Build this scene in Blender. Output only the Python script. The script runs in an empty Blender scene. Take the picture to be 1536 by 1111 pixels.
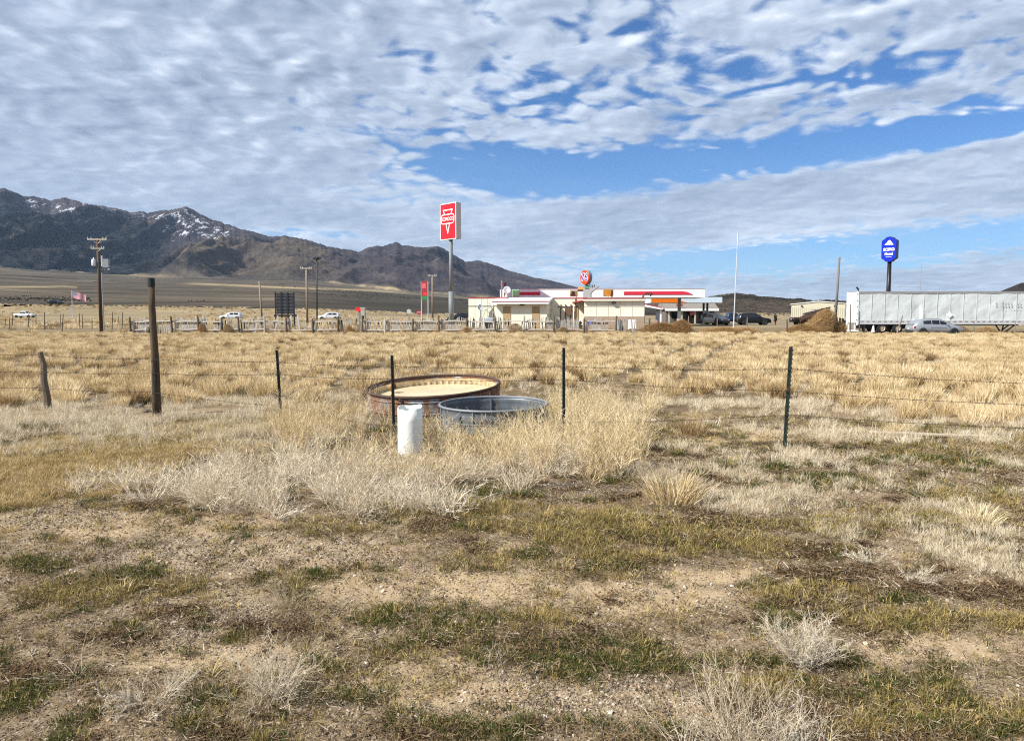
import bpy, math, random
import numpy as np
from mathutils import Vector, Matrix, Euler
R = math.radians
random.seed(7); RNG = np.random.default_rng(7)
scene = bpy.context.scene
COL = scene.collection
# ------------------------------------------------------------------ camera
CAM_H = 1.75; FPX = 1117.0; HOR = 470.0
PITCH = math.atan((555.5 - HOR) / FPX)
cam_d = bpy.data.cameras.new('camera'); cam = bpy.data.objects.new('camera', cam_d); COL.objects.link(cam)
cam_d.sensor_width = 36; cam_d.lens = 36 * FPX / 1536; cam_d.clip_start = 0.1; cam_d.clip_end = 60000
cam.location = (0, 0, CAM_H); cam.rotation_euler = (R(90) - PITCH, 0, 0)
scene.camera = cam
# ------------------------------------------------------------------ sun, exposure
SUN_EL = R(42)
SUN_DIR = Vector((-0.91 * math.cos(SUN_EL), -0.41 * math.cos(SUN_EL), math.sin(SUN_EL))).normalized()   # towards the sun
sun_d = bpy.data.lights.new('sun', 'SUN'); sun_d.energy = 5.0; sun_d.angle = R(0.53); sun_d.color = (1, 0.95, 0.87)
sun = bpy.data.objects.new('sun', sun_d); COL.objects.link(sun)
sun.rotation_euler = SUN_DIR.to_track_quat('Z', 'Y').to_euler()
vs = scene.view_settings; vs.view_transform = 'Standard'; vs.look = 'None'; vs.gamma = 1; vs.exposure = 0.76; vs.use_curve_mapping = False
scene.cycles.use_denoising = False; scene.cycles.filter_width = 1.15
scene.cycles.max_bounces = 5; scene.cycles.diffuse_bounces = 2; scene.cycles.glossy_bounces = 2
scene.cycles.transmission_bounces = 2; scene.cycles.transparent_max_bounces = 4; scene.cycles.caustics_reflective = False; scene.cycles.caustics_refractive = False

# ------------------------------------------------------------------ node helper
class NT:
    def __init__(s, tree):
        s.t = tree; s.n = tree.nodes; s.l = tree.links
    def new(s, typ, **kw):
        n = s.n.new(typ)
        for k, v in kw.items(): setattr(n, k, v)
        return n
    def put(s, sock, v):
        if isinstance(v, bpy.types.NodeSocket): s.l.new(v, sock)
        elif v is not None:
            if isinstance(v, (tuple, list)) and len(v) == 3 and sock.type == 'RGBA': v = (*v, 1)
            sock.default_value = v
    def m(s, op, a, b=None, c=None, clamp=False):
        n = s.new('ShaderNodeMath', operation=op); n.use_clamp = clamp
        s.put(n.inputs[0], a); s.put(n.inputs[1], b)
        if c is not None: s.put(n.inputs[2], c)
        return n.outputs[0]
    def mix(s, f, a, b, blend='MIX'):
        n = s.new('ShaderNodeMix', data_type='RGBA'); n.blend_type = blend; n.clamp_factor = True
        s.put(n.inputs[0], f); s.put(n.inputs[6], a); s.put(n.inputs[7], b)
        return n.outputs[2]
    def noise(s, vec, scale, detail=4, rough=0.55, dist=0.0, out=0, lac=2.0):
        n = s.new('ShaderNodeTexNoise'); s.put(n.inputs['Vector'], vec); n.inputs['Scale'].default_value = scale
        n.inputs['Detail'].default_value = detail; n.inputs['Roughness'].default_value = rough; n.inputs['Distortion'].default_value = dist
        n.inputs['Lacunarity'].default_value = lac
        return n.outputs[out]
    def vor(s, vec, scale, feature='F1', out='Distance', rand=1.0, smooth=None):
        n = s.new('ShaderNodeTexVoronoi', feature=feature); s.put(n.inputs['Vector'], vec); n.inputs['Scale'].default_value = scale
        n.inputs['Randomness'].default_value = rand
        if smooth is not None and 'Smoothness' in n.inputs: n.inputs['Smoothness'].default_value = smooth
        return n.outputs[out]
    def ss(s, x, a, b, lo=0.0, hi=1.0):
        n = s.new('ShaderNodeMapRange', interpolation_type='SMOOTHSTEP'); s.put(n.inputs[0], x)
        n.inputs[1].default_value = a; n.inputs[2].default_value = b; n.inputs[3].default_value = lo; n.inputs[4].default_value = hi
        return n.outputs[0]
    def ramp(s, x, stops):
        n = s.new('ShaderNodeValToRGB'); s.put(n.inputs[0], x); cr = n.color_ramp
        while len(cr.elements) < len(stops): cr.elements.new(0.5)
        for e, (p, c) in zip(cr.elements, stops): e.position = p; e.color = (*c, 1)
        return n.outputs[0]
    def attr(s, name, out='Fac'):
        n = s.new('ShaderNodeAttribute'); n.attribute_name = name; return n.outputs[out]
    def comb(s, x, y, z):
        n = s.new('ShaderNodeCombineXYZ'); s.put(n.inputs[0], x); s.put(n.inputs[1], y); s.put(n.inputs[2], z); return n.outputs[0]
    def scale(s, vec, v):
        n = s.new('ShaderNodeMapping'); s.put(n.inputs[0], vec); n.inputs['Scale'].default_value = v; return n.outputs[0]

# ------------------------------------------------------------------ sky: Nishita with a layer of altocumulus
w = bpy.data.worlds.new('World'); scene.world = w; w.use_nodes = True
k = NT(w.node_tree); k.n.clear()
sky = k.new('ShaderNodeTexSky', sky_type='NISHITA'); sky.sun_disc = False; sky.sun_elevation = SUN_EL
sky.sun_rotation = math.atan2(SUN_DIR.x, SUN_DIR.y); sky.altitude = 1600; sky.air_density = 1.0; sky.dust_density = 0.3; sky.ozone_density = 3.0
tc = k.new('ShaderNodeTexCoord'); sp = k.new('ShaderNodeSeparateXYZ'); k.l.new(tc.outputs['Generated'], sp.inputs[0])
dx, dy, dz = sp.outputs
zc = k.m('MAXIMUM', dz, 0.0)
den = k.m('ADD', zc, 0.16)
px_ = k.m('DIVIDE', dx, den); py_ = k.m('DIVIDE', dy, den)
pv = k.comb(px_, py_, 0.0)
# rotate a little so that the rows run across the view and rise to the right
mp = k.new('ShaderNodeMapping'); k.put(mp.inputs[0], pv); mp.inputs['Rotation'].default_value = (0, 0, R(-14)); mp.inputs['Scale'].default_value = (1.0, 1.0, 1)
pr = mp.outputs[0]
az = k.m('ARCTAN2', dx, dy); hz = k.m('SQRT', k.m('ADD', k.m('MULTIPLY', dx, dx), k.m('MULTIPLY', dy, dy)))
el = k.m('ARCTAN2', dz, hz)
def blob(px, py, rx, ry, rot, amp):
    """a soft region of more or less cloud, given by its azimuth and elevation"""
    a0 = math.atan((px - 768) / FPX); e0 = math.atan((HOR - py) / FPX * math.cos(a0))
    c, s_ = math.cos(R(rot)), math.sin(R(rot))
    A = k.m('SUBTRACT', az, a0); E = k.m('SUBTRACT', el, e0)
    U = k.m('ADD', k.m('MULTIPLY', A, c), k.m('MULTIPLY', E, s_)); V = k.m('SUBTRACT', k.m('MULTIPLY', E, c), k.m('MULTIPLY', A, s_))
    U = k.m('MULTIPLY', U, FPX / rx); V = k.m('MULTIPLY', V, FPX / ry)
    q = k.m('ADD', k.m('MULTIPLY', U, U), k.m('MULTIPLY', V, V))
    return k.m('MULTIPLY', k.m('EXPONENT', k.m('MULTIPLY', q, -1.0)), amp)
cov = 0.46
for b in [(1150, 236, 460, 28, 3, -0.95), (760, 256, 190, 32, -8, -0.8), (560, 300, 130, 14, 0, -0.3), (1000, 72, 100, 24, -14, -0.42), (1130, 118, 130, 30, -10, -0.20), (1330, 125, 150, 16, 0, -0.2), (1250, 170, 330, 34, 0, 0.26), (1150, 60, 120, 30, 0, 0.25), (720, 140, 260, 44, -6, -0.22), (560, 195, 120, 14, 0, -0.2),
          (980, 150, 300, 40, 0, -0.08), (1480, 190, 120, 16, 6, -0.3), (1330, 372, 330, 24, 3, -0.55), (1000, 395, 200, 22, 0, -0.35), (1250, 305, 480, 26, 4, 0.22), (1300, 258, 300, 13, 5, 0.45), (850, 320, 160, 24, 0, 0.1),
          (1250, 418, 420, 10, 0, 0.10), (260, 190, 400, 170, 0, 0.50), (250, 20, 500, 80, 0, 0.25), (1400, 40, 230, 60, 0, 0.14), (120, 240, 160, 6, 0, -0.2), (1500, 345, 200, 10, 2, -0.2), (450, 352, 90, 10, 0, -0.55)]:
    cov = k.m('ADD', blob(*b), cov)
n_big = k.noise(pr, 0.9, 3, 0.5)
n_cell = k.noise(pr, 7.6, 4, 0.5, 0.35)
vr = k.vor(k.comb(k.m('ADD', px_, k.m('MULTIPLY', k.noise(pr, 2.0, 2), 0.5)), k.m('ADD', py_, k.m('MULTIPLY', k.noise(k.scale(pr, (1.3, 1.3, 1)), 2.2, 2), 0.5)), 0.0), 12.0, 'SMOOTH_F1', smooth=0.5)
n_fine = k.noise(pr, 22.0, 4, 0.6, 0.5)
d = k.m('ADD', k.m('MULTIPLY', k.m('SUBTRACT', n_big, 0.5), 0.7), k.m('MULTIPLY', k.m('SUBTRACT', n_cell, 0.5), 1.5))
d = k.m('ADD', d, k.m('MULTIPLY', k.m('SUBTRACT', 0.40, vr), 1.05))
d = k.m('ADD', d, k.m('MULTIPLY', k.m('SUBTRACT', n_fine, 0.5), 0.34))
low = k.ss(el, R(7), R(16), 0.45, 1.0)
d = k.m('ADD', k.m('MULTIPLY', d, low), cov)
alpha = k.ss(d, -0.12, 0.40)
thick = k.ss(d, 0.12, 0.75)
# shading of the layer: the same field looked up a step towards the sun gives lit and shaded sides of each puff
off = k.new('ShaderNodeVectorMath', operation='ADD'); k.put(off.inputs[0], pr); off.inputs[1].default_value = (-0.035, -0.02, 0)
n_cell2 = k.noise(off.outputs[0], 7.6, 4, 0.5, 0.35)
rel = k.m('MULTIPLY', k.m('SUBTRACT', n_cell, n_cell2), 2.2)
tone = k.m('ADD', k.m('SUBTRACT', 0.70, k.m('MULTIPLY', thick, 0.28)), k.m('MULTIPLY', k.m('MULTIPLY', rel, 0.75), low))
tone = k.m('ADD', tone, k.m('MULTIPLY', k.m('SUBTRACT', k.noise(pr, 1.1, 3, 0.6), 0.5), -1.1))
tone = k.m('ADD', tone, k.m('MULTIPLY', k.m('MULTIPLY', k.m('SUBTRACT', vr, 0.35), low), -0.45))
tone = k.m('ADD', tone, k.m('MULTIPLY', k.m('SUBTRACT', n_fine, 0.5), 0.16), clamp=True)
ccol = k.ramp(tone, [(0.0, (2.1, 2.6, 3.5)), (0.45, (3.5, 4.15, 5.2)), (0.8, (5.2, 5.9, 6.9)), (1.0, (7.0, 7.5, 8.2))])
skyc = k.mix(1.0, sky.outputs[0], (0.42, 0.68, 0.93), 'MULTIPLY')
# thin veil towards the horizon
veil = k.ss(el, R(0), R(16), 0.62, 0.0)
veil = k.m('MULTIPLY', veil, k.ss(k.noise(k.scale(pr, (0.5, 1.6, 1)), 0.9, 4, 0.6), 0.3, 0.7, 0.45, 1.0))
skyv = k.mix(veil, skyc, (3.5, 4.9, 6.4))
allc = k.mix(k.m('MULTIPLY', alpha, 0.93), skyv, ccol)
bg = k.new('ShaderNodeBackground'); k.put(bg.inputs[0], allc); bg.inputs[1].default_value = 0.085
wo = k.new('ShaderNodeOutputWorld'); k.l.new(bg.outputs[0], wo.inputs[0])

# ------------------------------------------------------------------ pixel of the photograph -> place in the world
CP, SP = math.cos(PITCH), math.sin(PITCH)
def ray(px, py):
    u = (px - 768) / FPX; v = (555.5 - py) / FPX
    return (u, CP + v * SP, -SP + v * CP)
def P(px, py, Y):
    r = ray(px, py); t = Y / r[1]; return Vector((r[0] * t, Y, CAM_H + r[2] * t))
def gp(px, py, z=0.0):
    r = ray(px, py); t = (z - CAM_H) / r[2]; return Vector((r[0] * t, r[1] * t, z))
def X(px, Y, py=480): return P(px, py, Y).x
def Zh(py, Y, px=768): return P(px, py, Y).z

# ------------------------------------------------------------------ numpy noise
def _hash(ix, iy, seed):
    h = (ix.astype(np.int64) * 374761393 + iy.astype(np.int64) * 668265263 + seed * 1442695041) & 0x7fffffff
    h = ((h ^ (h >> 13)) * 1274126177) & 0x7fffffff
    return ((h ^ (h >> 16)) & 0xffff) / 65535.0
def vnoise(x, y, seed=0):
    ix = np.floor(x); iy = np.floor(y); fx = x - ix; fy = y - iy
    fx = fx * fx * (3 - 2 * fx); fy = fy * fy * (3 - 2 * fy); ix = ix.astype(np.int64); iy = iy.astype(np.int64)
    a = _hash(ix, iy, seed); b = _hash(ix + 1, iy, seed); c = _hash(ix, iy + 1, seed); d_ = _hash(ix + 1, iy + 1, seed)
    return (a * (1 - fx) + b * fx) * (1 - fy) + (c * (1 - fx) + d_ * fx) * fy
def fbm(x, y, oct=4, seed=0, gain=0.5):
    s = 0; a = 1; t = 0
    for i in range(oct):
        s = s + a * vnoise(x * 2 ** i + 17.3 * i, y * 2 ** i - 9.1 * i, seed + i); t += a; a *= gain
    return s / t
def ridged(x, y, oct=5, seed=0, gain=0.5):
    s = 0; a = 1; t = 0
    for i in range(oct):
        s = s + a * (1 - np.abs(2 * vnoise(x * 2 ** i + 5.3 * i, y * 2 ** i + 3.7 * i, seed + i) - 1)); t += a; a *= gain
    return s / t
def sstep(a, b, x):
    t = np.clip((x - a) / (b - a), 0, 1); return t * t * (3 - 2 * t)

# ------------------------------------------------------------------ terrain
SKY = np.array([(-500, 330), (-200, 300), (0, 289), (19, 286), (29, 289), (46, 297), (62, 298), (85, 304), (98, 301), (111, 300), (130, 306), (156, 312), (182, 315), (202, 321), (215, 318), (228, 321), (260, 319), (285, 313),
  (296, 316), (312, 327), (342, 338), (368, 345), (407, 358), (433, 355), (456, 361), (497, 371), (540, 379), (554, 372), (579, 370), (590, 367), (595, 363.5), (602, 367), (607, 369), (629, 373), (658, 372), (668, 375), (683, 385), (700, 395),
  (720, 391), (747, 400), (772, 409), (797, 416), (826, 421), (869, 432), (950, 446), (1010, 452), (1045, 448), (1065, 443), (1101, 438.5), (1115, 440), (1141, 444), (1192, 448), (1199, 447), (1218, 451), (1235, 449), (1267, 451), (1340, 455), (1500, 461), (1700, 452), (2100, 440)], float)
BASE = np.array([(-500, 410), (0, 402), (120, 411), (240, 415), (440, 420), (560, 434), (700, 446), (860, 456), (1000, 464), (1060, 468), (2100, 468)], float)
CREST = np.array([(-500, 456), (0, 457), (200, 459), (440, 463), (640, 469), (760, 471), (2100, 471)], float)
def near_h(x, y):
    r = np.hypot(x, y)
    h = (fbm(x / 3.1, y / 3.1, 3, 11) - 0.5) * 0.16 * sstep(90, 30, r)
    h = h + (fbm(x / 0.32, y / 0.32, 3, 31) - 0.5) * 0.05 * sstep(22, 8, r)
    h = h + (ridged(x / 0.09, y / 0.09, 2, 37) - 0.5) * 0.016 * sstep(8, 3, r)
    return h
def H(x, y):
    x = np.asarray(x, float); y = np.asarray(y, float)
    h = near_h(x, y)
    h = h - 0.22 * sstep(48, 62, np.hypot(x, y)) * sstep(82, 74, np.hypot(x, y) * np.abs(y) / (np.hypot(x, y) + 1e-6))
    px = 768 + FPX * x / np.maximum(y, 1e-3); px = np.where(y <= 0.5, np.where(x < 0, -500, 2100), px); px = np.clip(px, -500, 2100)
    r = np.hypot(x, y); d = np.maximum(y, r * 0.5)
    crest = 1.75 + (HOR - np.interp(px, CREST[:, 0], CREST[:, 1])) / FPX * 265
    crest = np.maximum(crest, 1.2)
    h = h + sstep(120, 225, d) * 0.5 * (crest > 1.8) * np.clip(crest - 1.8, 0, 1) + sstep(222, 262, d) * np.maximum(crest - 0.5, 0) * 1.0
    h = h - sstep(285, 420, d) * 1.0 * (crest > 2.0)
    right = sstep(930, 1040, px)
    Db = 4500 * (1 - right) + 750 * right; Dr = 7600 * (1 - right) + 1350 * right
    zb = (HOR - np.interp(px, BASE[:, 0], BASE[:, 1])) / FPX * Db
    t = np.clip((d - 330) / (Db - 330), 0, 1.0)
    h = h + zb * t ** 1.25
    jag = ((ridged(px / 23, px * 0, 4, 55, .6) - .55) * 5.0 + (vnoise(px / 3.1, px * 0, 56) - .5) * 1.6) * sstep(880, 700, px) + (vnoise(px / 3.5, px * 0, 57) - .5) * 1.2 * sstep(1040, 1060, px)
    zr = 1.75 + (HOR + jag - np.interp(px, SKY[:, 0], SKY[:, 1])) / FPX * Dr - zb - crest
    s = np.clip((d - Db) / (Dr - Db), 0, 1)
    wl = 900 * (1 - right) + 330 * right
    wx = x + 500 * (fbm(x / 1500, y / 1500, 3, 5) - 0.5) * (1 - right); wy = y * 0.55 + 500 * (fbm(x / 1500, y / 1500, 3, 9) - 0.5) * (1 - right)
    rid = ridged(wx / wl, wy / wl, 6, 3, 0.52); rid2 = ridged(wx / 260, wy / 260, 4, 23, 0.55)
    sx_ = x + 420 * (fbm(x / 1100, y / 1700, 3, 5) - 0.5) * (1 - right); q1 = ridged(sx_ / (560 * (1 - right) + 300 * right), y / (3600 * (1 - right) + 700 * right), 4, 3, 0.42); q1 = np.clip((q1 - 0.42) / 0.45, 0, 1)
    hi = s ** 0.70; lo = s ** (2.3 - 0.9 * right)
    prof = lo + (hi - lo) * q1
    m = prof + (rid - 0.62) * 0.40 * (s ** 0.5) * (1 - s) ** 0.8 * (1 - 0.55 * right) + (rid2 - 0.6) * 0.36 * (s ** 0.4) * (1 - s * 0.93) * (1 - 0.7 * right)
    m = m + (fbm(x / 60, y / 60, 3, 41) - 0.5) * 0.018 * (s > 0) * (1 - right * 0.7)
    m = np.minimum(m, 0.99 * (0.10 + 0.90 * s ** 0.5)) * (s < 1) + 1.0 * (s >= 1)
    h = h + np.maximum(m, 0) * zr
    back = sstep(Dr, Dr * 1.5, d); h = h * (1 - back * 0.7)
    return h

def mesh_obj(name, verts, faces, mat=None, parent=None, smooth=False, loc=None):
    me = bpy.data.meshes.new(name); me.from_pydata([tuple(v) for v in verts], [], faces)
    if mat is not None:
        for mm in (mat if isinstance(mat, (list, tuple)) else [mat]): me.materials.append(mm)
    if smooth: me.shade_smooth()
    o = bpy.data.objects.new(name, me); COL.objects.link(o)
    if parent is not None: o.parent = parent
    if loc is not None: o.location = loc
    return o
def grid_obj(name, Xg, Yg, Zg, mat, attrs=None):
    n, m = Xg.shape
    v = np.stack([Xg, Yg, Zg], -1).reshape(-1, 3)
    idx = np.arange(n * m).reshape(n, m)
    q = np.stack([idx[:-1, :-1], idx[:-1, 1:], idx[1:, 1:], idx[1:, :-1]], -1).reshape(-1, 4)
    me = bpy.data.meshes.new(name); me.vertices.add(len(v)); me.vertices.foreach_set('co', v.ravel())
    me.loops.add(q.size); me.loops.foreach_set('vertex_index', q.ravel().astype(np.int32))
    me.polygons.add(len(q)); me.polygons.foreach_set('loop_start', np.arange(0, q.size, 4, dtype=np.int32)); me.polygons.foreach_set('loop_total', np.full(len(q), 4, dtype=np.int32))
    me.update(calc_edges=True); me.validate(); me.shade_smooth()
    for a, val in (attrs or {}).items():
        at = me.attributes.new(a, 'FLOAT', 'POINT'); at.data.foreach_set('value', np.ascontiguousarray(val.ravel(), dtype=np.float32))
    me.materials.append(mat); o = bpy.data.objects.new(name, me); COL.objects.link(o); return o

# ------------------------------------------------------------------ materials
MATS = {}
def mat(name, col, rough=0.6, metal=0.0, var=0.12, vscale=3.0, bump=0.0, bscale=30.0, col2=None, mask_scale=2.0, mask=(0.5, 0.6), spec=0.3, coat=0.0, gradz=None, streak=False):
    """a surface of one colour with mottling; col2 adds patches of wear or rust; bump fine relief"""
    if name in MATS: return MATS[name]
    M = bpy.data.materials.new(name); M.use_nodes = True; q = NT(M.node_tree); q.n.clear()
    bs = q.new('ShaderNodeBsdfPrincipled'); out = q.new('ShaderNodeOutputMaterial'); q.l.new(bs.outputs[0], out.inputs[0])
    tcn = q.new('ShaderNodeTexCoord').outputs['Object']
    vec = q.scale(tcn, (1, 1, 0.15)) if streak else tcn
    c = (*col, 1)
    nz = q.noise(vec, vscale, 5, 0.6)
    c = q.mix(1.0, col, q.ramp(nz, [(0.25, (1 - var,) * 3), (0.75, (1 + var,) * 3)]), 'MULTIPLY')
    if col2 is not None:
        mk = q.ss(q.noise(vec, mask_scale, 6, 0.65), mask[0], mask[1]); c = q.mix(mk, c, col2)
    q.put(bs.inputs['Base Color'], c); bs.inputs['Roughness'].default_value = rough; bs.inputs['Metallic'].default_value = metal
    bs.inputs['Specular IOR Level'].default_value = spec; bs.inputs['Coat Weight'].default_value = coat
    if bump:
        b = q.new('ShaderNodeBump'); b.inputs['Strength'].default_value = bump; b.inputs['Distance'].default_value = 0.02
        q.put(b.inputs['Height'], q.noise(vec, bscale, 5, 0.6)); q.l.new(b.outputs[0], bs.inputs['Normal'])
    MATS[name] = M; return M

def grass_mat(name, stops, transl=0.22, rough=0.7):
    """dry stems: colour varies from plant to plant (instance random) and from blade to blade (tone)"""
    M = bpy.data.materials.new(name); M.use_nodes = True; q = NT(M.node_tree); q.n.clear()
    oi = q.new('ShaderNodeObjectInfo').outputs['Random']; tone = q.attr('tone')
    f = q.m('ADD', q.m('MULTIPLY', oi, 0.55), q.m('MULTIPLY', tone, 0.45))
    c = q.ramp(f, stops)
    df = q.new('ShaderNodeBsdfDiffuse'); tr = q.new('ShaderNodeBsdfTranslucent'); q.put(df.inputs[0], c); q.put(tr.inputs[0], c)
    mx = q.new('ShaderNodeMixShader'); mx.inputs[0].default_value = transl; q.l.new(df.outputs[0], mx.inputs[1]); q.l.new(tr.outputs[0], mx.inputs[2])
    out = q.new('ShaderNodeOutputMaterial'); q.l.new(mx.outputs[0], out.inputs[0]); return M

# ------------------------------------------------------------------ ground cover masks, in world metres
def ell(x, y, px, py, rpx, rpy, rot=0.0):
    """soft ellipse on the ground whose middle and extents were measured on the photograph"""
    c = gp(px, py); rx = rpx / FPX * c.y; a = gp(px, py - rpy); b = gp(px, py + rpy); ry = abs(a.y - b.y) / 2
    X_ = x - c.x; Y_ = y - c.y; Y_ = Y_ - X_ * rot
    return np.exp(-((X_ / rx) ** 2 + (Y_ / ry) ** 2) ** 1.5)
def masks(x, y):
    n1 = fbm(x / 0.55, y / 0.42, 6, 51, 0.7); n2 = fbm(x / 1.7, y / 1.2, 4, 61); n3 = fbm(x / 0.22, y / 0.18, 4, 71, 0.6)
    near = sstep(14, 9, y)
    g = 0
    for e in [(700, 745, 130, 14), (260, 772, 80, 10), (870, 975, 230, 38), (1060, 985, 160, 26), (1330, 1040, 260, 52), (620, 925, 150, 34), (600, 965, 60, 10), (60, 850, 60, 14), (200, 862, 70, 16), (450, 880, 60, 24), (780, 838, 70, 10), (900, 850, 50, 8),
              (1220, 985, 120, 22), (1420, 995, 60, 14), (40, 1050, 80, 40), (300, 1035, 90, 40), (550, 1040, 60, 14), (1390, 692, 160, 12), (1130, 700, 70, 12), (1250, 720, 60, 8), (900, 725, 60, 8), (60, 640, 100, 12), (380, 600, 80, 8), (700, 1085, 200, 22), (1000, 1075, 70, 20), (860, 1070, 100, 20), (1490, 1090, 120, 30), (1100, 600, 120, 8), (980, 960, 60, 14)]:
        g = np.maximum(g, ell(x, y, *e))
    ye = 0
    for e in [(140, 690, 220, 44), (330, 640, 100, 12), (30, 735, 70, 16), (560, 800, 70, 8), (890, 795, 190, 36), (1050, 815, 180, 26), (1400, 925, 230, 24), (1230, 890, 160, 26), (1380, 1060, 240, 44), (1150, 1010, 120, 26), (120, 890, 120, 18), (700, 770, 150, 16), (1300, 780, 250, 20), (1460, 745, 100, 14), (270, 880, 60, 12), (920, 840, 100, 14), (800, 925, 60, 10)]:
        ye = np.maximum(ye, ell(x, y, *e))
    sa = 0
    for e in [(970, 803, 46, 11), (1390, 684, 110, 11), (1035, 622, 48, 7), (1420, 824, 24, 9), (690, 985, 70, 14), (1080, 858, 100, 12), (1400, 965, 190, 26), (960, 890, 150, 26), (1060, 662, 50, 10), (1480, 870, 60, 7), (660, 1030, 160, 26), (250, 990, 70, 14), (330, 975, 60, 12), (150, 800, 110, 12), (700, 880, 150, 20), (1180, 650, 160, 14), (1480, 664, 60, 4)]:
        sa = np.maximum(sa, ell(x, y, *e))
    gr = 0
    for e in [(850, 728, 70, 7), (950, 742, 90, 9), (1080, 762, 80, 9), (900, 1020, 190, 34), (330, 830, 250, 26), (300, 925, 130, 26), (820, 1050, 150, 26), (480, 990, 80, 18), (80, 780, 120, 20), (1190, 770, 60, 8)]:
        gr = np.maximum(gr, ell(x, y, *e))
    mo = 0
    for e in [(1400, 882, 170, 13), (1250, 862, 100, 12), (1220, 822, 90, 12), (1060, 1100, 200, 12), (1120, 1045, 60, 16), (30, 1010, 90, 16), (170, 952, 60, 12), (420, 935, 60, 12), (1530, 892, 60, 12), (640, 1090, 50, 12), (330, 1095, 60, 12), (1360, 1095, 150, 12), (1100, 780, 120, 10), (250, 915, 60, 8)]:
        mo = np.maximum(mo, ell(x, y, *e))
    br = lambda m, lo, hi, nn: sstep(lo, hi + 0.06, m * 0.62 + (nn - 0.5) * 1.7)
    nn = n1 * 0.6 + n3 * 0.4
    green = br(g, 0.38, 0.58, nn) + 0.8 * sstep(0.63, 0.72, nn) * near * (1 - br(sa, .2, .4, nn)) * 0.8
    bare = 0
    for e in [(120, 790, 330, 26), (420, 830, 240, 26), (640, 885, 280, 28), (930, 890, 240, 24), (1440, 968, 190, 26), (850, 1045, 260, 36), (330, 985, 200, 26), (660, 1000, 110, 18)]:
        bare = np.maximum(bare, ell(x, y, *e))
    bare = br(bare, 0.15, 0.35, nn)
    green = np.clip(green + 0.9 * sstep(0.66, 0.74, fbm(x / 0.17, y / 0.14, 3, 101)) * near, 0, 1)
    yellow = np.clip(br(ye, 0.28, 0.52, nn[::1] if hasattr(nn, '__len__') else nn) + 0.22 * sstep(0.56, 0.66, n2) * near, 0, 1) * (1 - 0.5 * green)
    sand = br(sa, 0.25, 0.42, nn); grav = br(gr, 0.15, 0.40, nn); moss = np.clip(br(mo, 0.22, 0.36, nn) + sstep(0.64, 0.72, fbm(x / 0.33, y / 0.28, 5, 91, 0.62)) * near * 0.9, 0, 1)
    dark = 0
    for e in [(850, 727, 70, 6), (930, 738, 80, 8), (1070, 760, 80, 9), (1190, 772, 60, 6)]:
        dark = np.maximum(dark, ell(x, y, *e))
    dark = br(dark, 0.2, 0.35, nn); moss = moss * 0.75 * (1 - dark) * (1 - 0.75 * bare); green = green * (1 - 0.7 * bare); yellow = yellow * (1 - 0.9 * bare); sand = np.maximum(sand, bare * 0.55); green = green * (1 - dark); yellow = yellow * (1 - dark)
    return dict(dark=dark, green=green, yellow=yellow, sand=sand, grav=grav, moss=moss)

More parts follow.
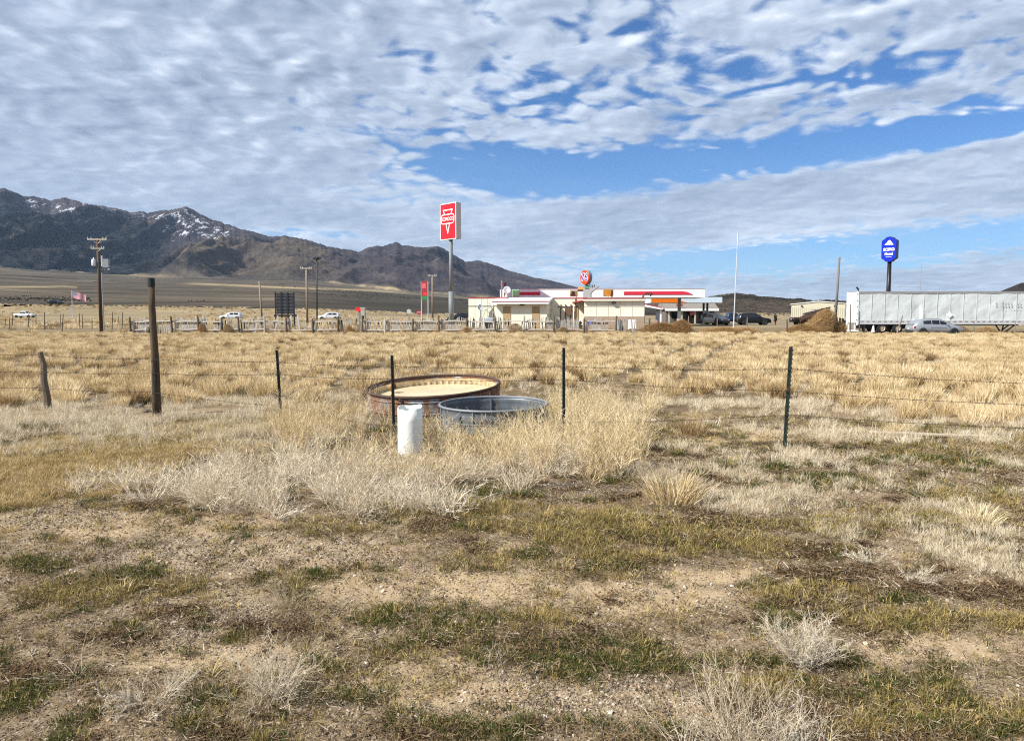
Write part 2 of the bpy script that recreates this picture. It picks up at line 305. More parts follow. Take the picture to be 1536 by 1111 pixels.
def ground_material():
    M = bpy.data.materials.new('ground_soil'); M.use_nodes = True; q = NT(M.node_tree); q.n.clear()
    bs = q.new('ShaderNodeBsdfPrincipled'); out = q.new('ShaderNodeOutputMaterial'); q.l.new(bs.outputs[0], out.inputs[0])
    v = q.new('ShaderNodeTexCoord').outputs['Object']
    c = q.ramp(q.noise(v, 1.4, 8, 0.68), [(0.3, (0.145, 0.097, 0.053)), (0.5, (0.245, 0.175, 0.099)), (0.7, (0.37, 0.28, 0.168))])
    # pebbles: cells of their own grey or tan
    cellc = q.new('ShaderNodeTexVoronoi'); q.put(cellc.inputs['Vector'], v); cellc.inputs['Scale'].default_value = 95
    sepc = q.new('ShaderNodeSeparateColor'); q.l.new(cellc.outputs['Color'], sepc.inputs[0])
    stone = q.ramp(sepc.outputs[0], [(0.0, (0.09, 0.075, 0.06)), (0.35, (0.22, 0.165, 0.115)), (0.7, (0.36, 0.285, 0.205)), (0.93, (0.48, 0.41, 0.33)), (1.0, (0.62, 0.57, 0.49))])
    grav = q.attr('grav'); sand = q.attr('sand'); green = q.attr('green'); yellow = q.attr('yellow'); moss = q.attr('moss'); field = q.attr('field')
    stf = q.m('ADD', q.m('MULTIPLY', grav, 0.5), 0.42)
    stf = q.m('MULTIPLY', stf, q.ss(q.noise(v, 6.0, 4, 0.6), 0.35, 0.6, 0.35, 1.0))
    c = q.mix(stf, c, stone)
    gg = q.ramp(q.noise(v, 40, 4, 0.7), [(0.3, (0.17, 0.13, 0.092)), (0.7, (0.40, 0.32, 0.235))])
    c = q.mix(q.m('MULTIPLY', grav, 0.4), c, gg)
    sd = q.ramp(q.noise(v, 9, 8, 0.7), [(0.3, (0.35, 0.25, 0.14)), (0.7, (0.54, 0.415, 0.26))])
    c = q.mix(q.m('MULTIPLY', sand, 0.85), c, sd)
    yy = q.ramp(q.noise(q.scale(v, (1, 2, 1)), 30, 6, 0.75), [(0.3, (0.13, 0.10, 0.04)), (0.7, (0.34, 0.26, 0.11))])
    c = q.mix(q.m('MULTIPLY', yellow, 0.75), c, yy)
    ge = q.ramp(q.noise(v, 60, 4, 0.7), [(0.3, (0.03, 0.033, 0.012)), (0.7, (0.085, 0.085, 0.032))])
    c = q.mix(q.m('MULTIPLY', green, 0.8), c, ge)
    ms = q.ramp(q.noise(v, 70, 4, 0.7), [(0.3, (0.06, 0.038, 0.024)), (0.7, (0.17, 0.11, 0.07))])
    c = q.mix(q.m('MULTIPLY', moss, q.ss(q.noise(v, 18, 5, 0.7), 0.32, 0.5)), c, ms)
    c = q.mix(q.m('MULTIPLY', q.attr('dark'), 0.85), c, q.ramp(q.noise(v, 60, 4, 0.75), [(0.3, (0.045, 0.042, 0.04)), (0.7, (0.21, 0.195, 0.18))]))
    fd = q.ramp(q.noise(v, 1.1, 9, 0.72), [(0.3, (0.065, 0.043, 0.024)), (0.5, (0.14, 0.10, 0.055)), (0.72, (0.36, 0.275, 0.16))])
    c = q.mix(field, c, fd)
    far = q.ramp(q.noise(q.scale(v, (0.4, 1.6, 1)), 0.05, 8, 0.65), [(0.3, (0.16, 0.125, 0.075)), (0.7, (0.30, 0.24, 0.145))])
    c = q.mix(q.attr('far'), c, far)
    q.put(bs.inputs['Base Color'], c); bs.inputs['Roughness'].default_value = 0.95; bs.inputs['Specular IOR Level'].default_value = 0.1
    b1 = q.new('ShaderNodeBump'); b1.inputs['Strength'].default_value = 0.75; b1.inputs['Distance'].default_value = 0.03
    hgt = q.m('ADD', q.m('MULTIPLY', q.noise(v, 26, 7, 0.72), 1.0), q.m('MULTIPLY', q.m('SUBTRACT', 0.6, cellc.outputs['Distance']), q.m('MULTIPLY', stf, 0.30)))
    q.put(b1.inputs['Height'], hgt); q.l.new(b1.outputs[0], bs.inputs['Normal'])
    return M
def build_ground():
    az_ = np.concatenate([np.arange(-180, -48, 6.0), np.arange(-47, 47.01, 0.25), np.arange(48, 181, 6.0)]); az_[-1] = 180
    r = [0.3]
    while r[-1] < 24000: r.append(r[-1] * (1.011 if r[-1] < 20 else 1.03 if r[-1] < 400 else 1.25) + (0.02 if r[-1] < 2 else 0))
    r = np.array(r); A, RR = np.meshgrid(np.radians(az_), r, indexing='ij')
    x = RR * np.sin(A); y = RR * np.cos(A); z = H(x, y)
    farm = sstep(300, 420, RR); z = z * (1 - farm) - 30 * farm * (np.abs(A) < R(60)) 
    m = masks(x, y); nb = fbm(x / 2.2, y / 2.2, 3, 15)
    m['field'] = sstep(12.5, 15, y + (nb - 0.5) * 3) ; m['far'] = sstep(75, 110, RR)
    for kk in ('green', 'yellow', 'grav', 'moss'): m[kk] = m[kk] * (1 - m['field'])
    o = grid_obj('ground', x, y, z, ground_material(), m); o['kind'] = 'structure'
    c = bpy.data.materials.new('dirt'); return o
build_ground()

# ------------------------------------------------------------------ mountains, foothills and valley floor
def mountain_material():
    M = bpy.data.materials.new('mountain_slopes'); M.use_nodes = True; q = NT(M.node_tree); q.n.clear()
    bs = q.new('ShaderNodeBsdfPrincipled'); out = q.new('ShaderNodeOutputMaterial'); q.l.new(bs.outputs[0], out.inputs[0])
    v = q.new('ShaderNodeTexCoord').outputs['Object']
    rock = q.ramp(q.noise(v, 0.004, 9, 0.68), [(0.3, (0.030, 0.027, 0.034)), (0.5, (0.058, 0.050, 0.055)), (0.68, (0.105, 0.086, 0.080))])
    tan = q.ramp(q.noise(v, 0.006, 8, 0.65), [(0.3, (0.065, 0.053, 0.042)), (0.7, (0.145, 0.115, 0.084))])
    c = q.mix(q.attr('tan'), rock, tan)
    jun = q.ramp(q.noise(v, 0.02, 6, 0.7), [(0.3, (0.012, 0.015, 0.018)), (0.58, (0.025, 0.027, 0.027)), (0.70, (0.080, 0.064, 0.052))])
    jm = q.m('MULTIPLY', q.attr('juniper'), q.ss(q.noise(v, 0.009, 8, 0.72), 0.36, 0.5))
    c = q.mix(jm, c, jun)
    dots = q.ss(q.vor(v, 0.035, rand=1.0), 0.18, 0.32, 1, 0)
    c = q.mix(q.m('MULTIPLY', dots, q.attr('scrub')), c, (0.02, 0.023, 0.02))
    sn = q.ss(q.m('ADD', q.attr('snow'), q.m('MULTIPLY', q.m('SUBTRACT', q.noise(q.scale(v, (1.6, 0.45, 1.0)), 0.014, 8, 0.74), 0.5), 3.0)), 0.52, 0.72)
    c = q.mix(sn, c, (0.62, 0.64, 0.68))
    # valley floor: bands of dark sage and of paler tan
    bv = q.scale(v, (0.7, 1.0, 1)); band = q.noise(bv, 0.0035, 9, 0.66, 1.2)
    fl = q.ramp(band, [(0.36, (0.040, 0.036, 0.032)), (0.50, (0.085, 0.073, 0.058)), (0.62, (0.125, 0.104, 0.078)), (0.74, (0.22, 0.18, 0.125))])
    fl = q.mix(q.m('MULTIPLY', q.ss(q.noise(v, 0.05, 8, 0.75), 0.5, 0.64), 0.5), fl, (0.05, 0.05, 0.042))
    gold = q.attr('gold'); fl = q.mix(q.m('MULTIPLY', gold, q.ss(q.noise(bv, 0.01, 6, 0.65), 0.36, 0.55)), fl, (0.42, 0.33, 0.19))  # paler tan strips mixed over the floor colour
    fl = q.mix(q.m('MULTIPLY', q.attr('sage'), 0.8), fl, (0.045, 0.043, 0.038))
    c = q.mix(q.attr('floor'), c, fl)
    q.put(bs.inputs['Base Color'], c); bs.inputs['Roughness'].default_value = 1.0; bs.inputs['Specular IOR Level'].default_value = 0.0
    b1 = q.new('ShaderNodeBump'); b1.inputs['Strength'].default_value = 0.8; b1.inputs['Distance'].default_value = 70
    q.put(b1.inputs['Height'], q.m('MULTIPLY', q.noise(v, 0.012, 8, 0.68), q.m('SUBTRACT', 1.0, q.m('MULTIPLY', q.attr('floor'), 0.96)))); q.l.new(b1.outputs[0], bs.inputs['Normal'])
    return M
def build_mountains():
    pxs = np.arange(-420, 1981, 2.0); u = (pxs - 768) / FPX
    y1 = np.geomspace(262, 4400, 60); y2 = np.linspace(4450, 7600, 130); y3 = np.array([7700, 7900, 8200, 9000, 10500])
    ys = np.concatenate([y1, y2, y3]); U, Y = np.meshgrid(u, ys, indexing='ij'); Xg = U * Y; Z = H(Xg, Y) + 0.15
    px = 768 + FPX * U; right = sstep(930, 1040, px); Db = 4500 * (1 - right) + 750 * right; Dr = 7600 * (1 - right) + 1350 * right
    s = np.clip((Y - Db) / (Dr - Db), 0, 1); zpx = HOR - (Z - CAM_H) / Y * FPX
    nz = fbm(Xg / 500, Y / 500, 5, 77) - 0.5
    fpx = px + nz * 120
    flo = 1 - sstep(0.0, 0.05, s + nz * 0.05)
    jun = sstep(300, 190, fpx) * sstep(0.92, 0.66, s + nz * 0.4) * 1.3
    # a tongue of trees along the foot, out to the right
    jun = np.maximum(jun, sstep(0.10, 0.04, np.abs(s - 0.03)) * sstep(420, 330, px) * (nz > -0.06) * (px > 150) * 0.9)
    jun = np.maximum(jun, right * sstep(0.55, 0.9, s) * 0.95)
    jun = np.maximum(jun, 0.35 * sstep(0.05, 0.2, nz) * (px < 800))
    tan = np.clip(sstep(190, 300, fpx) * sstep(0.75, 0.35, s + nz * 0.5) * sstep(560, 430, fpx), 0, 1) * 0.95
    tan = np.maximum(tan, right * 0.8)
    snow = sstep(0.60, 0.85, s) * sstep(1.04, 0.93, s) * sstep(10, 60, px) * sstep(400, 330, px) * (0.40 + 0.12 * np.exp(-((px - 112) / 18) ** 2) + 0.08 * np.exp(-((px - 315) / 30) ** 2)) 
    snow = np.maximum(snow, 0.30 * sstep(0.93, 1.0, s) * sstep(560, 600, px) * sstep(690, 660, px))
    gold = np.maximum(np.exp(-((zpx - (np.interp(px, [0, 120, 200, 260], [399, 405, 411, 414]) + 2)) / 2.2) ** 2) * sstep(290, 240, px) * sstep(90, 130, px) * 0.4,
                      np.exp(-((zpx - np.interp(px, [430, 560, 700, 760], [415, 430, 443, 447])) / 1.8) ** 2) * sstep(470, 500, px) * (px < 780))
    gold = np.maximum(gold, 0.8 * np.exp(-((zpx - np.interp(px, [300, 440, 560, 720], [426, 432, 436, 449])) / 1.5) ** 2) * sstep(260, 320, px) * (px < 730))
    gold = np.maximum(gold, 0.55 * np.exp(-((zpx - np.interp(px, [0, 100, 200], [431, 430, 438])) / 1.3) ** 2) * (px < 120))
    sage = np.clip(sstep(452, 460, zpx) * 0.8 + sstep(434, 444, zpx) * sstep(400, 480, px) * 0.7, 0, 1) * (right < 0.5)
    grid_o = grid_obj('mountains', Xg, Y, Z, mountain_material(), dict(tan=tan, juniper=jun, snow=snow, floor=flo * (1 - right * 0.6), gold=gold, sage=sage, scrub=np.clip(right * 0.9 + 0.35 * sstep(0, 0.05, s) * (s < 0.6), 0, 1)))
    grid_o['kind'] = 'structure'
build_mountains()

# ------------------------------------------------------------------ the air between here and the mountains
def build_haze():
    M = bpy.data.materials.new('pale_air'); M.use_nodes = True; q = NT(M.node_tree); q.n.clear(); v = q.new('ShaderNodeVolumePrincipled'); v.inputs['Color'].default_value = (0.50, 0.70, 1.0, 1); v.inputs['Density'].default_value = 0.000016; v.inputs['Anisotropy'].default_value = 0.2
    o_ = q.new('ShaderNodeOutputMaterial'); q.l.new(v.outputs[0], o_.inputs['Volume'])
    h = 13000.0; z0, z1 = -60.0, 1500.0
    o = mesh_obj('haze', [(x, y, z) for z in (z0, z1) for x, y in ((-h, -600), (h, -600), (h, h), (-h, h))], [(0, 3, 2, 1), (4, 5, 6, 7), (0, 1, 5, 4), (1, 2, 6, 5), (2, 3, 7, 6), (3, 0, 4, 7)], M); o['kind'] = 'stuff'; o['label'] = 'thin pale blue haze in the air over the valley'
build_haze()
scene.cycles.volume_bounces = 0; scene.cycles.volume_step_rate = 10; scene.cycles.volume_max_steps = 16
# ================================================================== builders
class MB:
    """collects boxes, tubes, prisms and sheets, and links them as one mesh object"""
    def __init__(s): s.v = []; s.f = []; s.mi = []; s.cur = 0
    def add(s, vs_, fs_):
        n = len(s.v); s.v += [tuple(p) for p in vs_]; s.f += [tuple(i + n for i in f) for f in fs_]; s.mi += [s.cur] * len(fs_); return s
    def box(s, x0, x1, y0, y1, z0, z1):
        return s.add([(x0, y0, z0), (x1, y0, z0), (x1, y1, z0), (x0, y1, z0), (x0, y0, z1), (x1, y0, z1), (x1, y1, z1), (x0, y1, z1)],
                     [(0, 3, 2, 1), (4, 5, 6, 7), (0, 1, 5, 4), (1, 2, 6, 5), (2, 3, 7, 6), (3, 0, 4, 7)])
    def tube(s, p, q, r0, r1=None, n=8, cap=True):
        p = Vector(p); q = Vector(q); r1 = r0 if r1 is None else r1; d = (q - p).normalized()
        a = d.orthogonal().normalized(); b = d.cross(a)
        vs_ = []
        for c, r in ((p, r0), (q, r1)):
            for i in range(n):
                t = 2 * math.pi * i / n; vs_.append(c + a * (r * math.cos(t)) + b * (r * math.sin(t)))
        fs_ = [(i, (i + 1) % n, n + (i + 1) % n, n + i) for i in range(n)]
        if cap: fs_ += [tuple(range(n - 1, -1, -1)), tuple(range(n, 2 * n))]
        return s.add(vs_, fs_)
    def path(s, pts, rad, n=6):
        """a tube along a polyline; rad is a number or one per point"""
        pts = [Vector(p) for p in pts]; m = len(pts); rad = [rad] * m if not hasattr(rad, '__len__') else rad; vs_ = []
        for j, p in enumerate(pts):
            d = (pts[min(j + 1, m - 1)] - pts[max(j - 1, 0)]).normalized(); a = Vector((0.31, 0.77, 0.55)).cross(d)
            a = a.normalized() if a.length > 1e-3 else d.orthogonal().normalized(); b = d.cross(a)
            for i in range(n):
                t = 2 * math.pi * i / n; vs_.append(p + a * (rad[j] * math.cos(t)) + b * (rad[j] * math.sin(t)))
        fs_ = [(j * n + i, j * n + (i + 1) % n, (j + 1) * n + (i + 1) % n, (j + 1) * n + i) for j in range(m - 1) for i in range(n)]
        fs_ += [tuple(range(n - 1, -1, -1)), tuple(range((m - 1) * n, m * n))]
        return s.add(vs_, fs_)
    def prism(s, poly, axis, a0, a1):
        """polygon (u, v) extruded along axis: 'y' -> (u, ., v), 'x' -> (., u, v), 'z' -> (u, v, .)"""
        n = len(poly); m = {'y': lambda u, v, a: (u, a, v), 'x': lambda u, v, a: (a, u, v), 'z': lambda u, v, a: (u, v, a)}[axis]
        vs_ = [m(u, v, a0) for u, v in poly] + [m(u, v, a1) for u, v in poly]
        return s.add(vs_, [tuple(range(n)), tuple(range(2 * n - 1, n - 1, -1))] + [(i, n + i, n + (i + 1) % n, (i + 1) % n) for i in range(n)])
    def lathe(s, prof, n=32, c=(0, 0, 0)):
        vs_ = [(c[0] + r * math.cos(2 * math.pi * i / n), c[1] + r * math.sin(2 * math.pi * i / n), c[2] + z) for r, z in prof for i in range(n)]
        return s.add(vs_, [(j * n + i, j * n + (i + 1) % n, (j + 1) * n + (i + 1) % n, (j + 1) * n + i) for j in range(len(prof) - 1) for i in range(n)])
    def build(s, name, m, parent=None, smooth=False, bevel=0.0, loc=None, rot=None, **props):
        me = bpy.data.meshes.new(name); me.from_pydata(s.v, [], s.f); ms = m if isinstance(m, (list, tuple)) else [m]
        for mm in ms: me.materials.append(mm)
        if len(ms) > 1: me.polygons.foreach_set('material_index', s.mi)
        import bmesh
        b = bmesh.new(); b.from_mesh(me)
        if s.f and not props.pop('sheet', False): bmesh.ops.recalc_face_normals(b, faces=b.faces)
        if bevel: bmesh.ops.bevel(b, geom=[e for e in b.edges], offset=bevel, segments=1, affect='EDGES', clamp_overlap=True)
        b.to_mesh(me); b.free()
        if smooth: me.shade_auto_smooth(R(40)) if hasattr(me, 'shade_auto_smooth') else me.shade_smooth()
        o = bpy.data.objects.new(name, me); COL.objects.link(o)
        if parent is not None: o.parent = parent
        if loc is not None: o.location = loc
        if rot is not None: o.rotation_euler = rot
        for k_, v_ in props.items(): o[k_] = v_
        return o
def thing(name, label, cat, loc=(0, 0, 0), rz=0.0, group=None):
    o = bpy.data.objects.new(name, None); COL.objects.link(o); o.location = loc; o.rotation_euler = (0, 0, rz)
    o.empty_display_size = 0.2; o['label'] = label; o['category'] = cat
    if group: o['group'] = group
    return o
def tag(o, label, cat, group=None, kind=None):
    o['label'] = label
    if cat: o['category'] = cat
    if group: o['group'] = group
    if kind: o['kind'] = kind
    return o
def stuff(o, label): o['kind'] = 'stuff'; o['label'] = label; return o
def text_mesh(name, body, size, m, parent, loc, rot, sx=1.0, depth=0.01, bold=0.0):
    cu = bpy.data.curves.new(name, 'FONT'); cu.body = body; cu.size = size; cu.align_x = 'CENTER'; cu.align_y = 'CENTER'; cu.extrude = depth; cu.offset = bold; cu.resolution_u = 3
    t = bpy.data.objects.new(name + '_source', cu); COL.objects.link(t); dg = bpy.context.evaluated_depsgraph_get(); dg.update()
    me = bpy.data.meshes.new_from_object(t.evaluated_get(dg)); bpy.data.objects.remove(t); me.materials.clear(); me.materials.append(m)
    o = bpy.data.objects.new(name, me); COL.objects.link(o); o.parent = parent; o.location = loc; o.rotation_euler = rot; o.scale = (sx, 1, 1); return o
def gz(x, y): return float(H(np.array([x]), np.array([y]))[0])

# common materials
WHITE = mat('white_paint', (0.86, 0.86, 0.85), 0.5, var=0.05, vscale=1.0)
CREAM = mat('cream_siding', (0.80, 0.75, 0.60), 0.75, var=0.07, vscale=0.8, col2=(0.66, 0.58, 0.43), mask_scale=0.7, mask=(0.55, 0.8), streak=True)
RED = mat('red_trim', (0.36, 0.035, 0.04), 0.5, var=0.1)
SIGNRED = mat('sign_red', (0.56, 0.010, 0.020), 0.35, var=0.03, coat=0.2)
TAN = mat('tan_door', (0.42, 0.29, 0.16), 0.7)
STEEL = mat('grey_steel', (0.17, 0.19, 0.20), 0.55, metal=0.0, var=0.1)
DARK = mat('dark_metal', (0.028, 0.028, 0.03), 0.55)
GREYMET = mat('galvanised', (0.36, 0.38, 0.39), 0.45, metal=0.5, var=0.18, vscale=5, bump=0.1)
GLASS = mat('dark_glass', (0.012, 0.014, 0.017), 0.08, var=0.02, spec=0.6)
TYRE = mat('tyre_rubber', (0.018, 0.018, 0.018), 0.85)
RIM = mat('wheel_rim', (0.52, 0.53, 0.55), 0.35, metal=0.6)
DULLDARK = mat('dull_dark', (0.025, 0.032, 0.03), 0.9)  # even dark finish shared by bumpers, flaps, wheel arches and small fittings
BROWN = mat('brown_board', (0.11, 0.085, 0.065), 0.8)
POLEW = mat('creosote_pole', (0.085, 0.055, 0.033), 0.85, var=0.3, vscale=2, streak=True, bump=0.5)
PALEPOLE = mat('weathered_pole', (0.24, 0.19, 0.14), 0.85, var=0.2, streak=True)
GREYWOOD = mat('grey_weathered_wood', (0.42, 0.39, 0.34), 0.9, var=0.32, vscale=3.5, col2=(0.17, 0.14, 0.115), mask_scale=2.5, mask=(0.56, 0.7), bump=0.4)
DARKWOOD = mat('dark_weathered_wood', (0.12, 0.095, 0.07), 0.95, var=0.4, vscale=4, streak=True, bump=0.8)
ASPH = mat('asphalt_lot', (0.105, 0.098, 0.09), 0.95, var=0.15, vscale=0.5, bump=0.3)

# ------------------------------------------------------------------ forecourt and highway
lot = MB()
def flat(name, pts, m, dz=0.02, n=1):
    b = MB(); b.add([(x, y, gz(x, y) + dz) for x, y in pts], [tuple(range(len(pts)))]); o = b.build(name, m, sheet=True); o['kind'] = 'structure'; return o
flat('forecourt', [(X(330, 78), 78), (X(1300, 76), 76), (X(1400, 130), 130), (X(1000, 138), 138), (X(560, 118), 118), (X(380, 110), 110)], ASPH)
hw = []
for p_ in range(-300, 760, 20):
    a = P(p_, 460, 262); hw.append((a.x, 262.0))
b = MB(); n_ = len(hw)
b.add([(x, 258.0, gz(x, 262) + 0.12) for x, _ in hw] + [(x, 268.0, gz(x, 262) + 0.2) for x, _ in hw], [(i, i + 1, n_ + i + 1, n_ + i) for i in range(n_ - 1)])
o = b.build('highway', ASPH, sheet=True); o['kind'] = 'structure'

# ================================================================== the store, seen from behind
YS = 86.0; YAW = R(-9)
class Frame:
    """local frame of a building: lx along its facade, ly away from the camera; solves for lx and z from photograph pixels"""
    def __init__(s, px, Y, yaw): s.o = Vector((X(px, Y), Y, 0)); s.yaw = yaw; s.c = math.cos(yaw); s.s = math.sin(yaw)
    def x(s, px, ly):
        u = (px - 768) / FPX     # ray x = u*y (good enough near the horizon)
        ox, oy = s.o.x, s.o.y
        # world = o + lx*(c, s) + ly*(-s, c)
        return (u * (oy + ly * s.c) - ox + ly * s.s) / (s.c - u * s.s)
    def z(s, py, px, ly):
        lx = s.x(px, ly); Y = s.o.y + lx * s.s + ly * s.c; return P(px, py, Y).z
F = Frame(860, YS, YAW)
store = thing('convenience_store', 'cream roadside store seen from behind, with white lean-to room and red roof trim', 'store', F.o, YAW)
def wall_panels(f, parent, px0, px1, ly, z1, m, z0=0.0, depth=6.0, name='wall', step=1.22):
    x0, x1 = f.x(px0, ly), f.x(px1, ly)
    w_ = MB().box(x0, x1, ly, ly + depth, z0, z1).build(name, m, parent)
    return x0, x1
zA = F.z(447.0, 725, 0)
xa0, xa1 = wall_panels(F, store, 703, 760, 0.0, zA, CREAM, depth=14)
MB().box(xa0 - 0.05, xa1, -0.06, 14, zA, zA + 0.09).build('roof_trim', RED, store)
MB().box(xa0, xa1, -0.035, -0.002, F.z(459.5, 725, 0), F.z(459.0, 725, 0) + 0.03).build('wall_batten', DARK, store)
for i in range(1, 6):
    xx = xa0 + (xa1 - xa0) * i / 6; MB().box(xx - 0.02, xx + 0.02, -0.022, -0.002, 0.1, zA - 0.05).build('wall_seam', mat('seam', (0.56, 0.51, 0.385), 0.8), store)
# recessed middle wall
lyM = 1.6; zM = F.z(447.5, 850, lyM); xm0, xm1 = wall_panels(F, store, 750, 880, lyM, zM, CREAM, depth=12)
MB().box(xm0, xm1, lyM - 0.05, lyM + 12, zM, zM + 0.09).build('roof_trim', RED, store)
for p_ in (841, 848, 856, 863):
    xx = F.x(p_, lyM); MB().tube((xx, lyM - 0.08, 0), (xx, lyM - 0.08, zM * (0.8 if p_ != 863 else 1.0)), 0.06, n=6).build('conduit', mat('rusty_pipe', (0.16, 0.09, 0.06), 0.8), store)
MB().box(F.x(836, lyM), F.x(866, lyM), lyM - 0.09, lyM - 0.01, F.z(460.5, 850, lyM), F.z(459.5, 850, lyM)).build('conduit', DARK, store)
MB().box(F.x(850, lyM), F.x(857, lyM), lyM - 0.4, lyM - 0.01, F.z(472, 850, lyM), F.z(462, 850, lyM)).build('meter_box', mat('rust_box', (0.17, 0.085, 0.05), 0.8), store)
# lean-to room
lyP = -2.4; xp0, xp1 = F.x(745, lyP), F.x(820, lyP); zE = F.z(455.8, 780, lyP - 0.65); zR = F.z(447.0, 790, lyM)
MB().prism([(lyP, 0), (lyP, zE), (lyM - 0.05, zR - 0.25), (lyM - 0.05, 0)], 'x', xp0, xp1).build('lean_to_wall', CREAM, store)
rp = MB(); rp.prism([(lyP - 0.7, zE + 0.0), (lyP - 0.7, zE + 0.30), (lyM, zR + 0.05), (lyM, zR - 0.2)], 'x', F.x(738, lyP - 0.7), F.x(820.5, lyP - 0.7) + 0.15); rp.build('lean_to_roof', WHITE, store)
MB().box(F.x(738, lyP - 0.7), F.x(820.5, lyP - 0.7) + 0.1, lyP - 0.735, lyP - 0.702, zE + 0.24, zE + 0.34).build('eave_trim', RED, store)
for a, b_ in ((754.5, 766), (798, 809.3)):
    d_ = MB().box(F.x(a, lyP), F.x(b_, lyP), lyP - 0.05, lyP - 0.002, 0.15, F.z(459.5, 780, lyP)).build('door', TAN, store)
    MB().tube((F.x(a, lyP) + 0.12, lyP - 0.05, 1.15), (F.x(a, lyP) + 0.12, lyP - 0.12, 1.15), 0.04).build('handle', STEEL, d_)
MB().box(F.x(780, lyP), F.x(786, lyP), lyP - 0.3, lyP - 0.01, zE - 0.15, zE - 0.02).build('wall_light', DARK, store)
# right hand block
lyR = -3.0; xr0, xr1 = F.x(876, lyR), F.x(966, lyR); zT = F.z(448.3, 920, lyR)
zb_ = F.z(474.5, 920, lyR)
MB().box(xr0, xr1, lyR, 12, zb_, zT - 0.02).build('wall', CREAM, store)
MB().box(xr0, xr1, lyR - 0.03, 12, 0, zb_).build('plinth', mat('pink_brick', (0.36, 0.27, 0.20), 0.9, var=0.25, vscale=9, bump=0.4), store)
MB().box(xr0 - 0.15, xr1 + 0.12, lyR - 0.35, 12.1, zT - 0.22, zT + 0.0).build('fascia', mat('cream_fascia', (0.72, 0.68, 0.58), 0.6), store)
MB().box(xr0 - 0.17, xr1 + 0.14, lyR - 0.37, 12.1, zT + 0.002, zT + 0.09).build('roof_trim', RED, store)
MB().box(xr0, xr1, lyR - 0.022, lyR - 0.002, F.z(460, 920, lyR), F.z(459.6, 920, lyR)).build('wall_batten', mat('seam', (0.56, 0.51, 0.385), 0.8), store)
for i in range(1, 5):
    xx = xr0 + (xr1 - xr0) * i / 5; MB().box(xx - 0.018, xx + 0.018, lyR - 0.02, lyR - 0.002, zb_, zT - 0.25).build('wall_seam', mat('seam', (0.56, 0.51, 0.385), 0.8), store)
MB().box(F.x(917, lyR), F.x(923, lyR), lyR - 0.3, lyR - 0.005, F.z(455.5, 920, lyR), F.z(452.8, 920, lyR)).build('wall_light', DARK, store)
# little red-edged canopy over the back step
xk0, xk1 = F.x(858, lyM - 2.6), xr0 - 0.02; zk = F.z(454, 866, lyM - 2.6)
MB().prism([(xk0, zk - 0.05), (xk0, zk + 0.07), (xk1, zk + 0.35), (xk1, zk + 0.23)], 'y', lyM - 2.8, lyM).build('step_canopy', RED, store)
MB().box(xk0 + 0.1, xk0 + 0.22, lyM - 2.7, lyM - 2.58, 0, zk - 0.04).build('canopy_post', WHITE, store)
MB().box(F.x(861, lyM), F.x(867, lyM), lyM - 0.06, lyM - 0.004, 0.1, F.z(460, 866, lyM)).build('door', mat('old_door', (0.36, 0.25, 0.13), 0.8), store)
# side porch with red roof, running back along the right hand block
zu = F.z(455.5, 967, lyR); zl = F.z(461.8, 985, lyR); xq = xr1 + 1.9
MB().prism([(xr1 + 0.02, zu - 0.1), (xr1 + 0.02, zu), (xq, zl + 0.05), (xq, zl - 0.06)], 'y', lyR - 0.2, 12.5).build('porch_roof', RED, store)
MB().box(xq - 0.02, xq + 0.05, lyR - 0.22, 12.5, zl - 0.2, zl + 0.02).build('porch_fascia', WHITE, store)
MB().prism([(xr1 + 0.02, zu - 0.32), (xr1 + 0.02, zu - 0.1), (xq, zl - 0.06), (xq, zl - 0.2)], 'y', lyR - 0.26, lyR - 0.2).build('porch_fascia', WHITE, store)
for i, yy in enumerate((lyR + 0.1, 0.2, 3.6, 7.2, 11.5)):
    MB().box(xq - 0.22, xq - 0.06, yy, yy + 0.16, 0, zl - 0.1).build('porch_post', WHITE, store)
MB().box(xr1 + 0.005, xr1 + 0.05, lyR + 0.3, 11.8, 0.6, 2.35).build('shop_window', GLASS, store)
pb = thing('brick_planter', 'small pink brick pier at the near corner of the red porch', 'planter', (0, 0, 0))
xx = F.x(982, lyR - 0.6); W_ = F.o + Vector((xx * F.c - (lyR - 0.6) * F.s, xx * F.s + (lyR - 0.6) * F.c, 0)); pb.location = W_; pb.rotation_euler = (0, 0, YAW)
BRK = mat('planter_brick', (0.46, 0.27, 0.20), 0.9, var=0.25, vscale=6)
for r_ in range(7):
    for c_ in range(2): MB().box(-0.24 + c_ * 0.25 + (0.02 if r_ % 2 else 0), -0.01 + c_ * 0.25 + (0.02 if r_ % 2 else 0), -0.2, 0.2, r_ * 0.15, r_ * 0.15 + 0.135).build('brick', BRK, pb)
MB().box(-0.22, 0.24, -0.17, 0.17, 0.0, 1.04).build('mortar_core', mat('mortar', (0.40, 0.37, 0.33), 0.9), pb)
# brown parapet board with gooseneck lamps, over the porch
MB().box(xr1 - 0.15, xr1 - 0.03, lyR + 0.2, 12, zT + 0.1, F.z(444.6, 990, 6)).build('parapet_board', BROWN, store)
for yy in (0.5, 3.5, 6.5, 9.5):
    zz = F.z(444.6, 990, 6); MB().path([(xr1 - 0.1, yy, zz), (xr1 + 0.25, yy, zz + 0.35), (xr1 + 0.8, yy, zz + 0.30), (xr1 + 1.0, yy, zz + 0.12)], [0.035, 0.03, 0.03, 0.09], 6).build('gooseneck_lamp', DARK, store)

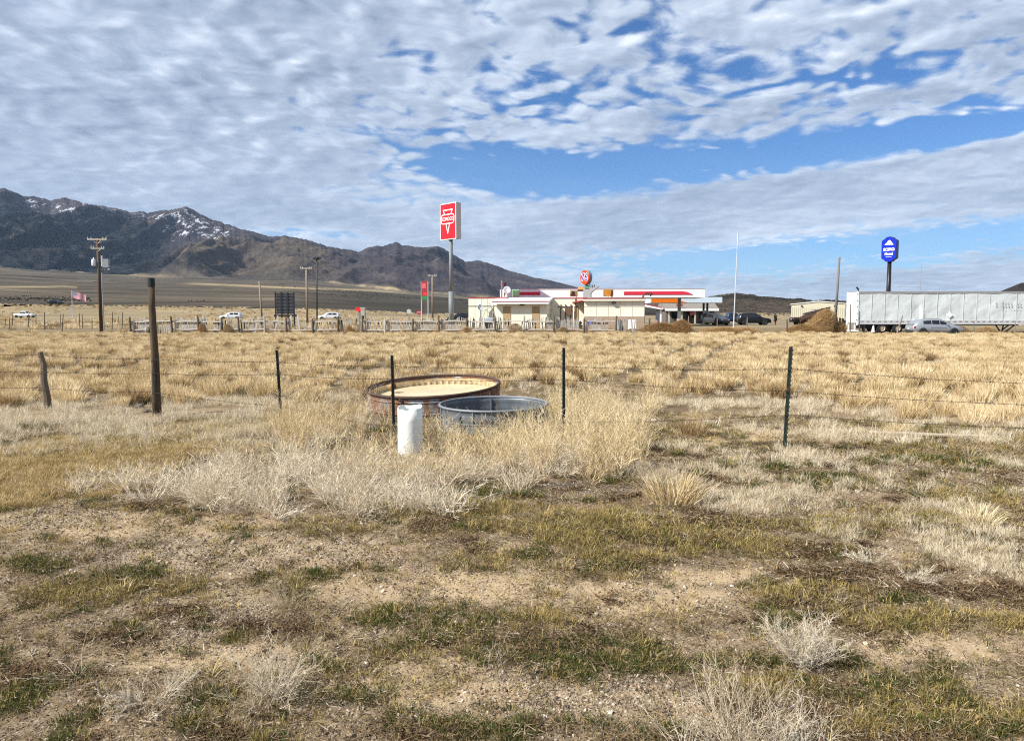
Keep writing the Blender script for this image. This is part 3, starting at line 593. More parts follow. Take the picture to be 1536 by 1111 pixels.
# rooftop things -----------------------------------------------------------
def on(f, px, ly, z=0.0):
    lx = f.x(px, ly); return f.o + Vector((lx * f.c - ly * f.s, lx * f.s + ly * f.c, z))
def wpx(f, px0, px1, ly): return f.x(px1, ly) - f.x(px0, ly)
def cooler(px0, px1, py0, py1, ly, body, label, tarp=False, grn=False):
    a = on(F, px0, ly, 0); zz0 = F.z(py1, px0, ly); zz1 = F.z(py0, px0, ly); wd = wpx(F, px0, px1, ly)
    base = zM + 0.12 if ly > 0 else zT + 0.09
    t = thing('rooftop_cooler', label, 'air cooler', (a.x, a.y, base), YAW + R(8))
    h1 = zz1 - base; h0 = max(zz0 - base, 0.15)
    c_ = MB(); c_.box(0, wd, 0, wd * 0.95, h0, h1); c_.build('housing', body, t, bevel=0.05)
    if tarp:
        g = MB(); g.prism([(0.0, h1 + 0.03), (wd * 0.75, h1 + 0.03), (wd * 0.72, h0 + 0.15), (wd * 0.5, h0 - 0.12), (wd * 0.2, h0 - 0.05), (-0.05, h0 + 0.35), (-0.12, h0 + 0.6)], 'y', -0.1, -0.03); g.build('tarp', mat('orange_tarp', (0.52, 0.27, 0.045), 0.6, var=0.25, vscale=2.5, bump=0.8, bscale=4), t)
    elif grn:
        for i in range(6): MB().box(0.08, wd - 0.08, -0.05, -0.01, h0 + 0.12 + i * (h1 - h0 - 0.2) / 6, h0 + 0.12 + (i + 0.55) * (h1 - h0 - 0.2) / 6).build('louvre', mat('green_louvre', (0.17, 0.33, 0.19), 0.6), t)
    else:
        MB().box(0.15, wd * 0.55, -0.04, -0.01, h0 + (h1 - h0) * 0.5, h1 - 0.12).build('vent_opening', DARK, t)
        MB().box(0.0, wd * 0.62, -0.045, -0.01, h0 + 0.15, h0 + (h1 - h0) * 0.42).build('pad_panel', DULLDARK, t)
    for lx_ in (0.1, wd - 0.1):
        for ly_ in (0.1, wd * 0.85): MB().box(lx_ - 0.04, lx_ + 0.04, ly_ - 0.04, ly_ + 0.04, 0, h0).build('leg', WHITE, t)
    return t
cooler(768, 779, 434, 445.5, 4.0, mat('green_paint', (0.24, 0.42, 0.26), 0.6, var=0.1), 'pale green box on the roof beside the large satellite dish', grn=True)
cooler(855, 866, 435.5, 446.5, 3.0, mat('rusty_cooler', (0.33, 0.22, 0.11), 0.7, var=0.2), 'rusty tan rooftop cooler with dark openings left of the round orange sign')
cooler(905.5, 919.5, 434.5, 447, 2.0, mat('cooler_side', (0.24, 0.19, 0.11), 0.7), 'rooftop cooler wrapped in an orange-yellow tarp', tarp=True)
def dish(name, label, px, py, ly, r, legs, yaw=0.2, base=0.0):
    a = on(F, px, ly); zc_ = F.z(py, px, ly)
    t = thing(name, label, 'satellite dish', (a.x, a.y, base), YAW)
    b_ = MB(); prof = [(0.001, 0.0), (r * 0.4, r * 0.03), (r * 0.75, r * 0.12), (r, r * 0.22), (r * 1.02, r * 0.20), (r * 0.75, r * 0.09), (r * 0.4, -r * 0.01), (0.001, -0.03)]
    b_.lathe(prof, 24); b_.build('reflector', mat('dish_grey', (0.56, 0.59, 0.60), 0.5, var=0.06), t, smooth=True, loc=(0, 0, zc_ - base), rot=(R(78), 0, yaw))
    MB().tube((0, 0.1, 0), (0, 0.12, zc_ - base), 0.05, n=8).build('mast', STEEL, t)
    MB().path([(0, 0.05, zc_ - base - r * 0.85), (-0.1, -r * 0.8, zc_ - base - 0.15), (-0.1, -r * 0.85, zc_ - base)], 0.03, 5).build('feed_arm', DARK, t)
    return t
dish('satellite_dish', 'large pale satellite dish on the roof, left of the green box', 760.5, 435, 2.4, 0.44, 0, 0.2, zM + 0.13)
dish('satellite_dish', 'smaller satellite dish on a mast in front of the left cream wall', 720.5, 461, -0.9, 0.36, 0, 0.5, 0.0)
# tangle of old frames in front of the wall
t = thing('folded_awning_frame', 'grey steel frame and rolled canvas leaning against the wall left of the lean-to', 'awning frame', on(F, 738, -1.6), YAW)
for a, b_ in (((-1.6, 0, 0.2), (-0.7, 0, 2.2)), ((-0.7, 0, 2.2), (0.9, 0.1, 0.4)), ((0.1, 0, 0.1), (0.1, 0.2, 3.0)), ((-0.3, 0, 2.9), (0.8, 0.1, 0.6)), ((-1.2, 0.1, 2.0), (0.3, 0.1, 2.7))):
    MB().tube(a, b_, 0.045, n=6).build('frame_tube', GREYMET, t)
MB().prism([(-0.55, 0.7), (0.5, 0.6), (0.15, 2.5), (-0.35, 1.9)], 'y', 0.15, 0.3).build('canvas', mat('old_canvas', (0.20, 0.18, 0.13), 0.9, var=0.3, bump=0.6), t)
tag(MB().box(-0.4, 0.45, -0.25, 0.25, 0, 0.55).build('plastic_tub', mat('pale_blue_plastic', (0.42, 0.50, 0.58), 0.5), loc=on(F, 733, -2.6) + Vector((0, 0, 0.7)), bevel=0.05), 'pale blue plastic tub by the frames left of the lean-to', 'tub')
tag(MB().box(-0.45, 0.45, -0.3, 0.3, 0, 0.7).build('tub_stand', DULLDARK, loc=on(F, 733, -2.6)), 'dark stand under the pale blue tub', 'stand')
# junk at the back step
tag(MB().prism([(-0.35, 0.55), (0.3, 0.65), (0.3, 1.05), (-0.35, 1.0)], 'y', -0.05, 0.05).add([(-0.3, 0, 0), (-0.22, 0, 0), (-0.22, 0, 0.7), (-0.3, 0, 0.7)], [(0, 1, 2, 3)]).build('small_sign', mat('blue_sign', (0.12, 0.22, 0.55), 0.5), loc=on(F, 887, -5)), 'little blue and white notice among junk by the back step', 'sign')
for i, (p_, w_, h_, c_, lb) in enumerate([(868, 0.9, 0.9, 'dark', 'dark pile of machinery under the back step canopy'), (948, 0.8, 1.0, 'white', 'white appliance standing against the right cream wall'), (929, 0.7, 0.9, 'grey', 'grey metal drum beside the right cream wall')]):
    mm = {'dark': DARK, 'white': WHITE, 'grey': GREYMET}[c_]
    if c_ == 'grey': o_ = MB().lathe([(0.001, 0), (0.33, 0), (0.33, 0.3), (0.345, 0.31), (0.33, 0.33), (0.33, 0.88), (0.3, 0.9), (0.001, 0.9)], 16).build('metal_drum', mm, loc=on(F, p_, lyR - 1.0)); tag(o_, lb, 'drum')
    elif c_ == 'white': o_ = MB().box(-0.4, 0.4, -0.3, 0.3, 0.05, 1.05).box(-0.38, 0.38, -0.33, -0.301, 0.1, 0.95).build('old_appliance', mm, loc=on(F, p_, lyR - 1.0), bevel=0.02); tag(o_, lb, 'appliance')
    else: o_ = MB().box(-0.5, 0.4, -0.3, 0.3, 0, 0.5).tube((-0.2, 0, 0.5), (0.3, 0, 0.8), 0.18).tube((-0.4, -0.1, 0.5), (-0.4, -0.1, 1.0), 0.05).build('old_machine', mm, loc=on(F, p_, lyR - 0.2)); tag(o_, lb, 'machine')

# ================================================================== fuel canopies
G = Frame(900, 101, YAW * 0.6)
can = thing('fuel_canopy', 'long white fuel canopy with red stripes rising behind the store', 'canopy', G.o, YAW * 0.6)
ct = G.z(433.6, 900, 0); cb = G.z(446.0, 1040, 0)
cx0, cx1 = G.x(767, 0), G.x(1056, 0)
MB().box(cx0, cx1, 0, 9, cb, ct).build('fascia', WHITE, can)
MB().box(cx0 - 0.02, cx1 + 0.03, -0.05, 9.05, ct, ct + 0.05).build('top_trim', mat('trim_grey', (0.5, 0.5, 0.5), 0.5), can)
rs = mat('stripe_red', (0.62, 0.03, 0.06), 0.45, var=0.05)
def gpoly(pts, m, name, off=-0.02):
    MB().prism([(G.x(a, 0), G.z(b_, a, 0)) for a, b_ in pts], 'y', off - 0.03, -0.003).build(name, m, can)
gpoly([(935, 437.2), (1023, 436.8), (1030, 438.0), (1038, 441.6), (1038, 442.0), (935, 442.2)], rs, 'red_stripe')
gpoly([(772, 438), (810, 437.7), (810, 442.6), (776, 442.6)], rs, 'red_stripe')
MB().box(G.x(750, 0), G.x(767.5, 0), 0.0, 9, G.z(445.6, 760, 0), G.z(434.2, 760, 0)).build('end_fascia', WHITE, can)
MB().box(cx1 + 0.004, cx1 + 0.06, 1.0, 8.2, cb + 0.1, ct - 0.1).build('end_panel', GREYMET, can)
MB().lathe([(0.001, 0), (0.5, 0), (0.5, 0.05), (0.001, 0.05)], 20).build('end_emblem', SIGNRED, can, loc=(cx1 + 0.06, 3.5, (cb + ct) / 2), rot=(0, R(90), 0))
for p_, ly in ((1018, 1.2), (1018, 7.5), (830, 4), (910, 4)):
    xx = G.x(p_, ly); MB().box(xx - 0.2, xx + 0.2, ly - 0.2, ly + 0.2, 0.0, cb).build('column', mat('column_grey', (0.16, 0.155, 0.15), 0.6), can)
    MB().box(xx - 0.27, xx + 0.27, ly - 0.27, ly + 0.27, 0.0, 1.0).build('column_base', mat('base_white', (0.5, 0.5, 0.5), 0.6), can)
# price board poking up at the left end of the canopy
t = thing('tall_narrow_sign', 'white post with a dark red board poking above the left end of the canopy', 'sign', on(G, 752.5, -0.6), 0)
zz = G.z(420.8, 752, -0.6); MB().box(-0.1, 0.1, -0.1, 0.1, 0, zz).build('post', WHITE, t)
MB().prism([(0.35, zz - 2.3), (0.35, zz - 0.35), (0.62, zz - 0.15), (0.62, zz - 1.6)], 'y', -0.06, 0.1).build('board', mat('dark_red_board', (0.30, 0.04, 0.03), 0.6), t)
# second canopy, orange and pale blue
G2 = Frame(1040, 112, R(-4))
c2 = thing('fuel_canopy', 'pale blue and orange fuel canopy to the right of the store', 'canopy', G2.o, R(-4))
t2 = G2.z(445.6, 1040, 0); b2 = G2.z(454, 1040, 0); x0, x1 = G2.x(975, 0), G2.x(1082, 0)
MB().box(x0, x1, 0, 8, b2, t2).build('fascia', mat('pale_blue_fascia', (0.56, 0.66, 0.74), 0.4, var=0.04), c2)
MB().prism([(G2.x(976, 0), t2 - 0.1), (G2.x(1012, 0), t2 - 0.15), (G2.x(1026, 0), b2 + 0.12), (G2.x(1030, 0), b2 + 0.02), (G2.x(976, 0), b2 + 0.02)], 'y', -0.05, -0.004).build('orange_swoosh', mat('orange_paint', (0.75, 0.17, 0.01), 0.4), c2)
MB().box(x1 + 0.004, x1 + 0.07, 0.3, 5.5, b2 + 0.06, t2 - 0.06).build('end_panel', mat('grey_panel', (0.4, 0.42, 0.45), 0.5), c2)
MB().lathe([(0.001, 0), (0.36, 0), (0.36, 0.05), (0.001, 0.05)], 20).build('end_emblem', mat('dark_red_emblem', (0.35, 0.03, 0.03), 0.5), c2, loc=(x1 + 0.07, 1.2, (b2 + t2) / 2), rot=(0, R(90), 0))
for p_ in (1054.5, 1060):
    xx = G2.x(p_, 2); MB().box(xx - 0.14, xx + 0.14, 1.9, 2.2, 0.9, b2).build('column', mat('column_dark', (0.09, 0.05, 0.045), 0.6), c2)
xx = G2.x(1057.5, 2); MB().box(xx - 0.55, xx + 0.55, 1.6, 2.5, 0.0, 1.15).build('pump_island', mat('island_white', (0.52, 0.55, 0.57), 0.6), c2, bevel=0.05)
MB().box(xx - 0.4, xx + 0.4, 1.85, 2.3, 1.15, 2.2).build('fuel_pump', mat('pump_grey', (0.42, 0.43, 0.45), 0.5), c2)
# grey roofed shop behind
G3 = Frame(1040, 128, R(-3))
gb = thing('grey_roofed_shop', 'low shop with grey shingle roof and dark windows behind the fuel canopies', 'shop', G3.o, R(-3))
e3 = G3.z(464, 1040, 0); r3 = G3.z(450, 1040, 5); x0, x1 = G3.x(1000, 0), G3.x(1073, 0)
MB().box(x0, x1, 1.5, 10, 0, e3).build('wall', mat('dark_shopfront', (0.13, 0.115, 0.10), 0.8), gb)
MB().prism([(-0.3, e3), (-0.3, e3 + 0.15), (5, r3), (10.3, e3 + 0.15), (10.3, e3)], 'x', x0 - 0.4, x1 + 0.4).build('roof', mat('grey_shingle', (0.21, 0.19, 0.165), 0.9, var=0.15, vscale=3, bump=0.3), gb)
MB().box(x0 - 0.42, x1 + 0.42, -0.36, -0.302, e3 - 0.25, e3 + 0.12).build('fascia', WHITE, gb)
for p_ in (1003, 1022, 1042, 1062, 1071):
    xx = G3.x(p_, 0.1); MB().box(xx - 0.14, xx + 0.14, 0, 0.28, 0, e3 - 0.02).build('porch_column', mat('stone_column', (0.42, 0.38, 0.32), 0.8), gb)
for p_ in (1007, 1016, 1028, 1037, 1048): MB().box(G3.x(p_, 1.5), G3.x(p_ + 7, 1.5), 1.44, 1.497, 0.9, e3 - 0.5).build('window', GLASS, gb)
MB().box(G3.x(1034, 0), G3.x(1041, 0), -0.06, 0.02, e3 - 0.9, e3 - 0.35).build('hanging_sign', mat('brick_red', (0.36, 0.09, 0.07), 0.6), gb)
MB().box(G3.x(1013, 0), G3.x(1023, 0), -0.42, -0.37, e3 + 0.5, e3 + 0.95).build('roof_sign', mat('brick_red', (0.36, 0.09, 0.07), 0.6), gb)

# ================================================================== signs
def emblem_tri(par, wd, z0, off):
    """white outlined upside-down triangle with a rounded name plate across it"""
    W2 = mat('sign_white', (0.82, 0.80, 0.80), 0.4)
    def strip(pts, th, name='emblem_outline', y=off):
        b_ = MB()
        for (a, b1) in zip(pts, pts[1:]):
            a = Vector((a[0], 0, a[1])); b1 = Vector((b1[0], 0, b1[1])); d_ = (b1 - a).normalized(); n_ = Vector((-d_.z, 0, d_.x)) * th / 2; a2 = a - d_ * th * 0.4; b2_ = b1 + d_ * th * 0.4
            b_.add([(a2 + n_) + Vector((0, y, 0)), (a2 - n_) + Vector((0, y, 0)), (b2_ - n_) + Vector((0, y, 0)), (b2_ + n_) + Vector((0, y, 0))], [(0, 1, 2, 3)])
            y -= 0.0015
        return b_.build(name, W2, par, sheet=True)
    k_ = wd
    strip([(-0.22 * k_, z0 + 0.31 * k_), (-0.31 * k_, z0 + 0.48 * k_), (0.31 * k_, z0 + 0.48 * k_), (0.22 * k_, z0 + 0.31 * k_)], 0.045 * k_)
    strip([(-0.12 * k_, z0 - 0.10 * k_), (0, z0 - 0.50 * k_), (0.12 * k_, z0 - 0.10 * k_)], 0.042 * k_, y=off - 0.006)
    pts = []
    a_, b_, r_ = 0.44 * k_, 0.19 * k_, 0.13 * k_
    for cx_, cz_, s0 in ((a_ - r_, b_ - r_, 0), (-a_ + r_, b_ - r_, 90), (-a_ + r_, -b_ + r_, 180), (a_ - r_, -b_ + r_, 270)):
        for j in range(5): t_ = R(s0 + j * 22.5); pts.append((cx_ + r_ * math.cos(t_), z0 + 0.10 * k_ + cz_ + r_ * math.sin(t_)))
    pts.append(pts[0]); strip(pts, 0.04 * k_, y=off - 0.012)
YC = 97.0
cyaw = R(-47)
base = P(677, 480, YC); zt = P(677, 305.6, YC).z; zb2 = P(677, 359.5, YC).z
cs = thing('tall_fuel_sign', 'tall red and white fuel station sign box on a grey steel pole', 'sign', (base.x, YC, 0), cyaw)
hw_ = 1.62; th = 0.40
MB().box(-hw_, hw_, -th, th, zb2, zt).build('cabinet', mat('cabinet_grey', (0.50, 0.50, 0.47), 0.5, var=0.05), cs, bevel=0.02)
MB().box(-hw_ - 0.02, hw_ + 0.02, -th - 0.05, -th - 0.004, zb2 - 0.02, zt + 0.02).build('face_frame', WHITE, cs)
MB().box(-hw_ + 0.08, hw_ - 0.08, -th - 0.07, -th - 0.052, zb2 + 0.07, zt - 0.07).build('face', SIGNRED, cs)
emblem_tri(cs, hw_ * 2 * 0.93, (zt + zb2) / 2, -th - 0.085)
text_mesh('lettering', 'CONOCO', 0.62, mat('sign_white', (0.82, 0.80, 0.80), 0.4), cs, (0, -th - 0.085, (zt + zb2) / 2 + 0.30), (R(90), 0, 0), sx=0.82, depth=0.004, bold=0.012)
pz = P(677, 437, YC).z
MB().tube((0, 0, 0), (0, 0, pz), 0.34, n=20).build('pole_base', STEEL, cs, smooth=True)
MB().tube((0, 0, pz), (0, 0, zb2), 0.245, n=20).build('pole', STEEL, cs, smooth=True)
# round orange sign
t = thing('round_fuel_sign', 'round orange sign with blue 76 numerals above the store roof', 'sign', (X(879, 98.5), 98.5, 0), R(-58))
zc_ = P(877, 416, 98.5).z; rr = (P(877, 405, 98.5).z - P(877, 427, 98.5).z) / 2
MB().lathe([(0.001, 0.28), (rr * 0.95, 0.28), (rr, 0.24), (rr, -0.24), (rr * 0.95, -0.28), (0.001, -0.28)], 40).build('drum', mat('drum_grey', (0.20, 0.24, 0.25), 0.5), t, loc=(0, 0, zc_), rot=(R(90), 0, 0))
MB().lathe([(0.001, 0.02), (rr * 0.97, 0.02), (rr * 0.97, 0), (0.001, 0)], 40).build('face', mat('orange_red', (0.80, 0.06, 0.010), 0.4, var=0.02), t, loc=(0, -0.286, zc_), rot=(R(90), 0, 0))
text_mesh('numerals_outline', '76', 1.25, WHITE, t, (0, -0.315, zc_), (R(90), 0, 0), sx=1.1, depth=0.002, bold=0.085)
text_mesh('numerals', '76', 1.25, mat('numeral_blue', (0.02, 0.03, 0.32), 0.4), t, (0, -0.335, zc_), (R(90), 0, 0), sx=1.1, depth=0.004, bold=0.02)
t2_ = thing('sign_pylon', 'grey sloping pylon with an orange lamp under the round orange sign', 'pylon', (X(881, 98.5), 98.6, 0), R(-20))
zz = zc_ - rr
MB().prism([(-0.55, 2.5), (0.45, 2.5), (0.5, zz - 1.1), (1.5, zz - 0.25), (1.25, zz - 0.2), (0.2, zz - 0.5), (-0.1, zz + 0.15), (-0.3, zz + 0.1), (-0.5, zz - 0.6)], 'y', -0.25, 0.25).build('column', mat('pylon_grey', (0.30, 0.34, 0.34), 0.5), t2_)
MB().box(-1.25, -0.5, -0.2, 0.2, zz - 0.62, zz - 0.30).build('orange_lamp', mat('orange_lamp', (0.80, 0.30, 0.06), 0.5), t2_)
MB().box(-1.28, -0.3, -0.22, 0.22, zz - 0.86, zz - 0.64).build('bracket', DARK, t2_)
MB().box(-0.3, 0.25, -0.32, -0.26, zz - 0.5, zz - 0.05).build('green_plate', mat('green_plate', (0.07, 0.25, 0.13), 0.5), t2_)
for i in range(3): MB().tube((0.35 + i * 0.3, 0, zz - 0.35 + i * 0.0), (0.3 + i * 0.3, 0, zz + 0.1 - i * 0.06), 0.06).build('floodlight', DARK, t2_)
# price board on two posts
YP = 106; t = thing('price_board', 'narrow dark red and green fuel price board on two posts', 'sign', (X(637.5, YP), YP, 0), R(-35))
zt_, zb_2 = P(637, 422, YP).z, P(637, 449.3, YP).z
for sx_ in (-0.62, 0.62): MB().tube((sx_, 0, 0), (sx_, 0, zt_), 0.07).build('post', mat('pale_post', (0.5, 0.48, 0.44), 0.6), t)
MB().box(-0.56, 0.56, -0.12, 0.12, zb_2 + 0.5, zt_).build('red_panel', mat('board_dark_red', (0.22, 0.02, 0.03), 0.5), t)
MB().box(-0.56, 0.56, -0.12, 0.12, zb_2, zb_2 + 0.49).build('green_panel', mat('board_green', (0.02, 0.15, 0.045), 0.5), t)
MB().box(-0.1, 0.5, -0.16, -0.122, zb_2 + 0.6, zb_2 + 0.95).build('price_digits', mat('digit_red', (0.7, 0.03, 0.03), 0.5), t)
MB().box(-0.4, 0.35, -0.15, -0.122, zt_ - 1.0, zt_ - 0.3).build('emblem', mat('emblem_pink', (0.42, 0.08, 0.09), 0.5), t)
# stop sign and a round pale sign
YQ = 112
t = thing('stop_sign', 'red octagonal stop sign left of the price board post', 'stop sign', (X(628.5, YQ), YQ, 0))
zc_ = P(628, 468.5, YQ).z; oc = [(0.34 * math.cos(R(22.5 + 45 * i)), 0.34 * math.sin(R(22.5 + 45 * i)) + zc_) for i in range(8)]
MB().prism(oc, 'y', -0.03, 0).build('plate', mat('stop_red', (0.5, 0.02, 0.03), 0.5), t); MB().tube((0, 0.04, 0), (0, 0.04, zc_ + 0.2), 0.04).build('post', STEEL, t)
text_mesh('lettering', 'STOP', 0.26, WHITE, t, (0, -0.035, zc_), (R(90), 0, 0), depth=0.002)
t = thing('round_road_sign', 'small pale round sign on a post between the fuel dispenser and stop sign', 'road sign', (X(613.5, YQ), YQ, 0))
zc_ = P(613, 467, YQ).z; MB().lathe([(0.001, 0.02), (0.34, 0.02), (0.34, 0), (0.001, 0)], 20).build('plate', mat('pale_sign', (0.50, 0.52, 0.50), 0.5), t, loc=(0, 0, zc_), rot=(R(90), 0, 0)); MB().tube((0, 0.04, 0), (0, 0.04, zc_), 0.04).build('post', STEEL, t)
# fuel dispenser with a red topper
YD = 100; t = thing('fuel_dispenser', 'grey fuel dispenser with a bright red topper standing alone', 'fuel pump', (X(542, YD), YD, 0), R(-8))
z1, z0, zt_ = P(540, 461, YD).z, P(540, 466.5, YD).z, P(540, 480, YD).z
MB().box(-0.7, 0.02, -0.2, 0.2, z0, z1).build('red_topper', mat('bright_red', (0.85, 0.02, 0.02), 0.4), t); MB().box(-0.35, -0.15, -0.1, 0.1, 0, z0).build('topper_post', STEEL, t)
MB().box(0.05, 0.55, -0.25, 0.25, 0, z1 - 0.25).box(-0.05, 0.62, -0.28, 0.28, z1 - 0.22, z1).build('cabinet', mat('dispenser_grey', (0.33, 0.33, 0.31), 0.5), t)
MB().box(0.12, 0.45, -0.29, -0.252, 1.0, 1.45).build('screen', GLASS, t)
# motel sign
YM = 104; t = thing('blue_hotel_sign', 'blue SCIPIO Hotel sign with scalloped outline on a black pole above the trailer', 'sign', (X(1331, YM), YM, 0), R(-44))
zt_, zb_2 = P(1331, 355, YM).z, P(1331, 393.5, YM).z; zm = (zt_ + zb_2) / 2; hh = (zt_ - zb_2) / 2; hw_ = 0.98
prof = []
for sx_, sz_ in ((1, 1), (-1, 1), (-1, -1), (1, -1)):
    q_ = [(hw_, hh * 0.66), (hw_ * 0.86, hh * 0.74), (hw_ * 0.66, hh * 0.80), (hw_ * 0.42, hh * 0.94), (0.0, hh)]
    if sx_ * sz_ < 0: q_ = q_[::-1]
    prof += [(sx_ * a, zm + sz_ * b_) for a, b_ in q_]
pr2 = []
for p_ in prof:
    if not pr2 or (abs(p_[0] - pr2[-1][0]) + abs(p_[1] - pr2[-1][1])) > 1e-4: pr2.append(p_)
if abs(pr2[0][0] - pr2[-1][0]) + abs(pr2[0][1] - pr2[-1][1]) < 1e-4: pr2.pop()
MB().prism(pr2, 'y', -0.42, 0.42).build('cabinet', mat('black_cabinet', (0.012, 0.012, 0.016), 0.4), t)
MB().prism([(a * 0.96, zm + (b_ - zm) * 0.98) for a, b_ in pr2], 'y', -0.46, -0.424).build('face', mat('hotel_blue', (0.004, 0.022, 0.42), 0.35, var=0.03), t)
MB().prism([(-0.58, zm + hh * 0.36), (0.58, zm + hh * 0.34), (0.3, zm + hh * 0.56), (0.08, zm + hh * 0.72), (-0.12, zm + hh * 0.66), (-0.3, zm + hh * 0.52)], 'y', -0.485, -0.463).build('mountain_emblem', WHITE, t)
text_mesh('lettering', 'SCIPIO', 0.54, WHITE, t, (0, -0.475, zm - hh * 0.02), (R(90), 0, 0), sx=0.90, depth=0.004, bold=0.02)
text_mesh('lettering', 'Hotel', 0.46, WHITE, t, (0, -0.475, zm - hh * 0.36), (R(90), 0, 0), sx=1.0, depth=0.004, bold=0.022)
MB().box(-0.38, 0.38, -0.48, -0.463, zm - hh * 0.60, zm - hh * 0.575).build('underline', WHITE, t)
MB().tube((0, 0, 0), (0, 0, zb_2 + 0.1), 0.32, 0.26, 16).build('pole', mat('black_pole', (0.012, 0.012, 0.014), 0.4), t, smooth=True)
# billboard from behind
YB = 92; t = thing('billboard_back', 'back of a grey billboard with dark steel framing behind the picket fence', 'billboard', (X(428, YB), YB, 0), R(6))
zt_, zb_2 = P(428, 438, YB).z, P(428, 477, YB).z; hw_ = (X(442, YB) - X(414.5, YB)) / 2
MB().box(-hw_ + 0.1, hw_ - 0.1, 0.1, 0.16, zb_2 + 0.5, zt_ - 0.1).build('panel', mat('billboard_sheet', (0.24, 0.25, 0.27), 0.6, var=0.12, vscale=1), t)
for fx in (-1, -0.36, 0.30, 0.97): MB().box(hw_ * fx - 0.07, hw_ * fx + 0.07, -0.1, 0.09, 0.0, zt_).build('upright', DARK, t)
for i in range(7): zz = zb_2 + 0.6 + i * (zt_ - zb_2 - 0.75) / 6; MB().box(-hw_, hw_, 0.0, 0.094, zz - 0.03, zz + 0.03).build('cross_rail', DARK, t)
MB().box(-hw_ - 0.15, hw_ + 0.2, -0.4, 0.4, zb_2 + 0.15, zb_2 + 0.42).build('catwalk', DARK, t)

# ================================================================== poles
def arm_pole(name, label, px, py_top, Y, r, m, arm=None, lean=0.0, cat='utility pole'):
    t = thing(name, label, cat, (X(px, Y), Y, gz(X(px, Y), Y) - 0.05)); z1 = P(px, py_top, Y).z - t.location.z
    MB().tube((0, 0, 0), (lean, 0, z1), r, r * 0.75, 12).build('pole', m, t, smooth=True)
    if arm:
        for (za, ln) in arm:
            a_ = MB().box(-ln, ln, -0.16, -0.05, z1 - za - 0.07, z1 - za + 0.07).build('crossarm', mat('crossarm_wood', (0.42, 0.38, 0.32), 0.8), t)
            for fx in (-0.95, -0.6, 0.6, 0.95): MB().tube((fx * ln, -0.1, z1 - za + 0.07), (fx * ln, -0.1, z1 - za + 0.24), 0.05, 0.035, 6).build('insulator', mat('insulator', (0.5, 0.52, 0.54), 0.3), a_)
    return t, z1
Y0 = 78.0
t, z1 = arm_pole('utility_pole', 'dark wooden utility pole with crossarms and two grey transformers', 151.5, 357.5, Y0, 0.19, POLEW, [(0.12, 1.0), (1.05, 0.65)])
t.children[1].rotation_euler = (0, 0, R(8))
for sx_ in (-1, 1): MB().tube((0, -0.1, z1 - 0.6), (sx_ * 0.45, -0.1, z1 - 0.2), 0.025, n=5).build('brace', GREYMET, t); MB().tube((0, -0.1, z1 - 1.4), (sx_ * 0.35, -0.1, z1 - 1.1), 0.025, n=5).build('brace', GREYMET, t)
zz = P(147, 391.5, Y0).z; MB().lathe([(0.001, -0.36), (0.20, -0.36), (0.22, -0.3), (0.22, 0.26), (0.16, 0.34), (0.05, 0.36), (0.05, 0.52), (0.001, 0.52)], 16, (-0.44, -0.1, zz)).build('transformer', mat('transformer_pale', (0.58, 0.60, 0.60), 0.4), t, smooth=True)
zz = P(162, 392, Y0).z; MB().box(0.52, 1.12, -0.25, 0.15, zz - 0.48, zz + 0.40).build('equipment_box', mat('transformer_grey', (0.24, 0.27, 0.29), 0.5), t)
MB().tube((0.42, -0.1, zz - 0.35), (0.42, -0.1, zz + 0.75), 0.09, n=8).build('bushing', mat('insulator', (0.5, 0.52, 0.54), 0.3), t)
MB().tube((0, 0, zz), (0.55, 0, zz), 0.03).build('bracket', DARK, t); MB().box(-0.55, -0.2, -0.02, 0.02, P(150, 421, Y0).z, P(150, 420.5, Y0).z + 0.03).build('bracket', DARK, t)
zz = P(156, 409, Y0 + 1).z; sl = thing('street_lamp', 'slim grey street lamp with curved arm beside the dark utility pole', 'street lamp', (X(155.6, Y0 + 1), Y0 + 1, 0))
MB().tube((0, 0, 0), (0, 0, zz), 0.06, n=8).build('pole', GREYMET, sl); MB().path([(0, 0, zz), (0.2, 0, zz + 0.25), (0.5, 0, zz + 0.32), (0.7, 0, zz + 0.33)], 0.03, 6).build('arm', DARK, sl)
MB().lathe([(0.001, 0), (0.13, 0.02), (0.11, 0.1), (0.001, 0.14)], 10, (0.78, 0, zz + 0.28)).build('lamp_head', mat('lamp_grey', (0.4, 0.4, 0.4), 0.4), sl)
arm_pole('utility_pole', 'weathered tan utility pole with one crossarm left of the dark floodlight mast', 461, 401.5, 104, 0.16, PALEPOLE, [(0.1, 0.78)])
arm_pole('utility_pole', 'distant wooden utility pole with one crossarm just left of the tall red sign', 649, 412.5, 128, 0.17, PALEPOLE, [(0.1, 0.75)])
arm_pole('wooden_pole', 'bare pale wooden pole left of the billboard back', 393.5, 422, 92, 0.13, PALEPOLE, lean=-0.25, cat='pole')
t, z1 = arm_pole('wooden_pole', 'grey wooden pole standing by the tumbleweed pile, left of the trailer', 1252.5, 386, 80, 0.15, mat('grey_pole', (0.15, 0.145, 0.14), 0.8, streak=True), lean=0.25, cat='pole')
t, z1 = arm_pole('floodlight_mast', 'black steel floodlight mast with lamp cluster between billboard and red sign', 475.5, 389, 98, 0.10, DARK, lean=0.12, cat='light mast')
for dx_, dy_ in ((-0.28, 0), (0.3, 0), (0, -0.25), (0, 0.25)): MB().box(dx_ + 0.12 - 0.2, dx_ + 0.12 + 0.2, dy_ - 0.16, dy_ + 0.16, z1 - 0.02, z1 + 0.22).tube((0.12, 0, z1 - 0.15), (dx_ + 0.12, dy_, z1), 0.03).build('floodlight', DARK, t)
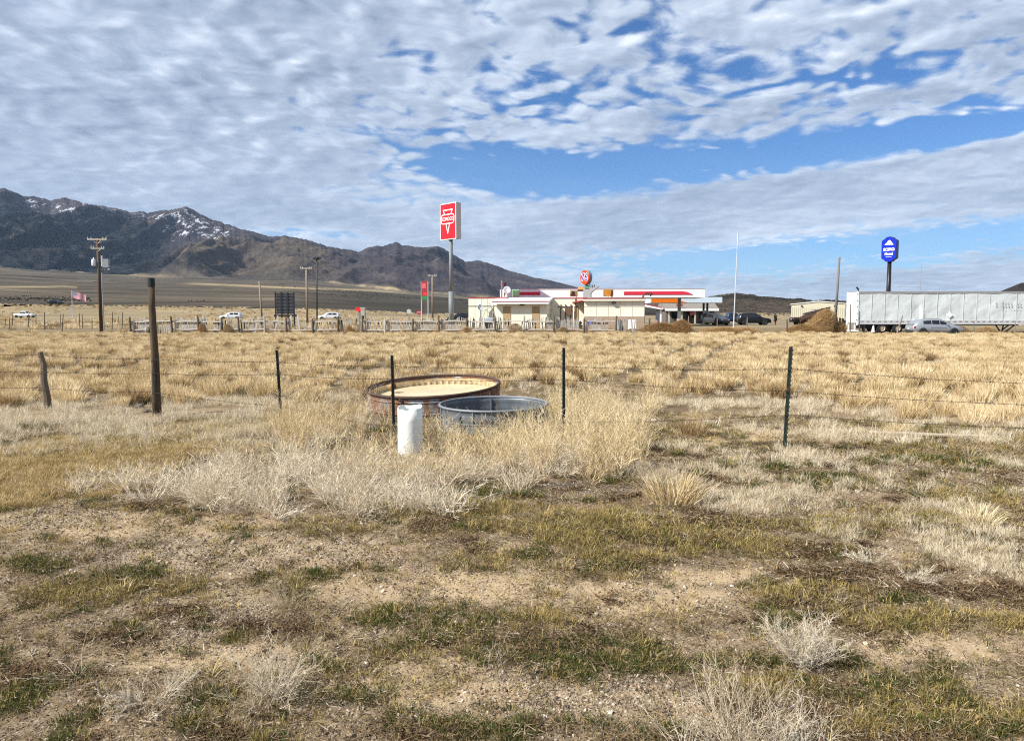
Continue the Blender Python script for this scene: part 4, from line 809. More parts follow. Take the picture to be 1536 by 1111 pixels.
# white flagpole / antenna
YF = 84; t = thing('antenna_mast', 'tall slim white mast with a thicker tip beside the black cars', 'mast', (X(1100.5, YF), YF, 0)); z1 = P(1107, 350, YF).z; dxx = X(1107, YF, 350) - X(1100.5, YF)
MB().tube((0, 0, 0), (dxx * 0.86, 0, z1 * 0.86), 0.065, 0.04, 10).build('pole', mat('mast_pale', (0.55, 0.57, 0.6), 0.5), t); MB().tube((dxx * 0.86, 0, z1 * 0.86), (dxx, 0, z1), 0.06, 0.05, 10).build('tip', mat('tip_grey', (0.55, 0.58, 0.62), 0.4), t)
YA = 140; t = thing('radio_antenna', 'hair-thin radio antenna above the trailer roof, right of the blue sign', 'antenna', (X(1378, YA), YA, 0)); z1 = P(1378, 396.5, YA).z
MB().tube((0, 0, 0), (0.1, 0, z1), 0.06, 0.035, 6).build('mast', GREYMET, t); MB().tube((-4.2, 0, P(1378, 430.3, YA).z), (0.0, 0, P(1378, 430.6, YA).z), 0.03, n=4).build('boom', GREYMET, t)
t = thing('lot_lamp', 'small dark lamp peeking over the rear corner of the trailer', 'lamp', (X(1286, 96), 96, 0)); z1 = P(1286, 435, 96).z
MB().tube((0, 0, 0), (0, 0, z1), 0.06, n=6).build('pole', DARK, t); MB().prism([(-0.3, z1 + 0.35), (-0.2, z1 + 0.42), (0.08, z1 + 0.05), (-0.05, z1)], 'y', -0.12, 0.12).build('lamp_head', DARK, t)
# flag
YG = 205; t = thing('flag_on_pole', 'flag with stars and red and white stripes flying from a pale pole at left', 'flag', (X(109.5, YG), YG, 0)); z1 = P(110, 435, YG).z
MB().tube((0, 0, 0), (0, 0, z1), 0.12, 0.08, 8).build('flagpole', mat('flagpole_grey', (0.5, 0.5, 0.5), 0.5), t)
L_, Hf = X(130, YG) - X(110, YG), 1.9
def flagpt(u, v): return (0.1 + L_ * u, 0.25 * math.sin(u * 9) * u, z1 - 0.15 - Hf * v - u * 1.15 - 0.12 * math.sin(u * 7))
for i in range(13):
    n_ = 14; u0 = 0.42 if i < 7 else 0.0; vs_ = []; b_ = MB()
    for j in range(n_ + 1): u = u0 + (1 - u0) * j / n_; vs_ += [flagpt(u, i / 13), flagpt(u, (i + 1) / 13)]
    b_.add(vs_, [(2 * j, 2 * j + 2, 2 * j + 3, 2 * j + 1) for j in range(n_)]); b_.build('stripe', mat('flag_red', (0.42, 0.08, 0.13), 0.7) if i % 2 == 0 else mat('flag_white', (0.55, 0.46, 0.50), 0.7), t, sheet=True)
b_ = MB(); vs_ = []
for j in range(7):
    for vv in (0, 7 / 13): vs_.append(flagpt(0.42 * j / 6, vv))
b_.add(vs_, [(2 * j, 2 * j + 2, 2 * j + 3, 2 * j + 1) for j in range(6)]); b_.build('canton', mat('flag_blue', (0.035, 0.05, 0.16), 0.7), t, sheet=True)
b_ = MB()
for r_ in range(5):
    for c_ in range(6): q_ = Vector(flagpt(0.42 * (c_ + 0.5) / 6, 7 / 13 * (r_ + 0.5) / 5)) + Vector((0, -0.02, 0)); b_.add([q_ + Vector((0.07 * math.cos(a), 0, 0.07 * math.sin(a))) for a in [R(18 + 72 * i) for i in range(5)]], [(0, 1, 2, 3, 4)])
b_.build('stars', mat('star_white', (0.7, 0.7, 0.7), 0.7), t, sheet=True)['kind'] = 'stuff'
# power line between poles
wl = MB()
for zt_, dx_ in ((357.6, -0.9), (357.6, 0.9)):
    a = Vector((X(151.5, Y0) + dx_, Y0 - 0.1, P(151, zt_, Y0).z + 0.15)); b1 = Vector((X(151.5, Y0) - 45 + dx_, Y0 + 32, a.z + 0.5))
    pts = [a.lerp(b1, i / 12) - Vector((0, 0, 1.2 * 4 * (i / 12) * (1 - i / 12))) for i in range(13)]; wl.path(pts, 0.012, 4)
tag(wl.build('power_line', DARK), 'thin power wires leaving the transformer pole to the left', 'power line')

# ================================================================== warehouse and dark roofed building
YW = 150; GW = Frame(1226, YW, R(-22.5)); wh = thing('metal_warehouse', 'pale metal warehouse with low gable and a wide roller door', 'warehouse', GW.o, R(-22.5))
xl, xm_, xr_ = GW.x(1185.5, 0), GW.x(1226, 0), GW.x(1266.5, 0); ze1, zg, ze2 = GW.z(457, 1186, 0), GW.z(452.7, 1226, 0), GW.z(455.8, 1266, 0)
MB().prism([(xl, 0), (xr_, 0), (xr_, ze2), (xm_, zg), (xl, ze1)], 'y', 0, 24).build('wall', mat('warehouse_cream', (0.50, 0.47, 0.36), 0.7, var=0.06, streak=True), wh)
MB().prism([(xl - 0.2, ze1 + 0.0), (xm_, zg + 0.02), (xr_ + 0.2, ze2), (xr_ + 0.2, ze2 + 0.15), (xm_, zg + 0.2), (xl - 0.2, ze1 + 0.16)], 'y', -0.15, 24.2).build('roof', mat('warehouse_roof', (0.6, 0.6, 0.56), 0.6), wh)
MB().box(GW.x(1217, 0), GW.x(1236, 0), -0.08, -0.01, 0.2, GW.z(465.3, 1226, 0)).build('roller_door', WHITE, wh); MB().box(GW.x(1216.2, 0), GW.x(1236.8, 0), -0.06, -0.005, 0.2, GW.z(464.6, 1226, 0)).build('door_frame', DARK, wh)
for i in range(26):
    xx = xl + (xr_ - xl) * (i + 0.5) / 26; MB().box(xx - 0.04, xx + 0.04, -0.04, -0.003, 0.1, 2.2 + 0.7).build('wall_rib', mat('rib_cream', (0.44, 0.41, 0.31), 0.7), wh)
for p_ in (1200, 1249): MB().box(GW.x(p_, 0), GW.x(p_, 0) + 0.25, -0.25, -0.01, 3.1, 3.4).build('wall_light', DARK, wh)
YK = 112; t = thing('dark_roofed_building', 'building with a dark hipped roof showing above the trailer at far right', 'building', (X(1560, YK), YK, 0))
ze, zr_ = P(1560, 438, YK).z, P(1560, 424, YK).z; a0, a1 = 76.3 - X(1560, YK), 78.2 - X(1560, YK)
rf = MB(); x_r = 16.0
rf.add([(a0, 0, ze), (x_r, 0, ze), (x_r, 6, ze), (a0, 6, ze), (a1, 3, zr_ + 0.12), (x_r - 5, 3, zr_ + 0.12)], [(0, 1, 5, 4), (1, 2, 5), (2, 3, 4, 5), (3, 0, 4), (3, 2, 1, 0)])
rf.build('roof', mat('charcoal_shingle', (0.018, 0.016, 0.016), 0.9), t); MB().box(a0 + 0.6, x_r - 0.6, 0.6, 5.4, 0, ze - 0.01).build('wall', mat('beige_wall', (0.40, 0.35, 0.28), 0.8), t)
MB().tube((a0 + 0.9, 2, ze + 0.3), (a0 + 0.9, 2, ze + 1.25), 0.08).build('vent_pipe', DARK, t)
# ================================================================== vehicles
def lerp(a, b_, t): return a + (b_ - a) * t
CARS = dict(
 hatch=dict(L=4.4, W=1.80, st=[(0, .42, .66, .66), (.02, .28, .88, .92), (.10, .24, .96, 1.26), (.19, .22, .96, 1.40), (.36, .22, .95, 1.46), (.52, .22, .93, 1.45), (.66, .22, .92, 1.25), (.79, .22, .93, .97), (.90, .22, .84, .86), (.97, .25, .68, .70), (1, .32, .55, .55)], cab=(2, 7), wh=(.19, .80), r=.32),
 suv=dict(L=4.9, W=1.92, st=[(0, .50, .75, .75), (.015, .36, 1.05, 1.10), (.06, .32, 1.10, 1.55), (.12, .30, 1.10, 1.72), (.34, .28, 1.09, 1.77), (.52, .28, 1.08, 1.74), (.63, .28, 1.07, 1.55), (.74, .28, 1.08, 1.14), (.88, .28, 1.02, 1.04), (.975, .32, .88, .90), (1, .42, .70, .70)], cab=(2, 7), wh=(.19, .80), r=.37),
 pickup=dict(L=5.8, W=1.98, st=[(0, .55, .95, .95), (.01, .50, 1.12, 1.12), (.20, .45, 1.13, 1.13), (.375, .42, 1.13, 1.13), (.385, .42, 1.14, 1.62), (.42, .40, 1.14, 1.84), (.50, .40, 1.13, 1.88), (.60, .40, 1.12, 1.84), (.68, .40, 1.12, 1.45), (.74, .40, 1.13, 1.17), (.88, .40, 1.10, 1.12), (.98, .42, 1.0, 1.0), (1, .50, .85, .85)], cab=(3, 9), wh=(.20, .82), r=.40),
)
def vehicle(name, label, cat, kind, px_c, Y, yaw, paint, group=None, z=None, flip=False):
    C_ = CARS[kind]; L_, W_ = C_['L'], C_['W'] / 2; st = C_['st']; x_ = X(px_c, Y)
    t = thing(name, label, cat, (x_, Y, gz(x_, Y) + 0.02 if z is None else z), yaw + (math.pi if flip else 0), group)
    n = len(st); rings = []
    fine = []
    for i in range(n - 1):
        a, c_ = st[i], st[i + 1]
        fine.append(a)
    fine.append(st[-1])
    for (f, zl_, zb, zr_) in fine:
        xx = (f - 0.5) * L_; taper = 1.0 - 0.16 * max(0, abs(f - 0.5) * 2 - 0.80) / 0.2
        W2_ = W_ * taper; cab_ = zr_ - zb; wr = W2_ * (0.97 - 0.19 * min(1, cab_ / 0.35)); zt_ = zr_
        half = [(0.0, zl_), (W2_ * .86, zl_), (W2_ * .98, zl_ + .14), (W2_, lerp(zl_, zb, .55)), (W2_ * .975, zb), (wr, max(zt_ - .07 * min(1, cab_ / .2) - .02, zb)), (wr * .82, zt_ + .0), (0.0, zt_ + .03)]
        rings.append([Vector((xx, -y_, z_)) for y_, z_ in half] + [Vector((xx, y_, z_)) for y_, z_ in half[-2:0:-1]])
    m_ = len(rings[0]); vs_ = [p for r_ in rings for p in r_]
    fs_ = [(i * m_ + j, (i + 1) * m_ + j, (i + 1) * m_ + (j + 1) % m_, i * m_ + (j + 1) % m_) for i in range(n - 1) for j in range(m_)] + [tuple(range(m_)), tuple(range(n * m_ - 1, (n - 1) * m_ - 1, -1))]
    MB().add(vs_, fs_).build('body', paint, t, smooth=True)
    c0, c1 = C_['cab']
    for side in (0, 1):
        jb, jr = (4, 5) if side == 0 else (10, 9)
        rng = list(range(c0 + (1 if kind != 'pickup' else 1), c1))
        g = MB()
        for i in rng[:-1]:
            q_ = []
            for (ii, e) in ((i, .06), (i + 1, -.06)):
                lo = rings[ii][jb].lerp(rings[ii][jr], .14); hi = rings[ii][jb].lerp(rings[ii][jr], .93); q_.append((lo, hi))
            a0_ = q_[0][0].lerp(q_[1][0], .05); a1_ = q_[0][1].lerp(q_[1][1], .05); b0_ = q_[0][0].lerp(q_[1][0], .95); b1_ = q_[0][1].lerp(q_[1][1], .95)
            o_ = Vector((0, -.012 if side == 0 else .012, .006)); MB().add([a0_ + o_, b0_ + o_, b1_ + o_, a1_ + o_], [(0, 1, 2, 3)]).build('side_window', GLASS, t, sheet=True)
    def across(i0, i1, nm):
        a, c_ = rings[i0], rings[i1]; o_ = Vector((.012 if i1 > i0 and i0 > n // 2 - 2 else -.012, 0, .012))
        lo = [a[5].lerp(c_[5], .1), a[9].lerp(c_[9], .1)]; hi = [a[5].lerp(c_[5], .9), a[9].lerp(c_[9], .9)]
        for p_ in lo + hi: p_.y *= .9
        MB().add([lo[0] + o_, lo[1] + o_, hi[1] + o_, hi[0] + o_], [(0, 1, 2, 3)]).build(nm, GLASS, t, sheet=True)
    across(c1 - 2, c1, 'windscreen') if False else None
    a, c_ = rings[c1 - 2], rings[c1]
    MB().add([a[6].lerp(c_[6], .12) + Vector((.02, 0, .03)), a[8].lerp(c_[8], .12) + Vector((.02, 0, .03)), c_[8] + Vector((-.05, 0, .05)), c_[6] + Vector((-.05, 0, .05))], [(0, 1, 2, 3)]).build('windscreen', GLASS, t, sheet=True)
    if kind != 'pickup':
        a, c_ = rings[1], rings[3]; MB().add([a[6] + Vector((-.02, 0, .03)), a[8] + Vector((-.02, 0, .03)), c_[8] + Vector((-.03, 0, .0)), c_[6] + Vector((-.03, 0, .0))], [(0, 1, 2, 3)]).build('rear_window', GLASS, t, sheet=True)
    for fx in C_['wh']:
        for s_ in (-1, 1):
            r_ = C_['r']; xx = (fx - .5) * L_; yy = s_ * (W_ - .09)
            MB().lathe([(0.001, -.1), (r_ * 1.16, -.1), (r_ * 1.16, .098), (0.001, .098)], 20).build('wheel_arch', DULLDARK, t, loc=(xx, yy + .0, r_ * 1.02), rot=(R(90), 0, 0))
            wv = MB().lathe([(r_ * .62, -.11), (r_ * .95, -.11), (r_, -.08), (r_, .08), (r_ * .95, .11), (r_ * .62, .11)], 24).build('wheel', TYRE, t, loc=(xx, yy + s_ * .012, r_), rot=(R(90), 0, 0), smooth=True)
            rm = MB(); rm.lathe([(0.001, .085), (r_ * .18, .085), (r_ * .2, .06), (r_ * .6, .07), (r_ * .64, .105), (r_ * .64, -.105), (r_ * .6, -.07), (0.001, -.07)], 20)
            rm.build('rim', RIM, wv)
    zb_end = st[1][2]; 
    for s_ in (-1, 1):
        MB().box(-.035, .10, -.13, .13, -.09, .09).build('tail_light', mat('tail_red', (.35, .01, .012), .25), t, loc=(rings[1][4].x + .02, s_ * W_ * .80, zb_end - .12), bevel=.02)
        MB().box(-.14, .03, -.18, .18, -.06, .06).build('headlight', mat('headlight', (.55, .57, .6), .15), t, loc=(rings[-2][4].x + .05, s_ * W_ * .66, st[-2][2] - .12), bevel=.02)
        i_ = c1 - 1; q_ = rings[i_][4]; MB().box(-.06, .06, -.09, .09, -.06, .07).build('mirror', paint, t, loc=(q_.x, s_ * (W_ + .06), st[i_][2] + .05), bevel=.02)
        MB().box(-.7, .7, -.006, .006, -.012, .012).build('door_line', DULLDARK, t, loc=(0, s_ * (W_ + .0), st[4][2] - .28))
    MB().box(-.05, .05, -W_ * .8, W_ * .8, -.09, .07).build('bumper', DULLDARK, t, loc=(-L_ / 2 + .0, 0, st[0][1] - .02)); MB().box(-.05, .05, -W_ * .75, W_ * .75, -.09, .07).build('bumper', DULLDARK, t, loc=(L_ / 2 + .0, 0, st[-1][1] - .02))
    MB().box(-.012, .012, -.16, .16, -.06, .06).build('number_plate', mat('plate_white', (.55, .55, .52), .5), t, loc=(-L_ / 2 - .03, 0, st[0][2] - .05))
    if kind == 'pickup':
        MB().box((0.02 - .5) * L_, (.37 - .5) * L_, -W_ * .82, W_ * .82, st[2][2] + .022, st[2][2] + .045).build('bed_cover', DULLDARK, t)
    else:
        for s_ in (-1, 1): MB().tube(((.18 - .5) * L_, s_ * W_ * .62, st[4][3] + .05), ((.56 - .5) * L_, s_ * W_ * .62, st[5][3] + .05), .02, n=5).build('roof_rail', paint if kind == 'hatch' else DARK, t)
    return t
CPaint = lambda n_, c_, r_=.28, me=.0: mat(n_, c_, r_, metal=me, var=.03, coat=.15, spec=.4)
BLACKP = CPaint('black_car_paint', (.006, .006, .008)); SILVER = CPaint('silver_car_paint', (.36, .38, .41), .35, .5); WHITEP = CPaint('white_car_paint', (.66, .68, .70)); BLUEP = CPaint('dark_blue_car_paint', (.018, .035, .075)); GREYP = CPaint('dark_grey_car_paint', (.045, .05, .06))
hb = vehicle('parked_car', 'silver hatchback parked in front of the long white semi-trailer', 'car', 'hatch', 1401.5, 67.0, R(-3), SILVER)
vehicle('parked_car', 'black sport utility vehicle parked side-on beside the tall slim white mast', 'car', 'suv', 1130, 113, R(0), BLACKP)
vehicle('pickup_truck', 'dark blue pickup parked behind the black sport utility vehicle, left of it', 'pickup', 'pickup', 1096, 122, R(3), BLUEP)
vehicle('parked_car', 'dark grey car parked under the pale blue and orange canopy', 'car', 'suv', 1073, 112, R(-68), GREYP)
vehicle('pickup_truck', 'black pickup with its rear showing left of the tumbleweed pile', 'pickup', 'pickup', 1217, 108, R(0), BLACKP)
vehicle('pickup_truck', 'white and dark pickup driving at far left below the highway', 'pickup', 'pickup', 37, 212, R(-4), WHITEP)
vehicle('parked_car', 'black sport utility vehicle on the highway at far left above the white pickup', 'car', 'suv', 84.5, 262, R(0), BLACKP, z=gz(X(84.5, 262), 262) + .2)
vehicle('parked_car', 'white sport utility vehicle behind the fence between billboard and red topped dispenser', 'car', 'suv', 494, 168, R(2), WHITEP, flip=True)
vehicle('parked_car', 'silver car mostly hidden by pickets at left of the billboard', 'car', 'suv', 347, 172, R(4), WHITEP, flip=True)
vehicle('parked_car', 'black vehicle under the tall red sign, beside the left store wall', 'car', 'suv', 689, 128, R(-4), BLACKP, flip=True)
# boards piled on the black pickup
YQ = 106.4; t = thing('board_load', 'dark boards heaped at a slant over the black pickup bed', 'board pile', (X(1213, YQ), YQ, 1.0))
for i, (dx_, dz_, a_) in enumerate([(0, .1, 16), (.3, .35, 18), (.5, .62, 15), (.1, .0, 20), (.6, .85, 14), (.2, .5, 22)]):
    MB().box(-2.0, 2.0, -.1 + i * .07, .0 + i * .07, -.09, .09).build('board', mat('dark_board', (.07, .055, .045), .9) if i % 2 == 0 else mat('red_brown_board', (.16, .07, .05), .9), t, loc=(dx_ + .6, 0, dz_ + .3), rot=(0, R(-a_), 0))
MB().prism([(-1.6, -.1), (2.6, -.2), (2.4, 1.5), (.6, .9)], 'y', .3, 1.2).build('rubble_heap', mat('dark_rubble', (.04, .035, .032), .95, bump=.8), t)

# ------------------------------------------------------------------ semi-trailer
YT = 74.5; TR = Frame(1286.5, YT, R(-2.2)); gT = gz(X(1286.5, YT), YT)
tt = thing('semi_trailer', 'long dented white box semi-trailer parked at right behind the silver hatchback', 'trailer', (TR.o.x, YT, 0), R(-2.2))
zt_ = TR.z(437.2, 1287, 0); zb_ = TR.z(486.3, 1287, 0); LT = 16.6; WT = 2.55
TW = bpy.data.materials.new('trailer_skin'); TW.use_nodes = True; q = NT(TW.node_tree); q.n.clear(); bs = q.new('ShaderNodeBsdfPrincipled'); out = q.new('ShaderNodeOutputMaterial'); q.l.new(bs.outputs[0], out.inputs[0])
v = q.new('ShaderNodeTexCoord').outputs['Object']
c = q.mix(q.ss(q.noise(q.scale(v, (1, 1, .3)), 1.2, 6, .6), .4, .75), (.62, .67, .67), (.52, .57, .56)); c = q.mix(q.ss(q.noise(q.scale(v, (1, 1, .2)), 3.5, 6, .7), .62, .8), c, (.30, .30, .27))
q.put(bs.inputs['Base Color'], c); bs.inputs['Roughness'].default_value = .5
MATS['trailer_skin'] = TW
# the skin as a sheet of panels with dents
nx, nz = 220, 24; xs = np.linspace(.0, LT, nx); zs = np.linspace(zb_ + .42, zt_ - .22, nz); XX, ZZ = np.meshgrid(xs, zs, indexing='ij')
dent = (fbm(XX / 1.1 + 5, ZZ / .9 - XX * .35, 3, 8) - .5) * .11
for (cx_, cz_, rx_, rz_, a_) in [(5.9, 1.7, .28, .8, .16), (6.3, 1.6, .16, .75, -.12), (5.4, 1.9, .4, .9, .07), (2.6, 1.5, .7, .6, .05), (8.8, 1.5, .9, .5, .06)]: dent = dent + a_ * np.exp(-(((XX - cx_ + (ZZ - cz_) * .12) / rx_) ** 2 + ((ZZ - cz_) / rz_) ** 2))
mg = grid_obj('side_skin', XX, dent * .8 - .03, ZZ, TW); mg.parent = tt
MB().box(.0, LT, .06, WT, zb_ + .1, zt_ - .02).build('box_body', TW, tt)
MB().box(-.03, LT + .03, -.05, WT + .02, zt_ - .22, zt_).build('top_rail', mat('rail_grey', (.33, .33, .33), .5, metal=.3), tt); MB().box(-.02, LT + .02, -.06, .06, zb_ + .0, zb_ + .42).build('bottom_rail', mat('rail_pale', (.50, .51, .52), .5), tt)
for i in range(14): xx = .02 + i * LT / 13.0; MB().box(xx - .014, xx + .014, -.062, -.045, zb_ + .42, zt_ - .22).build('panel_seam', mat('seam_white', (.60, .65, .65), .5), tt)
for i in range(29): MB().box(.3 + i * .565, .56 + i * .565, -.066, -.061, zb_ + .24, zb_ + .31).build('rail_slot', mat('slot_dark', (.08, .085, .09), .6), tt)
# doors at the rear
MB().box(-.04, -.005, .02, WT - .02, zb_ + .15, zt_ - .05).build('rear_door', WHITE, tt); MB().box(-.10, .01, -.06, .10, zb_ - .1, zt_ + .01).build('corner_post', WHITE, tt); MB().box(-.10, .01, WT - .1, WT + .03, zb_ - .1, zt_ + .01).build('corner_post', WHITE, tt)
for yy in (.5, 1.0, 1.55, 2.05): MB().tube((-.07, yy, zb_ + .1), (-.07, yy, zt_ - .1), .02, n=6).build('lock_rod', GREYMET, tt)
for i in range(5): zz = zb_ + .4 + i * (zt_ - zb_ - .7) / 4; MB().box(-.13, -.06, -.07, .06, zz, zz + .08).build('hinge', DARK, tt)
MB().box(-.12, .25, .1, WT - .1, zb_ - .72, zb_ - .6).build('underride_bar', WHITE, tt)
for yy in (.5, 2.0): MB().box(-.1, .0, yy, yy + .1, zb_ - .7, zb_ + .0).build('underride_strut', WHITE, tt)
MB().box(.5, LT - .5, .9, 1.7, zb_ - .12, zb_ + .1).build('frame_rail', DARK, tt); MB().box(.7, 5.5, .5, 2.0, zb_ - .45, zb_ - .1).build('bogie_frame', DARK, tt)
WR = .5
for xx in (2.45, 3.95):
    for yy in (.14, 2.4):
        wv = MB().lathe([(WR * .56, -.14), (WR * .94, -.14), (WR, -.1), (WR, .1), (WR * .94, .14), (WR * .56, .14)], 28).build('wheel', TYRE, tt, loc=(xx, yy, WR + gT), rot=(R(90), 0, 0), smooth=True)
        rm = MB(); rm.lathe([(0.001, .10), (.12, .10), (.14, .03), (.20, .02), (.25, .08), (WR * .57, .14), (WR * .57, -.12), (0.001, -.1)], 24); rm.build('rim', mat('cream_rim', (.42, .36, .27), .6), wv)
for xx in (.75, 5.3): MB().box(xx, xx + .03, .02, .75, zb_ - .85, zb_ - .02).build('mud_flap', DULLDARK if xx > 1 else DARK, tt)
MB().prism([(1.35, gT + .1), (1.7, gT + .1), (1.62, zb_ - .1), (1.52, zb_ - .1)], 'y', -.02, .02).build('white_flap', WHITE, tt)
# landing gear
for a, b_ in (((13.6, .3, zb_), (14.25, .5, gT + .15)), ((15.6, .3, zb_), (14.75, .5, gT + .15)), ((14.4, .3, zb_), (14.4, .5, gT + .05)), ((15.0, .3, zb_), (14.4, .5, gT + .3)), ((13.4, .25, zb_ - .05), (15.8, .25, zb_ - .05))): MB().tube(a, b_, .07, n=6).build('landing_gear', DARK, tt)
MB().box(14.2, 14.65, .3, .8, gT, gT + .1).build('landing_foot', DARK, tt)
MB().prism([(x_ * .31 + 8.9, z_ * .31 + zb_ + .93) for x_, z_ in ((0, 1), (1, 0), (0, -1), (-1, 0))], 'y', -.12, -.08).build('placard', WHITE, tt)
for zz, cnt, x0_, h_, w2_ in ((2.55, 9, 13.3, .13, .11), (2.25, 9, 13.35, .14, .12), (1.92, 12, 13.9, .06, .10)):
    for i in range(cnt):
        if (i * 7 + cnt) % 5 == 1: continue
        MB().box(x0_ + i * .29, x0_ + i * .29 + w2_, -.105, -.098, zt_ - 4.02 + zz + .25, zt_ - 4.02 + zz + .25 + h_).build('faded_lettering', mat('faded_grey', (.40, .45, .47), .7), tt)

# ================================================================== people
def person(label, px, Y, h, parts_, coat, legs, facing=0.0, stride=.12):
    t = thing('person', label, 'person', (X(px, Y), Y, gz(X(px, Y), Y) + .02), facing); s_ = h / 1.75
    V_ = [(0, 0, .95), (0, 0, 1.18), (0, 0, 1.40), (0, 0, 1.52), (0, .02, 1.62), (0, .01, 1.70), (.10, 0, .90), (.11, stride * .5, .50), (.11, stride, .08), (.11, stride - .14, .03), (-.10, 0, .90), (-.11, -stride * .3, .50), (-.11, -stride, .08), (-.11, -stride - .14, .03),
          (.18, 0, 1.38), (.24, .02, 1.12), (.22, -.08, .88), (.22, -.11, .80), (-.18, 0, 1.38), (-.24, .02, 1.12), (-.22, -.08, .88), (-.22, -.11, .80)]
    E_ = [(0, 1), (1, 2), (2, 3), (3, 4), (4, 5), (0, 6), (6, 7), (7, 8), (8, 9), (0, 10), (10, 11), (11, 12), (12, 13), (2, 14), (14, 15), (15, 16), (16, 17), (2, 18), (18, 19), (19, 20), (20, 21)]
    rad = [.15, .14, .15, .06, .095, .08, .10, .07, .05, .045, .10, .07, .05, .045, .065, .05, .038, .04, .065, .05, .038, .04]
    me = bpy.data.meshes.new('body'); me.from_pydata([tuple(np.array(p) * s_) for p in V_], E_, []); o_ = bpy.data.objects.new('body', me); COL.objects.link(o_)
    o_.modifiers.new('skin', 'SKIN'); sv = me.skin_vertices[0].data
    for i, r_ in enumerate(rad): sv[i].radius = (r_ * s_, r_ * s_)
    sv[0].use_root = True; su = o_.modifiers.new('sub', 'SUBSURF'); su.levels = 1; su.render_levels = 1
    dg = bpy.context.evaluated_depsgraph_get(); dg.update(); m2 = bpy.data.meshes.new_from_object(o_.evaluated_get(dg)); bpy.data.objects.remove(o_)
    skin = mat('skin', (.42, .26, .18), .6); 
    for mm in (skin, coat, legs, DARK): m2.materials.append(mm)
    for p_ in m2.polygons: z_ = p_.center.z / s_; xx = abs(p_.center.x) / s_; p_.material_index = 3 if z_ < .1 else 0 if z_ > 1.53 or (xx > .17 and z_ < .9) else 1 if z_ > .93 or xx > .19 else 2
    m2.shade_smooth(); b_ = bpy.data.objects.new('body', m2); COL.objects.link(b_); b_.parent = t
    MB().lathe([(0.001, .13), (.07, .115), (.105, .06), (.11, 0), (.10, -.05)], 14, (0, .02, 1.64)).build('hair', mat('dark_hair', (.02, .015, .012), .8), t, smooth=True).scale = (s_,) * 3
    if parts_ == 'coat': MB().lathe([(.17, 1.44), (.21, 1.2), (.23, .95), (.30, .62), (.26, .62)], 18).build('coat', coat, t, smooth=True).scale = (s_, s_ * .8, s_)
    return t
person('person in a long black coat and reddish trousers standing between the two black vehicles', 1163, 112, 1.72, 'coat', mat('black_coat', (.012, .012, .013), .9), mat('reddish_cloth', (.22, .05, .05), .8), facing=R(20), stride=.05)
person('person in blue jeans and grey top walking beside the fuel pump island', 1051.5, 108, 1.72, '', mat('grey_top', (.24, .27, .30), .9), mat('blue_denim', (.03, .05, .10), .9), facing=R(70), stride=.2)

# ================================================================== picket fence
YFN = 72.0; gF = -0.20
pf = thing('picket_fence', 'broken weathered grey picket fence running along the far side of the field', 'fence', (0, YFN, gF))
def fx(px): return X(px, YFN)
ftop = lambda px: P(px, 477.5, YFN).z - gF
posts = [197.5, 228, 259.5, 299, 333, 359.5, 398, 431, 470, 508, 544, 578, 619, 659, 700, 743, 786, 830, 875.5, 923, 973]
rnd = random.Random(3)
for i, p_ in enumerate(posts):
    x_ = fx(p_); lean = rnd.uniform(-.09, .09); hh = rnd.uniform(1.42, 1.75); b_ = MB(); b_.path([(x_, -.26, -.2), (x_ + lean * .5, -.26, hh * .5), (x_ + lean, -.26 + rnd.uniform(-.05, .05), hh)], [.11, .10, .08], 7); b_.build('post', DARKWOOD if i % 5 != 1 else GREYWOOD, pf)
for i in range(len(posts) - 2):
    a, c_ = fx(posts[i]), fx(posts[i + 1])
    for zz in (1.18, .38):
        if rnd.random() < .08: continue
        dz_ = rnd.uniform(-.08, .08); sag = rnd.uniform(-.12, .08)
        MB().path([(a - .1, -.135, zz + dz_), ((a + c_) / 2, -.135, zz + sag * .5), (c_ + .1, -.135, zz + rnd.uniform(-.08, .08))], .062, 4).build('rail', mat('pale_rail', (.50, .46, .40), .9, var=.2, vscale=4), pf)
dens = [(199, 240, .95), (240, 258, .5), (262, 299, .97), (300, 318, .35), (318, 334, .75), (334, 358, .6), (361, 398, .85), (399, 430, .22), (431, 470, .22), (471, 508, .6), (508, 545, .68), (545, 577, .55), (578, 620, .93), (620, 700, .97), (700, 745, .82), (745, 762, .85), (762, 786, .42), (786, 800, .5), (800, 832, .85), (832, 869, .98), (876, 888, .2), (888, 913, .96), (926, 937, .7), (946, 957, .5)]
for (p0, p1, dn) in dens:
    x_, xe = fx(p0), fx(p1); b_ = MB()
    while x_ < xe:
        wd = rnd.uniform(.07, .13)
        if rnd.random() < dn:
            h_ = rnd.uniform(1.22, 1.62); ln = rnd.uniform(-.05, .05) if dn > .9 else rnd.uniform(-.2, .2); z0_ = rnd.uniform(-.05, .12); dxx = ln
            b_.add([(x_, -.075, z0_), (x_ + wd, -.075, z0_), (x_ + wd + dxx, -.075, h_), (x_ + wd * .5 + dxx, -.075, h_ + rnd.uniform(0, .05)), (x_ + dxx, -.075, h_ - .02), (x_, -.055, z0_), (x_ + wd, -.055, z0_), (x_ + wd + dxx, -.055, h_), (x_ + wd * .5 + dxx, -.055, h_ + .03), (x_ + dxx, -.055, h_ - .02)],
                   [(0, 1, 2, 3, 4), (9, 8, 7, 6, 5), (0, 5, 6, 1), (1, 6, 7, 2), (2, 7, 8, 3), (3, 8, 9, 4), (4, 9, 5, 0)])
        x_ += wd + rnd.uniform(.015, .05)
    if b_.v: b_.build('pickets', GREYWOOD, pf)['kind'] = 'stuff'
